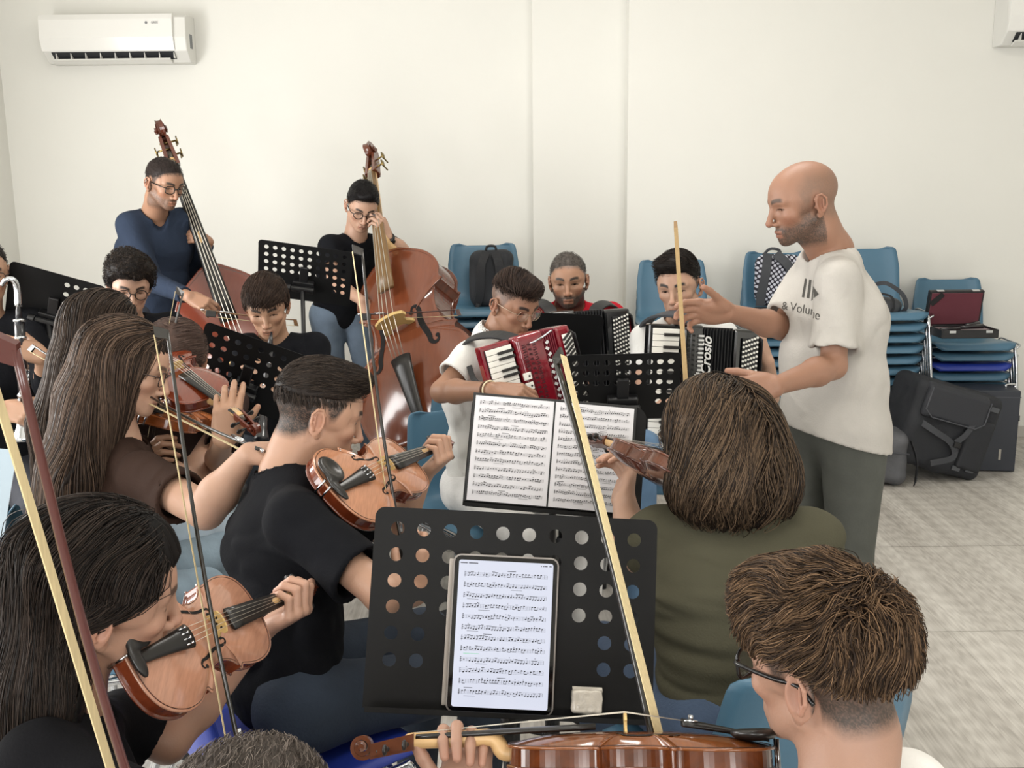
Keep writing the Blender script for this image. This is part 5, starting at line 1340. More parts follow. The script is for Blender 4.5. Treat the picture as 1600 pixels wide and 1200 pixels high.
# ------------------------------------------------------------------ wind instruments
def clarinet(label, p0, p1, bassy=False, name='clarinet'):
    rt = root(name, tuple(p1), label, 'clarinet', 'clarinets'); d = nz(p1 - p0); L = np.linalg.norm(p1 - p0); bk = mat('grenadilla', '17151a', 0.3, coat=0.4); ch = mat('chrome', 'c9ccd0', 0.18, metal=1); s = 1.7 if bassy else 1.0
    u = nz(np.cross(d, A(0, 0, 1))); w = np.cross(d, u)
    m = MB(); m.tube([p0, p0 + d * 0.03, p0 + d * 0.07], [0.004, 0.0085, 0.0125], 14); m.build('mouthpiece', bk, rt, smooth=True)
    m = MB(); m.tube([p0 + d * 0.07, p0 + d * 0.13, p0 + d * (L - 0.12)], [0.0135 * s ** .4, 0.0145 * s ** .4, 0.0145 * s ** .4], 16); m.build('body', bk, rt, smooth=True)
    m = MB(); m.tube([p0 + d * (L - 0.12), p0 + d * (L - 0.05), p0 + d * (L - 0.015), p1], np.array([0.015, 0.018, 0.027, 0.032]) * s, 20); m.build('bell', ch if bassy else bk, rt, smooth=True)
    for t in (0.07, 0.13, L * 0.5, L - 0.12):
        m = MB(); m.cyl(p0 + d * (t - 0.005), p0 + d * (t + 0.005), 0.0165 * s ** .4, n=16); m.build('ring', ch, rt, smooth=True)
    for i in range(12):
        t = 0.16 + (L - 0.30) * i / 11; e = u * math.cos(i * 0.5) + w * math.sin(i * 0.5) * 0.5; e = nz(e)
        m = MB(); m.cyl(p0 + d * t + e * 0.014, p0 + d * t + e * 0.021, 0.0075 * s ** .5, n=12); m.cyl(p0 + d * (t - 0.02) + e * 0.018, p0 + d * (t + 0.02) + e * 0.018, 0.0018, n=6); m.build('key', ch, rt, smooth=True)
    return rt
clarinet('black clarinet played by the curly-haired youth', at(212, 489, 4.02), at(226, 640, 3.75))
clarinet('black clarinet played by the boy behind the middle stand', at(424, 519, 3.86), at(408, 690, 3.62))
q0 = at(28, 470, 3.52)
BC = clarinet('bass clarinet with bright silver keys and bell at the left edge', q0, at(42, 690, 3.40), bassy=True, name='bass_clarinet')
m = MB(); m.tube(smooth_pts([at(2, 446, 3.50), at(9, 437, 3.50), at(20, 437, 3.51), at(27, 450, 3.52), q0 + A(0, 0, -0.02)], 6), [0.006] * 0 + list(np.linspace(0.007, 0.013, 25)), 12); m.build('silver_neck', mat('chrome', 'c9ccd0', 0.18, metal=1), BC, smooth=True)

# ------------------------------------------------------------------ bags and cases
black_nylon = mat('nylon_black', '24262b', 0.75, bump=0.35, bscale=160, var=0.08, vscale=12)
def soft_bag(name, label, cat, c, half, R, matl, rr=0.04, amp=0.008, group=None, extra=None, vox=0.008):
    S = SDF(); S.frame(R, c); S.rbox((0, 0, 0), half, rr, k=0)
    if extra: extra(S)
    S.frame(); S.disp(lambda P: amp * snoise(P, 18, 5)); t = root(name, (c[0], c[1], c[2] - half[2]), label, cat, group)
    link('bag_body', S.mesh(vox), matl, t); return t
def strip(m, pts, w, th, n=5, up=None):
    P = smooth_pts(pts, n); T = np.gradient(P, axis=0); T /= np.linalg.norm(T, axis=1)[:, None]; rings = []
    for i in range(len(P)):
        s = nz(np.cross(T[i], up if up is not None else A(0, -1, 0))); nn = np.cross(s, T[i]); rings.append([P[i] - s * w / 2 - nn * th / 2, P[i] + s * w / 2 - nn * th / 2, P[i] + s * w / 2 + nn * th / 2, P[i] - s * w / 2 + nn * th / 2])
    m.loft(rings)
I3 = np.eye(3)
# black backpack on the left stack
c = at(768, 436, 5.83); R = rotm((1, 0, 0), -8)
t = soft_bag('backpack', 'black backpack leaning on the chair stack by the wall corner', 'backpack', c, (0.125, 0.06, 0.165), R, black_nylon, 0.06, 0.006)
for x in (-0.055, 0.045):
    m = MB(); strip(m, [c + A(x * 0.5, -0.05, 0.155), c + A(x, -0.085, 0.08), c + A(x * 1.1, -0.085, -0.06), c + A(x * 1.5, -0.07, -0.14)], 0.048, 0.012); m.build('shoulder_strap', mat('strap_black', '1b1c20', 0.7, bump=0.3, bscale=300), t, bevel=0.003)
m = MB(); strip(m, [c + A(-0.075, -0.085, -0.13), c + A(-0.095, -0.10, -0.19), c + A(-0.10, -0.12, -0.25), c + A(-0.10, -0.30, -0.27)][:3] + [c + A(-0.105, -0.16, -0.30)], 0.022, 0.004); m.build('loose_webbing', mat('strap_black', '1b1c20', 0.7), t)
m = MB(); m.tube(smooth_pts([c + A(-0.03, 0, 0.16), c + A(-0.02, 0, 0.185), c + A(0.02, 0, 0.185), c + A(0.03, 0, 0.16)], 4), 0.007, 8); m.build('top_handle', mat('strap_black', '1b1c20', 0.7), t, smooth=True)
# patterned backpack
c = at(1216, 437, 5.82)
pm = bpy.data.materials.new('dotted_fabric'); pm.use_nodes = True; N, L = pm.node_tree.nodes, pm.node_tree.links; b = N['Principled BSDF']; b.inputs['Roughness'].default_value = 0.8
tc = N.new('ShaderNodeTexCoord'); mp = N.new('ShaderNodeMapping'); mp.inputs['Rotation'].default_value = (0, math.radians(35), 0); mp.inputs['Scale'].default_value = (48, 0.001, 48); L.new(tc.outputs['Object'], mp.inputs[0])
fr = N.new('ShaderNodeVectorMath'); fr.operation = 'FRACTION'; L.new(mp.outputs[0], fr.inputs[0]); sb = N.new('ShaderNodeVectorMath'); sb.operation = 'DISTANCE'; L.new(fr.outputs[0], sb.inputs[0]); sb.inputs[1].default_value = (0.5, 0.0, 0.5)
mr = N.new('ShaderNodeMapRange'); mr.inputs['From Min'].default_value = 0.34; mr.inputs['From Max'].default_value = 0.40; L.new(sb.outputs['Value'], mr.inputs['Value'])
mx = N.new('ShaderNodeMix'); mx.data_type = 'RGBA'; mx.inputs[6].default_value = (*srgb('c9cad6'), 1); mx.inputs[7].default_value = (*srgb('23212f'), 1); L.new(mr.outputs[0], mx.inputs[0]); L.new(mx.outputs[2], b.inputs['Base Color'])
t = soft_bag('backpack', 'dark backpack printed with white dots hung on the chairs behind the conductor', 'backpack', c, (0.135, 0.06, 0.145), rotm((1, 0, 0), -8), pm, 0.06, 0.005)
m = MB(); strip(m, [c + A(-0.075, -0.04, 0.15), c + A(-0.09, -0.075, 0.05), c + A(-0.11, -0.075, -0.06), c + A(-0.115, -0.07, -0.14)], 0.05, 0.012); m.build('shoulder_strap', mat('strap_grey', '3b3d42', 0.7, bump=0.3, bscale=300), t, bevel=0.003)
m = MB(); strip(m, [c + A(-0.03, -0.04, 0.15), c + A(0.03, -0.075, 0.09), c + A(0.09, -0.075, 0.0), c + A(0.13, -0.07, -0.06)], 0.05, 0.012); m.build('shoulder_strap', mat('strap_grey', '3b3d42', 0.7), t, bevel=0.003)
m = MB(); m.tube(smooth_pts([c + A(-0.09, 0, 0.14), c + A(-0.06, -0.02, 0.175), c + A(-0.01, -0.02, 0.17), c + A(0.01, 0, 0.14)], 4), 0.008, 8); m.build('top_handle', mat('strap_grey', '3b3d42', 0.7), t, smooth=True)
m = MB(); m.cyl(c + A(-0.14, -0.06, -0.165), c + A(0.14, -0.06, -0.165), 0.018, n=10); m.build('bottom_roll', black_nylon, t, smooth=True)
# black shoulder bag on the third stack
c = at(1378, 478, 5.66)
t = soft_bag('shoulder_bag', 'worn black shoulder bag on the chairs at the conductor\'s back', 'bag', c, (0.10, 0.06, 0.055), rotm((0, 1, 0), 8), mat('leather_grey', '34363a', 0.45, bump=0.5, bscale=40, var=0.2, vscale=20), 0.05, 0.012)
m = MB(); strip(m, [c + A(-0.06, -0.02, 0.12), c + A(0.0, -0.05, 0.13), c + A(0.09, -0.05, 0.07), c + A(0.12, -0.04, 0.0), c + A(0.10, -0.02, -0.04)], 0.022, 0.006); m.build('carry_strap', mat('strap_grey', '3b3d42', 0.7), t)
m = MB(); strip(m, [c + A(-0.05, -0.06, 0.08), c + A(0.02, -0.075, 0.06), c + A(0.04, -0.075, 0.01), c + A(0.03, -0.07, -0.03)], 0.012, 0.004); m.build('flap_strap', mat('strap_black', '1b1c20', 0.7), t)
# open clarinet case on the right stack
c = at(1507, 519, 5.47); w_ = 0.30; t = root('instrument_case', tuple(c), 'open black instrument case with wine-red lining on the right chair stack', 'case'); bk = mat('case_black', '17171a', 0.5)
m = MB()
m.box(c + A(0, 0.03, -0.022), (w_, 0.20, 0.004))
for x in (-1, 1): m.box(c + A(x * w_ / 2, 0.03, 0.0), (0.006, 0.20, 0.045))
for y in (-0.07, 0.13): m.box(c + A(0, y, 0.0), (w_, 0.006, 0.045))
m.build('case_base', bk, t, bevel=0.003)
m = MB(); m.box(c + A(0, 0.03, -0.004), (w_ - 0.012, 0.188, 0.03)); m.build('lining', mat('velvet_wine', '5a1e2c', 0.9, sheen=0.4), t)
Rl = rotm((1, 0, 0), 12); Lc = c + A(0, 0.155, 0.115)
m = MB(); m.box(Lc, (w_, 0.03, 0.20), Rl); m.build('case_lid', bk, t, bevel=0.004)
m = MB(); m.box(Lc - Rl @ A(0, 0.0165, 0), (w_ - 0.022, 0.003, 0.178), Rl); ln = m.build('lid_lining', mat('velvet_wine', '5a1e2c', 0.9), t)
m = MB(); m.box(Lc - Rl @ A(w_ * 0.36, 0.019, -0.055), (0.085, 0.002, 0.03), Rl @ rotm((0, 1, 0), -45)); m.build('corner_label', mat('case_black', '17171a', 0.5), ln)
for x in (-0.095, 0.10):
    m = MB(); m.box(Lc + Rl @ A(x, -0.012, 0.102), (0.04, 0.02, 0.006), Rl); m.build('latch', mat('chrome', 'c9ccd0', 0.18, metal=1), t, bevel=0.001)
    m = MB(); m.box(c + A(x, -0.074, 0.012), (0.035, 0.004, 0.014)); m.build('latch', mat('chrome', 'c9ccd0', 0.18, metal=1), t, bevel=0.001)
for i, (x0_, x1_, rr) in enumerate(((-0.13, -0.02, 0.012), (-0.01, 0.12, 0.013), (0.03, 0.11, 0.016))):
    m = MB(); m.tube([c + A(x0_, 0.0 + 0.03 * i, 0.016 + 0.006 * i), c + A(x1_, 0.02 + 0.03 * i, 0.018 + 0.008 * i)], [rr * 0.7, rr], 12); m.build('instrument_joint', mat('grenadilla', '17151a', 0.3, coat=0.4), t, smooth=True)
# large black accordion bag, grey rucksack, hard case
c = at(1465, 645, 5.42); Rb = rotm((0, 0, 1), 8) @ rotm((0, 1, 0), 17)
zc_ = 0.285; c[2] = zc_
t = soft_bag('accordion_bag', 'big black padded accordion bag slumped on the floor below the right chairs', 'bag', c, (0.255, 0.15, 0.235), Rb, black_nylon, 0.05, 0.008, vox=0.009)
m = MB(); Q = lambda x, y, z: c + Rb @ A(x, y, z)
fl = [Q(-0.20, -0.158, 0.205), Q(0.16, -0.158, 0.205), Q(0.16, -0.172, 0.06), Q(0.10, -0.172, 0.03), Q(-0.15, -0.172, 0.03), Q(-0.20, -0.172, 0.07)]
S = SDF(); S.frame(Rb, c); S.rbox((-0.03, -0.155, 0.125), (0.185, 0.022, 0.085), 0.02, k=0); S.rbox((-0.03, -0.02, 0.208), (0.185, 0.13, 0.016), 0.015, k=0.01); S.frame(); link('top_flap', S.mesh(0.007), mat('nylon_flap', '2e3036', 0.7, bump=0.3, bscale=200), t)
m = MB(); m.tube([Q(-0.20, -0.172, 0.20), Q(-0.205, -0.178, 0.08), Q(-0.16, -0.180, 0.045), Q(0.10, -0.180, 0.045), Q(0.148, -0.178, 0.08), Q(0.15, -0.172, 0.20)], 0.004, 6); m.build('zip', mat('zip_grey', '4a4c52', 0.5), t, smooth=True)
S = SDF(); S.frame(Rb, c); S.rbox((0.15, -0.150, -0.04), (0.075, 0.025, 0.14), 0.02, k=0); S.frame(); link('front_pocket', S.mesh(0.008), black_nylon, t)
for (x, z) in ((0.19, 0.17), (0.11, 0.185), (0.17, -0.175), (0.09, -0.185)):
    m = MB(); m.box(Q(x, -0.158, z), (0.048, 0.006, 0.026), Rb); m.build('reflective_patch', mat('patch_grey', '55585d', 0.4, metal=0.3), t, bevel=0.002)
m = MB(); strip(m, [Q(-0.23, -0.12, 0.02), Q(-0.12, -0.18, -0.02), Q(0.0, -0.18, -0.06), Q(0.04, -0.175, -0.13), Q(-0.08, -0.185, -0.19)], 0.032, 0.005); m.build('webbing_strap', mat('strap_grey', '3b3d42', 0.7), t)
m = MB(); strip(m, [Q(0.10, -0.17, 0.10), Q(0.06, -0.18, 0.0), Q(0.02, -0.18, -0.05)], 0.03, 0.005); m.build('webbing_strap', mat('strap_grey', '3b3d42', 0.7), t)
m = MB(); m.box(Q(0.03, -0.188, -0.06), (0.04, 0.012, 0.03), Rb); m.build('buckle', mat('black_plastic', '161618', 0.5), t, bevel=0.003)
c = at(1376, 700, 5.32); c[2] = 0.15
t = soft_bag('rucksack', 'worn grey rucksack on the floor behind the conductor\'s legs', 'backpack', c, (0.13, 0.12, 0.145), rotm((0, 0, 1), -12), mat('canvas_grey', '55565a', 0.7, bump=0.5, bscale=90, var=0.18, vscale=12), 0.06, 0.012)
m = MB(); m.tube(smooth_pts([c + A(-0.10, -0.125, 0.03), c + A(0.0, -0.14, 0.045), c + A(0.11, -0.12, 0.03)], 5), 0.004, 6); m.build('zip', mat('zip_grey', '4a4c52', 0.5), t, smooth=True)
m = MB(); strip(m, [c + A(0.12, -0.10, 0.10), c + A(0.145, -0.13, 0.0), c + A(0.15, -0.12, -0.11), c + A(0.135, -0.14, -0.13)], 0.02, 0.005, up=A(1, 0, 0)); m.build('side_strap', mat('strap_black', '1b1c20', 0.7), t)
p = at(1586, 728, 5.46); p[2] = 0.0; bx0 = p[0]
t = root('hard_case', (p[0] + 0.0, p[1] + 0.15, 0), 'dark blue-grey hard transport case standing at the right edge', 'case')
cc = A(p[0], p[1], 0) ; hw, hd, hh = 0.42, 0.34, 0.455
Rc = np.stack([nz(A(-1, 0.16, 0)), nz(A(-0.16, -1, 0)) * -1, A(0, 0, 1)], 1)
m = MB(); m.T = (Rc, cc); m.box((0.20, 0.10, hh / 2 + 0.004), (0.40, 0.20, hh)); m.build('case_shell', mat('case_navy', '2b2f38', 0.5, bump=0.1, bscale=300), t, bevel=0.006)
m = MB(); m.T = (Rc, cc); m.box((0.20, 0.10, hh * 0.93), (0.405, 0.205, 0.004)); m.build('lid_seam', mat('zip_grey', '4a4c52', 0.5), t)
m = MB(); m.T = (Rc, cc); m.tube(smooth_pts([(0.05, 0.10, hh), (0.05, 0.10, hh + 0.018), (0.0, 0.12, hh + 0.018), (0.0, 0.12, hh)], 4), 0.007, 8); m.build('corner_fitting', mat('chrome', 'c9ccd0', 0.18, metal=1), t, smooth=True)
m = MB(); m.T = (Rc, cc); m.box((0.085, -0.001, 0.10), (0.012, 0.003, 0.06)); m.build('scuff_mark', mat('patch_pale', 'a9a49a', 0.7), t)
# small black bag on the floor behind the folder stand
c = at(716, 752, 2.95); c = at_floor(716, 800) ; c = A(c[0], c[1], 0.10)
c = A(at(718, 765, 3.1)[0], 3.1, 0.13)
t = soft_bag('tote_bag', 'crumpled black bag on the floor left of the score folder', 'bag', c, (0.09, 0.12, 0.10), rotm((0, 0, 1), 20), black_nylon, 0.05, 0.015)
m = MB(); strip(m, [c + A(-0.05, -0.12, 0.08), c + A(-0.10, -0.14, 0.02), c + A(-0.11, -0.15, -0.06), c + A(-0.06, -0.16, -0.08)], 0.02, 0.006); m.build('handle', mat('strap_black', '1b1c20', 0.7), t)

# ------------------------------------------------------------------ chairs of the players in view
chair_at(at(752, 640, 4.1)[0], 4.08, 0, 0.08, 'empty blue plastic chair standing between the right double bass and the red accordion', BLUE, 'players\' chairs')
# ================================================================== the players
def neck_hand(VR, Vo, yv=0.43, dx=0.030, dz=-0.072, curl='neck'):
    sc = np.linalg.norm(VR[:, 0]); x, y, z = [nz(VR[:, i]) for i in range(3)]
    p = Vo + VR @ A(0, yv, 0.036); return p + x * dx + z * dz - y * 0.0, nz(z + y * 0.05 + x * 0.10), nz(x - z * 0.05), curl
def bow_hand(frog, along, back, curl='bow', off=0.075):
    """hand over the frog: fingers point along `along`, the back of the hand faces `back`"""
    a = nz(along); b = nz(np.asarray(back, float) - a * np.dot(back, a)); return frog - a * off + b * 0.022, a, b, curl
def fdir(x, y, z=0): return A(x, y, z)
def seat(hip, f, label, col=BLUE, dz=0.0):
    f = nz(A(f[0], f[1], 0)); p = hip - f * 0.02
    chair_at(p[0], p[1], 0, math.atan2(f[0], -f[1]), label, col, 'players\' chairs')
SK1, SK2, SK3, SK4 = 'AA846B', '9E775F', 'B48F79', '966F58'
def longhair(P, H, prims, dark, light, n, length, seg, r0, stopz, vox=0.004, part=0.0, back=0.5, noise=(0.004, 40), lift=0.008, rough=0.38, vol=None, tuck=False, wave=None, forward=None, cutx=0.030, jitter=0.05, topz=0.0, capk={}):
    """prims: list of (a, b, ra, rb, flat) cones in world space for the hanging volume"""
    S = SDF(); kw = dict(top=0.016, side=0.011, back=0.012, noise=None); kw.update(capk)
    def cutfn(L): return np.interp(L[..., 1], [-0.13, -0.02, 0.012, cutx, 0.05, 0.075, 0.13], [-0.2, -0.2, -0.16, -0.02, 0.035, 0.060, 0.066])
    if tuck:
        def cutfn(L): return np.interp(L[..., 1], [-0.13, -0.05, -0.036, -0.012, 0.03, 0.05, 0.075, 0.13], [-0.2, -0.2, -0.02, 0.014, 0.022, 0.040, 0.060, 0.066])
    hair_cap(S, H, cutfn=cutfn, taper=0.010 if tuck else 0.004, **kw)
    for (a, b, ra, rb, fl) in prims: S.cone(a, b, ra, rb, k=0.035, world=True, lat=P.r, flat=fl)
    base = SDF(); base.ops = list(S.ops)
    ax = nz(np.cross(P.r, A(0, 0, 1)))
    def ridg(Pt):
        L = H.loc(Pt); ang = np.arctan2(L[..., 0], -L[..., 1] + 0.001)
        return noise[0] * np.sin(ang * noise[1] + 2.5 * np.sin(L[..., 2] * 14) + 2 * snoise(Pt, 9, 3)) * 0.6 + noise[0] * 0.6 * snoise(L * A(1, 1, 0.25), 60, 9)
    S.disp(ridg)
    cold = np.array(srgb(dark))
    me = S.mesh(vox, colfn=lambda V: cold * (0.9 + 0.5 * np.clip(snoise(H.loc(V) * A(1, 1, 0.15), 110, 6), -0.6, 1)[:, None]))
    o = link('hair', me, hair_mat('hair_long', rough), P.root)
    L0 = scalp_points(H, n, lambda L: (L[:, 2] > np.interp(L[:, 1], [-0.12, -0.02, 0.03, 0.08], [0.0, 0.02, 0.045, 0.066]) + topz))
    P0 = H.w(0, 0, 0) + (L0 * H.sc) @ H.R.T
    def fl(Pp, D, i):
        L = H.loc(Pp); sx = np.clip((L[:, 0] - part) / 0.03, -1, 1)
        high = np.clip((L[:, 2] - 0.045) / 0.06, 0, 1)
        loc = np.stack([sx * (0.9 * high), -back * high - 0.12, -(1 - high) * 1.0 - 0.15], 1)
        w = loc @ H.R.T
        g = 1 - high[:, None]
        F = w * (1 - 0.7 * g) + np.array([0, 0, -1.0]) * g
        if tuck:
            m = ((L[:, 1] > -0.045) & (L[:, 2] < 0.045) & (L[:, 2] > -0.14))[:, None]; F = np.where(m, np.stack([0 * sx, -1.3 + 0 * sx, -0.35 + 0 * sx], 1) @ H.R.T, F)
        if wave is not None: F = F + wave(Pp, i)
        F = F + 0.22 * np.stack([snoise(L * A(1, 1, 0.3), 38, 31), snoise(L * A(1, 1, 0.3), 38, 32), 0 * sx], 1)
        return F
    N = len(P0); D0 = fl(P0, None, 0); zs = stopz + rng.normal(size=N) * 0.02
    pth = grow(base, P0, D0, seg, length / seg, lift, fl, jitter=jitter, pull=0.7, stop=lambda Pp, i: Pp[:, 2] < zs)
    link('hair_strands', strands(pth, r0, hcols(N, dark, light, 1.6)), hair_mat('hair_long', rough), o)
    return o
LOCKS = 0.35
def fringe_flow(L):
    side = L[:, 2] < 0.055
    return np.stack([np.where(side, 0.0, 0.25), np.where(side, 0.25, 1.0), np.where(side, -1.0, -0.15)], 1)

# ---- conductor
H = Head(at(1254, 316, 2.98), (-1, -0.12, -0.24), roll=1, sc=0.99, nose=1.35, skin='966F5A', beard=0.95, beardc='43362e', buzz=-0.5, buzzc='6a584b', open=0.35, brow='4a382c')
f = A(-0.88, -0.48, 0); hip = at(1304, 665, 2.98); nb = at(1298, 392, 3.02)
sh = {-1: at(1309, 440, 2.86), 1: at(1262, 440, 3.14)}
def cond_shirt(T, P):
    T.cone(at(1262, 560, 3.0), at(1270, 655, 2.98), 0.080, 0.085, k=0.05, world=True); T.cone(hip, hip - A(0, 0, 0.14), 0.134, 0.148, k=0.03, world=True, lat=P.r, flat=1.32)
P = person('person', 'bald bearded conductor in a white T-shirt with his right hand raised', H, f, hip,
           {-1: (at(1302, 572, 2.80), at(1212, 603, 2.66), fdir(-0.9, -0.2, -0.1), fdir(0.1, -0.9, 0.5), 'relax'),
            1: (at(1222, 512, 3.05), at(1138, 488, 2.90), fdir(-0.97, -0.1, 0.05), fdir(0.05, 0.92, 0.35), ([(16, 25, 12), (22, 32, 15), (28, 36, 18), (34, 40, 22)], (45, 10, 10)))},
           nb=nb, sh=sh, legs='stand', shirt='tshirt', shirt_col='B4B0AA', foldd=(1.1, 1.1, 0.45), folda=0.009, hem=(at(1290, 676, 2.98), (-0.25, 0, -1)), sleeve=0.78, sleeveloose=1.22, neck=0.060, build=1.0, trouser_col='4b4d48', neckhole=0.072, shirtfn=cond_shirt, handsc=1.05, fvox=0.003)
P.glabel = ''
# shirt print: two bars, an arrow head and lettering, lying on the chest

px0 = at(1256, 462, 2.80); xd = nz(A(0.86, -0.42, -0.03)); ud = nz(A(0.22, -0.1, 0.97)); ud = nz(ud - xd * np.dot(ud, xd)); nd = np.cross(xd, ud)
Rp = np.stack([xd, ud, nd], 1)
from mathutils.bvhtree import BVHTree
def shirt_print(P, Rp, org, pieces, matl, name):
    sh_ = [o for o in P.root.children if o.name.startswith('tshirt')][0]; me = sh_.data
    bv = BVHTree.FromPolygons([v.co.copy() for v in me.vertices], [tuple(p.vertices) for p in me.polygons]); V2 = []; F2 = []
    for V, Fc in pieces:
        b0 = len(V2)
        for v in V:
            q = org + Rp @ A(v[0], v[1], 0.12); h = bv.ray_cast(Vector(q), Vector(-Rp[:, 2]), 0.5)
            V2.append(np.array(h[0]) + Rp[:, 2] * 0.0012 if h[0] is not None else q)
        F2 += [tuple(i + b0 for i in f_) for f_ in Fc]
    link(name, mesh_from(name, V2, faces=F2, smooth=False), matl, sh_, kind='stuff')
def grid_poly(x0, x1, y0, y1, n=6, f=lambda x, y: (x, y)):
    V = [f(x0 + (x1 - x0) * i / n, y0 + (y1 - y0) * j / n) for j in range(n + 1) for i in range(n + 1)]
    return [(a, b, 0) for a, b in V], [(j * (n + 1) + i, j * (n + 1) + i + 1, (j + 1) * (n + 1) + i + 1, (j + 1) * (n + 1) + i) for j in range(n) for i in range(n)]
ink = mat('print_grey', '4a4844', 0.9)
pcs = [grid_poly(-0.034, -0.026, -0.022, 0.03), grid_poly(-0.018, -0.009, -0.022, 0.03), grid_poly(0, 1, -1, 1, 8, lambda u, v: (-0.002 + 0.034 * u, 0.002 + 0.030 * v * (1 - u)))]
tv, tf = text_mesh('Volume', 0.036, extrude=0.0); tv = tv + A(-0.012, -0.055, 0); pcs.append((tv, tf))
tv, tf = text_mesh('&', 0.034, extrude=0.0); pcs.append((tv + A(-0.085, -0.055, 0), tf))
shirt_print(P, Rp, px0, pcs, ink, 'chest_print')

# ---- bass player in blue
H = Head(at(257, 287, 5.12), (0.80, -0.60, -0.35), roll=3, sc=1.0, skin=SK2, beard=0.7, buzz=0.9, buzzc='2a2321', open=0.45)
f = A(0.62, -0.78, 0)
P = person('person', 'man with glasses in a dark blue shirt playing the left double bass', H, f, at(243, 478, 5.32),
           {1: (at(238, 440, 5.02), at(296, 464, 4.80), fdir(0.8, -0.2, -0.35), fdir(-0.1, -0.75, 0.65), 'bow'),
            -1: (at(300, 420, 5.52), at(326, 378, 5.34), fdir(-0.75, -0.45, 0.35), fdir(0.35, -0.75, 0.5), 'bass')},
           nb=at(241, 334, 5.24), legs='stand', shirt='long_sleeved_shirt', shirt_col='2B3444', sleeve=1.88, neck=0.058, build=1.08, trouser_col='1d212b', folda=0.006, vneck=1, sh={1: at(203, 352, 5.16), -1: at(284, 346, 5.36)}, fvox=0.0038)
short_hair(P, H, '2a2321', '4a413c', n=900, top=0.010, side=0.003, back=0.004, length=0.018, flow=(0, 0.6, -0.2), vox=0.0035)
P.glabel = 'dark rectangular glasses of the bass player in blue'; glasses(P, H, 'rect', '14100e', th=0.0022)

# ---- bass player in black
H = Head(at(566, 323, 5.42), (0.25, -0.9, -0.52), roll=8, sc=1.0, skin=SK3, open=0.5, buzz=0.85, buzzc='1c1715')
f = A(0.35, -0.94, 0)
P = person('person', 'youth in a black T-shirt and jeans embracing the right double bass', H, f, at(533, 486, 5.60),
           {1: (at(522, 440, 5.30), at(566, 470, 5.10), fdir(0.55, -0.2, -0.8), fdir(0.5, -0.7, 0.5), 'bow'),
            -1: (at(629, 392, 5.40), at(607, 372, 5.32), fdir(-0.45, -0.1, 0.95), fdir(0.65, -0.6, 0.3), ([(20, 45, 25), (26, 50, 25), (34, 52, 28), (40, 50, 25)], (40, 20, 10)))},
           nb=at(555, 372, 5.50), legs='stand', shirt='tshirt', shirt_col='141519', sleeve=0.55, neck=0.056, trouser_col='6A7A8C', sh={1: at(516, 385, 5.40), -1: at(607, 384, 5.62)}, shoecol='8d8b88', knees={1: at(520, 580, 5.62), -1: at(575, 582, 5.62)}, fvox=0.0038, neckhole=0.064)
short_hair(P, H, '141213', '2c2624', n=1200, top=0.024, side=0.006, back=0.006, length=0.022, flow=lambda L: np.stack([0 * L[:, 0], 1 - 1.2 * (L[:, 2] < 0.06), 0.4 - 1.2 * (L[:, 2] < 0.06)], 1), vox=0.0035, extra=[((0, 0.045, 0.098), (0.058, 0.05, 0.03))])
P.glabel = 'dark round glasses of the bass player in black'; glasses(P, H, 'round', '14100e', th=0.0021)
wt = root('wristwatch', tuple(at(606, 371, 5.32)), 'black wristwatch on the arm around the right double bass', 'watch')
wd_ = nz(at(607, 372, 5.32) - at(629, 392, 5.40)); c = at(608, 373, 5.325); m = MB(); a = nz(np.cross(wd_, A(0, 0, 1))); b_ = np.cross(wd_, a); t_ = np.linspace(0, 2 * np.pi, 24, endpoint=False)
m.tube([c + a * 0.031 * math.cos(g) + b_ * 0.031 * math.sin(g) for g in t_], 0.010, 6, closed=True, flat=(0.25, 1)) ; m.build('watch_strap', mat('black_plastic', '161618', 0.5), wt, smooth=True)
fc = nz(cam_dir(c) - wd_ * np.dot(cam_dir(c), wd_)); m = MB(); m.cyl(c + fc * 0.030, c + fc * 0.039, 0.017, n=20); m.build('watch_face', mat('bezel_black', '0b0b0d', 0.08), wt, smooth=True)

# ---- bass clarinet player at the left edge
H = Head(at(-26, 427, 3.62), (0.55, -0.82, -0.12), sc=1.0, skin=SK1, open=0.6)
f = A(0.45, -0.9, 0); hip = A(at(-30, 600, 3.70)[0], 3.72, 0.56)
P = person('person', 'bespectacled bass clarinet player in black cut off by the left edge', H, f, hip,
           {1: (at(-70, 610, 3.55), at(2, 640, 3.40), fdir(0.9, -0.15, -0.15), fdir(0.0, -0.85, 0.5), 'relax'),
            -1: (at(75, 600, 3.60), at(66, 556, 3.50), fdir(-0.75, -0.35, 0.35), fdir(0.45, -0.75, 0.3), 'keys')},
           legs='sit', shirt='shirt', shirt_col='17181c', sleeve=1.5, sh={1: at(-86, 512, 3.6), -1: at(52, 508, 3.72)}, fvox=0.0038, trouser_col='23252d')
short_hair(P, H, '1a1513', '3a302a', n=500, top=0.012, side=0.004, vox=0.004)
P.glabel = 'dark-framed glasses at the left edge of the picture'; glasses(P, H, 'rect', '14100e', th=0.0014); seat(hip, f, 'blue chair of the bass clarinet player at left')

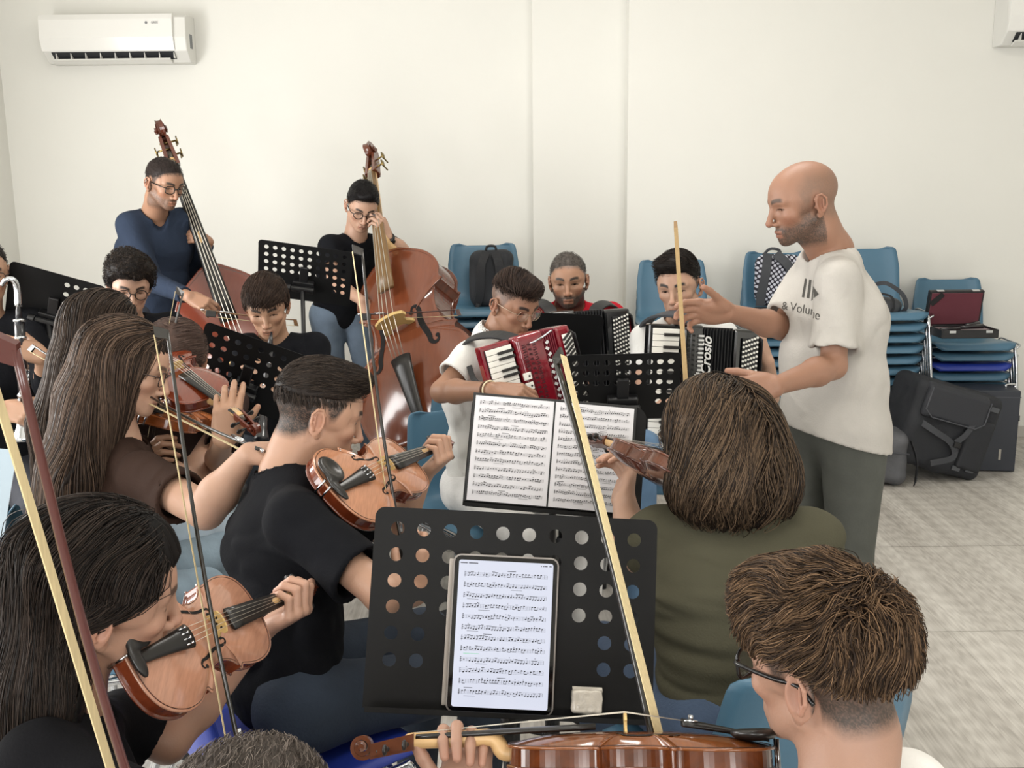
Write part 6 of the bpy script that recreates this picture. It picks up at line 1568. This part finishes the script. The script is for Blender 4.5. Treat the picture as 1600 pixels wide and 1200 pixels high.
# ---- curly clarinettist
H = Head(at(203, 447, 4.22), (0.42, -0.88, -0.30), roll=4, sc=0.98, skin=SK3, open=0.45)
f = A(0.35, -0.94, 0); hip = A(at(196, 600, 4.3)[0], 4.32, 0.56)
P = person('person', 'curly-haired youth with round glasses playing clarinet', H, f, hip,
           {1: (at(150, 620, 4.15), at(205, 600, 3.98), fdir(0.9, -0.2, -0.1), fdir(-0.2, -0.7, 0.5), 'keys'), -1: (at(262, 585, 4.2), at(236, 560, 4.02), fdir(-0.8, -0.3, 0.2), fdir(0.3, -0.7, 0.5), 'keys')},
           legs='sit', shirt='tshirt', shirt_col='15161a', sleeve=0.9, fvox=0.0038)
def curly(P, H, dark, light):
    S = SDF(); hair_cap(S, H, top=0.040, side=0.024, back=0.030, front=0.02, noise=(0.008, 46), extra=[((0, 0.045, 0.095), (0.07, 0.055, 0.045))])
    o = link('hair', S.mesh(0.0035, colfn=lambda V: np.tile(np.array(srgb(dark)), (len(V), 1)) * (1 + 0.4 * snoise(H.loc(V), 90, 6)[:, None])), hair_mat('hair', 0.45), P.root)
    me = o.data; V = np.empty(len(me.vertices) * 3, np.float32); me.vertices.foreach_get('co', V); V = V.reshape(-1, 3).astype(float); L = H.loc(V)
    ids = rng.choice(np.nonzero(L[:, 2] > hairline(L[:, 1], 0) + 0.004)[0], 1500); P0 = V[ids]; out = P0 - H.w(0, -0.01, 0.02); out /= np.linalg.norm(out, axis=1)[:, None]
    u = np.cross(out, rng.normal(size=out.shape)); u /= np.linalg.norm(u, axis=1)[:, None]; w = np.cross(out, u); t = np.linspace(0, 1, 9)
    rad = rng.uniform(0.003, 0.006, (len(P0), 1, 1)); th = t[None, :, None] * 7.5 + rng.uniform(0, 6.28, (len(P0), 1, 1))
    pth = P0[:, None] + rad * (np.cos(th) * u[:, None] + np.sin(th) * (0.6 * w[:, None] + 0.5 * out[:, None])) + out[:, None] * (0.004 + 0.006 * t[None, :, None]) + u[:, None] * 0.008 * t[None, :, None]
    link('curls', strands(pth, 0.0011, hcols(len(P0), dark, light)), hair_mat('hair', 0.45), o)
curly(P, H, '1b1614', '43382f')
P.glabel = 'round black glasses of the curly-haired clarinettist'; glasses(P, H, 'round', '100d0c', w=0.0235, h=0.022, th=0.0019); seat(hip, f, 'blue chair of the curly-haired clarinettist')

# ---- clarinet boy with the fringe
H = Head(at(417, 479, 4.00), (0.12, -0.92, -0.34), roll=-4, sc=0.98, skin=SK1, open=0.55, jaw=1.0)
f = A(0.05, -1, 0); hip = A(at(430, 640, 4.05)[0], 4.08, 0.55)
P = person('person', 'boy with a brown fringe in black playing clarinet behind the middle stand', H, f, hip,
           {1: (at(370, 630, 3.92), at(402, 620, 3.76), fdir(0.5, -0.4, 0.3), fdir(-0.5, -0.6, 0.3), 'keys'), -1: (at(500, 625, 3.95), at(438, 590, 3.82), fdir(-0.7, -0.35, 0.3), fdir(0.4, -0.7, 0.3), 'keys')},
           legs='sit', shirt='tshirt', shirt_col='16171b', sleeve=0.85, fvox=0.0038, sh={1: at(388, 545, 4.02), -1: at(492, 542, 4.06)})
short_hair(P, H, '2a201b', '55443a', n=2200, top=0.022, side=0.014, back=0.014, front=0.012, length=0.045, flow=fringe_flow, vox=0.0035, lift=0.005, extra=[((0, 0.055, 0.072), (0.066, 0.048, 0.036))], r0=0.0009, jitter=0.12, rough=0.35,
           cutfn=lambda L: np.interp(L[..., 1], [-0.13, -0.06, -0.034, -0.022, -0.004, 0.010, 0.022, 0.04, 0.13], [-0.070, -0.066, -0.050, 0.012, 0.012, -0.012, 0.0, 0.030, 0.034]))
seat(hip, f, 'blue chair of the clarinet boy with the fringe')

# ---- boy with the red accordion
H = Head(at(803, 476, 3.46), (0.62, -0.72, -0.36), roll=2, sc=0.90, skin=SK4, buzz=0.75, buzzc='4a3a32', open=0.4, brow='1d1512')
f = A(0.55, -0.84, 0); hip = A(at(762, 660, 3.5)[0], 3.56, 0.55)
P = person('person', 'boy with thin glasses in a white polo shirt playing the red accordion', H, f, hip,
           {1: (at(690, 612, 3.28), at(768, 610, 3.06), fdir(0.93, -0.15, -0.05), fdir(-0.05, -0.45, 0.9), 'keys'), -1: (at(880, 690, 3.5), at(925, 650, 3.34), fdir(-0.1, -0.2, 0.9), fdir(0.9, 0, 0.2), 'relax')},
           nb=at(772, 528, 3.50), legs='sit', shirt='polo_shirt', shirt_col='D8D7D3', sleeve=0.56, sleeveloose=1.12, collar=1, sh={1: at(735, 562, 3.38), -1: at(838, 560, 3.62)}, fvox=0.0032, trouser_col='d5d4d2', armr=0.98, folda=0.005)
short_hair(P, H, '241b18', '54433a', n=2000, top=0.026, side=0.002, back=0.003, front=0.012, length=0.04, vox=0.003, r0=0.0008, flow=lambda L: np.stack([0.8 + 0 * L[:, 0], 0.7 + 0 * L[:, 0], -0.15 + 0 * L[:, 0]], 1), extra=[((0.0, 0.050, 0.094), (0.064, 0.050, 0.034))], jitter=0.12, taper=0.017,
           cutfn=lambda L: np.interp(L[..., 1], [-0.13, -0.06, 0.0, 0.03, 0.06, 0.13], [0.040, 0.045, 0.045, 0.05, 0.052, 0.05]))
P.glabel = 'thin silver wire glasses of the boy with the red accordion'; glasses(P, H, 'round', 'b8ab98', w=0.024, h=0.021, metal=True, th=0.0008)
seat(hip, f, 'blue chair left of the boy with the red accordion')
bs = root('accordion_straps', tuple(at(800, 535, 3.3)), 'padded black shoulder strap of the red accordion', 'strap')
m = MB(); strip(m, [at(706, 590, 3.55), at(712, 556, 3.44), at(735, 530, 3.36), at(775, 523, 3.26), at(812, 532, 3.18)], 0.045, 0.010, up=A(0, -0.5, 0.86)); m.build('shoulder_pad', mat('leather_black', '1a1a1c', 0.6), bs, bevel=0.003)
m = MB(); strip(m, [at(733, 572, 3.29), at(740, 592, 3.25), at(752, 606, 3.20)], 0.018, 0.004); m.build('lower_strap', mat('leather_black', '1a1a1c', 0.6), bs)
m = MB(); m.tube(smooth_pts([at(812, 532, 3.18), at(828, 536, 3.17), at(845, 528, 3.17), at(862, 516, 3.18)], 4), 0.0035, 6); m.build('strap_hook', mat('chrome', 'c9ccd0', 0.18, metal=1), bs, smooth=True)
br = root('bracelet', tuple(at(764, 608, 3.07)), 'brown and cream bracelet on the wrist at the red accordion', 'bracelet')
wdir = nz(at(768, 610, 3.06) - at(690, 612, 3.28)); 
for k, (cc_, nm_) in enumerate((('5a3a28', 'brown_band'), ('d8c9a8', 'cream_band'))):
    c = at(762 + 4 * k, 610, 3.075 - 0.01 * k); a = nz(np.cross(wdir, A(0, 0, 1))); b_ = np.cross(wdir, a); m = MB(); m.tube([c + a * 0.029 * math.cos(g) + b_ * 0.029 * math.sin(g) for g in t_], 0.0028, 6, closed=True); m.build(nm_, mat('band_' + cc_, cc_, 0.6), br, smooth=True)

# ---- man in the red polo
H = Head(at(888, 439, 4.42), (-0.10, -1, -0.10), roll=-3, sc=0.99, skin=SK2, beard=1.15, beardc='2c2420', buzz=0.85, buzzc='55504c', open=0.7)
f = A(-0.05, -1, 0); hip = A(at(892, 640, 4.5)[0], 4.50, 0.55)
P = person('person', 'bearded man in a red polo shirt behind the black accordion', H, f, hip,
           {1: (at(800, 590, 4.4), at(830, 590, 4.12), fdir(0.6, -0.3, 0.3), fdir(-0.3, -0.8, 0.3), 'keys'), -1: (at(1008, 600, 4.45), at(1022, 585, 4.25), fdir(-0.2, -0.2, 0.9), fdir(0.9, -0.1, 0.2), 'relax')},
           nb=at(890, 482, 4.50), legs='sit', shirt='polo_shirt', shirt_col='B01F2E', sleeve=0.6, collar=1, fvox=0.0036, sh={1: at(830, 494, 4.50), -1: at(954, 494, 4.52)}, neck=0.06, vneck=1, build=1.05)
short_hair(P, H, '4a4541', '77716b', n=900, top=0.010, side=0.003, back=0.004, length=0.014, flow=(0, 0.5, 0.3), vox=0.0035, r0=0.0007)
seat(hip, f, 'blue chair of the man in the red polo')
bs = root('accordion_straps', tuple(at(850, 480, 4.4)), 'two wide black straps over the red polo shirt', 'strap')
for q in ([at(806, 530, 4.56), at(815, 492, 4.50), at(838, 472, 4.44), at(858, 482, 4.34), at(862, 500, 4.30)], [at(972, 520, 4.56), at(966, 485, 4.50), at(948, 474, 4.42), at(932, 482, 4.32), at(928, 500, 4.28)]):
    m = MB(); strip(m, q, 0.055, 0.010, up=A(0, -0.5, 0.86)); m.build('shoulder_pad', mat('leather_black', '1a1a1c', 0.6), bs, bevel=0.003)

# ---- boy with the black accordion
H = Head(at(1061, 447, 3.92), (-0.42, -0.9, -0.16), roll=-5, sc=1.0, skin=SK3, open=0.65, brow='14100e', buzz=0.9, buzzc='1c1715')
f = A(-0.25, -0.97, 0); hip = A(at(1060, 640, 4.0)[0], 4.02, 0.55)
P = person('person', 'dark-haired youth in a white shirt playing the black accordion by the conductor', H, f, hip,
           {1: (at(1005, 590, 3.85), at(1030, 640, 3.62), fdir(0.8, -0.3, 0.2), fdir(-0.3, -0.8, 0.3), 'keys'), -1: (at(1202, 620, 3.92), at(1200, 566, 3.84), fdir(-0.35, -0.15, 0.85), fdir(0.75, -0.55, 0.25), 'bass')},
           nb=at(1064, 502, 4.02), legs='sit', shirt='shirt', shirt_col='D5D5D3', sleeve=0.9, collar=1, fvox=0.0034, sh={1: at(1008, 530, 3.98), -1: at(1128, 522, 4.08)}, trouser_col='5b7896', knees={1: at(1000, 700, 3.50), -1: at(1150, 700, 3.56)})
short_hair(P, H, '15110f', '332a25', n=1700, top=0.026, side=0.004, back=0.005, front=0.008, length=0.034, vox=0.0034, r0=0.0008, flow=lambda L: np.stack([0.9 * np.ones(len(L)), 0.1 + 0 * L[:, 0], 0.1 + 0 * L[:, 0]], 1), extra=[((0.01, 0.045, 0.098), (0.060, 0.048, 0.032))], jitter=0.15)
seat(hip, f, 'blue chair of the youth with the black accordion')
bs = root('accordion_straps', tuple(at(1035, 505, 3.9)), 'grey padded strap over the white shirt by the black accordion', 'strap')
m = MB(); strip(m, [at(1004, 530, 4.02), at(1010, 505, 3.95), at(1030, 492, 3.84), at(1062, 492, 3.72), at(1075, 505, 3.66)], 0.050, 0.012, up=A(0, -0.5, 0.86)); m.build('shoulder_pad', mat('strap_grey', '3b3d42', 0.7), bs, bevel=0.003)

# ---- girl with dark hair at the left, seen from behind
H = Head(at(166, 520, 3.12), (0.72, 0.62, -0.18), sc=1.0, fem=1, skin=SK3, open=0.6)
f = A(0.8, 0.5, 0); hip = A(at(120, 740, 3.1)[0], 3.10, 0.55); kk = {1: hip + A(0.16, 0.40, -0.05), -1: hip + A(-0.08, 0.42, -0.05)}
P = person('person', 'girl with long dark hair in black seated before the far left stand', H, f, hip,
           {1: (at(120, 690, 2.88), at(205, 650, 2.92), fdir(0.8, 0.3, 0.1), fdir(0, -0.5, 0.8), 'bow'), -1: (at(180, 660, 3.4), at(240, 620, 3.45), fdir(0.3, 0.2, 0.9), fdir(0.8, -0.2, 0), 'neck')},
           legs='sit', knees=kk, shirt='blouse', shirt_col='1a1b1e', sleeve=0.75, build=0.88, neck=0.048, fvox=0.0038)
b0 = H.w(0, -0.05, 0.0); nbk = P.nb - P.f * 0.06
longhair(P, H, [(b0, H.w(0, -0.07, -0.10), 0.092, 0.080, 1.12), (H.w(0, -0.07, -0.10), nbk - P.f * 0.05 - A(0, 0, 0.10), 0.075, 0.055, 1.6), (nbk - P.f * 0.05 - A(0, 0, 0.10), nbk - P.f * 0.09 - A(0, 0, 0.30), 0.05, 0.022, 2.0)], '1b1614', '54463c', 2600, 0.62, 24, 0.0011, P.nb[2] - 0.30, jitter=0.06)
seat(hip, f, 'blue chair of the dark-haired girl at left')

# ---- brown-haired girl with glasses
H = Head(at(200, 575, 2.62), (0.92, 0.12, -0.30), roll=4, sc=1.0, fem=1, skin=SK3, open=0.5)
f = A(0.93, 0.36, 0); hip = A(at(190, 860, 2.55)[0], 2.56, 0.56)
P = person('person', 'girl with very long straight brown hair, glasses and brown T-shirt', H, f, hip,
           {1: (at(322, 798, 2.26), at(388, 708, 2.24), fdir(0.85, 0.15, -0.05), fdir(-0.05, -0.35, 0.92), 'bow'),
            -1: (at(300, 760, 2.78),) + neck_hand(V4R, V4o, 0.42)},
           legs='sit', shirt='tshirt', shirt_col='33251f', sleeve=0.62, build=0.95, neck=0.048, armr=1.22, sh={1: at(222, 745, 2.42), -1: at(215, 712, 2.78)}, fvox=0.0032, trouser_col='8fa3b2', nb=at(188, 690, 2.60), knees={1: A(at(300, 880, 2.6)[0] , 2.68, 0.50), -1: A(at(330, 820, 2.9)[0], 2.98, 0.50)})
nbk = P.nb - P.f * 0.07
longhair(P, H, [(H.w(0, -0.045, 0.0), H.w(0, -0.06, -0.10), 0.094, 0.086, 1.15), (H.w(0, -0.06, -0.10), nbk - P.f * 0.04 - A(0, 0, 0.06), 0.086, 0.082, 1.7), (nbk - P.f * 0.04 - A(0, 0, 0.06), nbk - P.f * 0.17 - A(0, 0, 0.38), 0.085, 0.060, 2.0)],
         '231b17', '6e5a4c', 5200, 0.86, 30, 0.0011, P.nb[2] - 0.40, jitter=0.05, noise=(0.005, 34))
P.glabel = 'dark-framed glasses of the brown-haired girl'; glasses(P, H, 'rect', '2a1c16', w=0.024, h=0.018, th=0.0015); seat(hip, f, 'blue chair of the brown-haired girl')

# ---- violinist behind her
H = Head(at(272, 568, 2.98), (0.10, -0.88, -0.52), roll=6, sc=1.0, fem=1, skin=SK1, open=0.4)
f = A(0.35, -0.94, 0); hip = A(at(255, 760, 3.05)[0], 3.24, 0.55); kk = {1: hip + A(0.36, -0.14, -0.05), -1: hip + A(0.40, 0.10, -0.05)}
w_, ff_, bb_, cc_ = neck_hand(V3R, V3o, 0.44)
P = person('person', 'violinist with smooth brown hair mostly hidden behind the girl with glasses', H, f, hip,
           {-1: (at(338, 725, 2.90), at(350, 690, 2.62), fdir(0.15, 0.05, 1), fdir(0.25, -0.95, 0.1), ([(20, 35, 20), (24, 40, 22), (28, 42, 24), (34, 44, 24)], (40, 20, 10))), 1: (at(190, 700, 2.95), at(228, 745, 2.78), fdir(0.2, -0.3, 0.5), fdir(-0.6, -0.5, 0.4), 'bow')},
           legs='sit', shirt='top', shirt_col='3c2f2b', sleeve=0.7, build=0.88, neck=0.048, fvox=0.0036, trouser_col='a7b4bd', knees=kk)
short_hair(P, H, '4a3a34', '6d5950', n=1500, top=0.012, side=0.010, back=0.014, length=0.06, vox=0.0035, lift=0.002, flow=lambda L: np.stack([np.sign(L[:, 0]) * 0.8, -0.7 + 0 * L[:, 0], -0.3 + 0 * L[:, 0]], 1), jitter=0.05, r0=0.0007, seg=9)
seat(hip, f, 'blue chair of the violinist half hidden at left')

# ---- boy with the amber violin
H = Head(at(499, 648, 2.26), (0.90, 0.34, -0.30), roll=3, sc=0.97, skin='B48D76', open=0.35, buzz=1.0, buzzc='241e1b')
f = A(0.80, 0.60, 0); hip = A(at(440, 1040, 2.0)[0], 2.02, 0.56)
wl = neck_hand(V2R, V2o, 0.44)
P = person('person', 'boy with short dark hair in a black T-shirt playing the amber violin', H, f, hip,
           {1: (at(600, 930, 1.86), at(645, 930, 1.98), fdir(0.3, 0.3, 0.8), fdir(0.3, -0.8, 0.2), 'bow'),
            -1: (at(618, 835, 2.42),) + wl},
           legs='sit', shirt='tshirt', shirt_col='121317', sleeve=0.72, sleeveloose=1.15, build=1.0, fvox=0.0028, nb=at(450, 738, 2.22), sh={1: at(462, 815, 2.00), -1: at(500, 785, 2.38)}, trouser_col='27313f', neck=0.060, folda=0.008, foldd=(0.8, 0.8, 1.2), handsc=0.95)
short_hair(P, H, '221c19', '4d423a', n=5200, top=0.022, side=0.002, back=0.003, front=0.006, length=0.026, taper=0.018, cutfn=lambda L: np.interp(L[..., 1], [-0.13, -0.06, 0.0, 0.03, 0.05, 0.065, 0.13], [0.010, 0.012, 0.022, 0.026, 0.036, 0.052, 0.054]), vox=0.0024, r0=0.0006, flow=lambda L: np.stack([0.25 + 0 * L[:, 0], np.where(L[:, 2] > 0.05, 1.0, 0.35), np.where(L[:, 2] > 0.05, 0.25, -1.0)], 1), extra=[((0, 0.050, 0.100), (0.056, 0.048, 0.028))], jitter=0.14, lift=0.003)
seat(hip, f, 'electric blue chair under the boy with the amber violin', ELEC)

# ---- dark-haired girl in front
H = Head(at(166, 932, 1.47), (0.85, 0.50, -0.22), roll=-6, sc=1.04, fem=1, skin='B08974', open=0.6, brow='1a1310')
f = A(0.75, 0.66, 0); hip = A(at(60, 1300, 1.3)[0], 1.30, 0.56)
wl = neck_hand(V1R, V1o, 0.43)
P = person('person', 'girl with long black hair in black playing the pale copper violin in front', H, f, hip,
           {1: (at(330, 1330, 1.18), at(392, 1330, 1.40), fdir(0.2, 0.2, 0.9), fdir(0.5, -0.8, 0.2), 'bow'), -1: (at(262, 1160, 1.62),) + wl},
           legs='sit', shirt='blouse', shirt_col='121215', sleeve=0.7, build=0.9, neck=0.048, fvox=0.0026, sh={1: at(60, 1190, 1.28), -1: at(190, 1130, 1.60)}, nb=at(105, 1120, 1.44), armr=1.05, handsc=1.0)
nbk = P.nb - P.f * 0.06
longhair(P, H, [(H.w(0, -0.075, 0.0), H.w(0, -0.095, -0.11), 0.080, 0.075, 1.15), (H.w(0, -0.095, -0.11), nbk - A(0, 0, 0.05), 0.080, 0.075, 1.6), (nbk - A(0, 0, 0.05), nbk - P.f * 0.05 - A(0, 0, 0.30), 0.072, 0.050, 1.9)],
         '120f0e', '3d332d', 5200, 0.72, 30, 0.0008, P.nb[2] - 0.34, vox=0.0035, jitter=0.09, noise=(0.005, 30), tuck=True, capk=dict(top=0.034, back=0.03))
seat(hip, f, 'blue chair of the black-haired girl in front')

# ---- head at the lower edge
H = Head(at(392, 1352, 0.95), (0.3, 0.95, -0.2), sc=1.05, skin=SK1)
f = A(0.2, 0.97, 0); hip = A(H.o[0], 0.86, 0.50); hip = A(H.o[0] - 0.02, 0.80, 0.48)
P = person('person', 'player whose cropped grey-brown crown just shows at the lower edge', H, f, hip,
           {1: (hip + A(0.27, 0.0, 0.18), hip + A(0.17, 0.22, 0.12), fdir(0, 1, 0), fdir(0, 0, 1), 'relax'), -1: (hip + A(-0.27, 0.0, 0.18), hip + A(-0.17, 0.22, 0.12), fdir(0, 1, 0), fdir(0, 0, 1), 'relax')},
           legs='sit', shirt='tshirt', shirt_col='2b2d33', fvox=0.004)
short_hair(P, H, '3a332e', '8b8078', n=4200, top=0.012, side=0.010, back=0.012, length=0.016, vox=0.003, r0=0.0005, flow=(0, 0.4, 0.6), lift=0.005, jitter=0.4)
seat(hip, f, 'blue chair at the lower edge under the cropped-haired player')

# ---- woman in green
H = Head(at(1114, 690, 2.02), (-0.55, 0.82, -0.12), sc=1.0, fem=1, skin=SK3)
f = A(-0.30, 0.95, 0); hip = A(at(1165, 1090, 1.9)[0], 1.90, 0.57)
x, y, z = [nz(V5R[:, i]) for i in range(3)]
pn = V5o + V5R @ A(0, 0.44, 0.03)
P = person('person', 'woman with wavy dark bob in an olive T-shirt, back to the camera', H, f, hip,
           {-1: (at(992, 868, 2.10), at(976, 785, 2.26), nz(at(985, 720, 2.36) - at(976, 785, 2.26)), fdir(0.75, 0.5, 0.1), ([(40, 60, 35), (45, 62, 35), (48, 62, 35), (50, 60, 30)], (25, -5, 0))),
            1: (at(1290, 960, 2.1), at(1180, 880, 2.35), fdir(-0.8, 0.2, 0.3), fdir(0.2, 0.3, 0.9), 'bow')},
           legs='sit', shirt='tshirt', shirt_col='4C4A3C', sleeve=0.62, sleeveloose=1.1, build=1.12, neck=0.050, nb=at(1150, 812, 2.00), sh={-1: at(1030, 840, 2.04), 1: at(1262, 846, 2.00)}, fvox=0.003, trouser_col='46566e', foldd=(0.35, 0.35, 1.7), folda=0.009, hem=(A(0, 0, 0.60), (0, 0, -1)))
def wav(Pp, i):
    ph = Pp[:, 0] * 40 + Pp[:, 1] * 25; return np.stack([0.75 * np.sin(i * 0.70 + ph), 0.4 * np.cos(i * 0.70 + ph), 0 * ph], 1)
longhair(P, H, [(H.w(0, -0.05, 0.0), H.w(0, -0.06, -0.08), 0.092, 0.092, 1.12), (H.w(0, -0.055, -0.07), H.w(0, -0.065, -0.065), 0.094, 0.086, 1.30)],
         '1b1512', '6e5a47', 6500, 0.42, 24, 0.0010, at(1150, 765, 2.0)[2], vox=0.0035, wave=wav, jitter=0.10, noise=(0.006, 26), lift=0.014)
seat(hip, f, 'dark blue chair under the woman in green', BLUE)

# ---- boy with glasses at lower right
H = Head(at(1286, 1040, 1.19), (-0.62, 0.77, -0.14), roll=2, sc=0.97, skin='A07C69', buzz=1.0, buzzc='3a2f28', open=0.5)
f = A(-0.75, 0.66, 0); hip = A(at(1400, 1500, 1.0)[0], 0.98, 0.56)
x, y, z = [nz(V6R[:, i]) for i in range(3)]; pn = V6o + V6R @ A(0, 0.455, 0.030)
P = person('person', 'boy with wavy brown hair and black glasses at the lower right', H, f, hip,
           {-1: (at(760, 1400, 1.30),) + neck_hand(V6R, V6o, 0.41, dz=-0.098),
            1: (at(1150, 1500, 0.95), at(1090, 1500, 1.10), fdir(-0.2, 0.2, 0.9), fdir(0.2, -0.9, 0.2), 'bow')},
           legs='sit', shirt='tshirt', shirt_col='DCDAD6', sleeve=0.62, fvox=0.0024, build=1.0, neck=0.058, nb=at(1322, 1300, 1.10), handsc=0.95)
def fl6(L):
    c = L - A(0.0, -0.055, 0.10); c = c / (np.linalg.norm(c, axis=1)[:, None] + 1e-6)
    c[:, 1] += 0.35; c[:, 2] -= 0.25; c[:, 0] += 0.35 * np.sin(L[:, 1] * 60); return c
short_hair(P, H, '261c16', '80654c', n=8500, top=0.030, side=0.009, back=0.007, front=0.018, lock=0.9, taper=0.022, length=0.055, seg=9, vox=0.0024, r0=0.0008, flow=fl6, lift=0.007, extra=[((0, 0.055, 0.092), (0.062, 0.050, 0.036)), ((0, -0.06, 0.07), (0.054, 0.040, 0.042))], jitter=0.30, noise=(0.005, 34),
           cutfn=lambda L: np.interp(L[..., 1], [-0.13, -0.06, -0.02, 0.03, 0.05, 0.13], [-0.012, 0.005, 0.030, 0.026, 0.036, 0.048]))
P.glabel = 'thick black glasses of the boy at the lower right'; glasses(P, H, 'rect', '0e0d0e', w=0.027, h=0.020, th=0.0027); seat(hip, f, 'blue chair of the boy at the lower right')
for c in list(ch0.values()):
    for k in list(c.children): bpy.data.objects.remove(k)
    bpy.data.objects.remove(c)
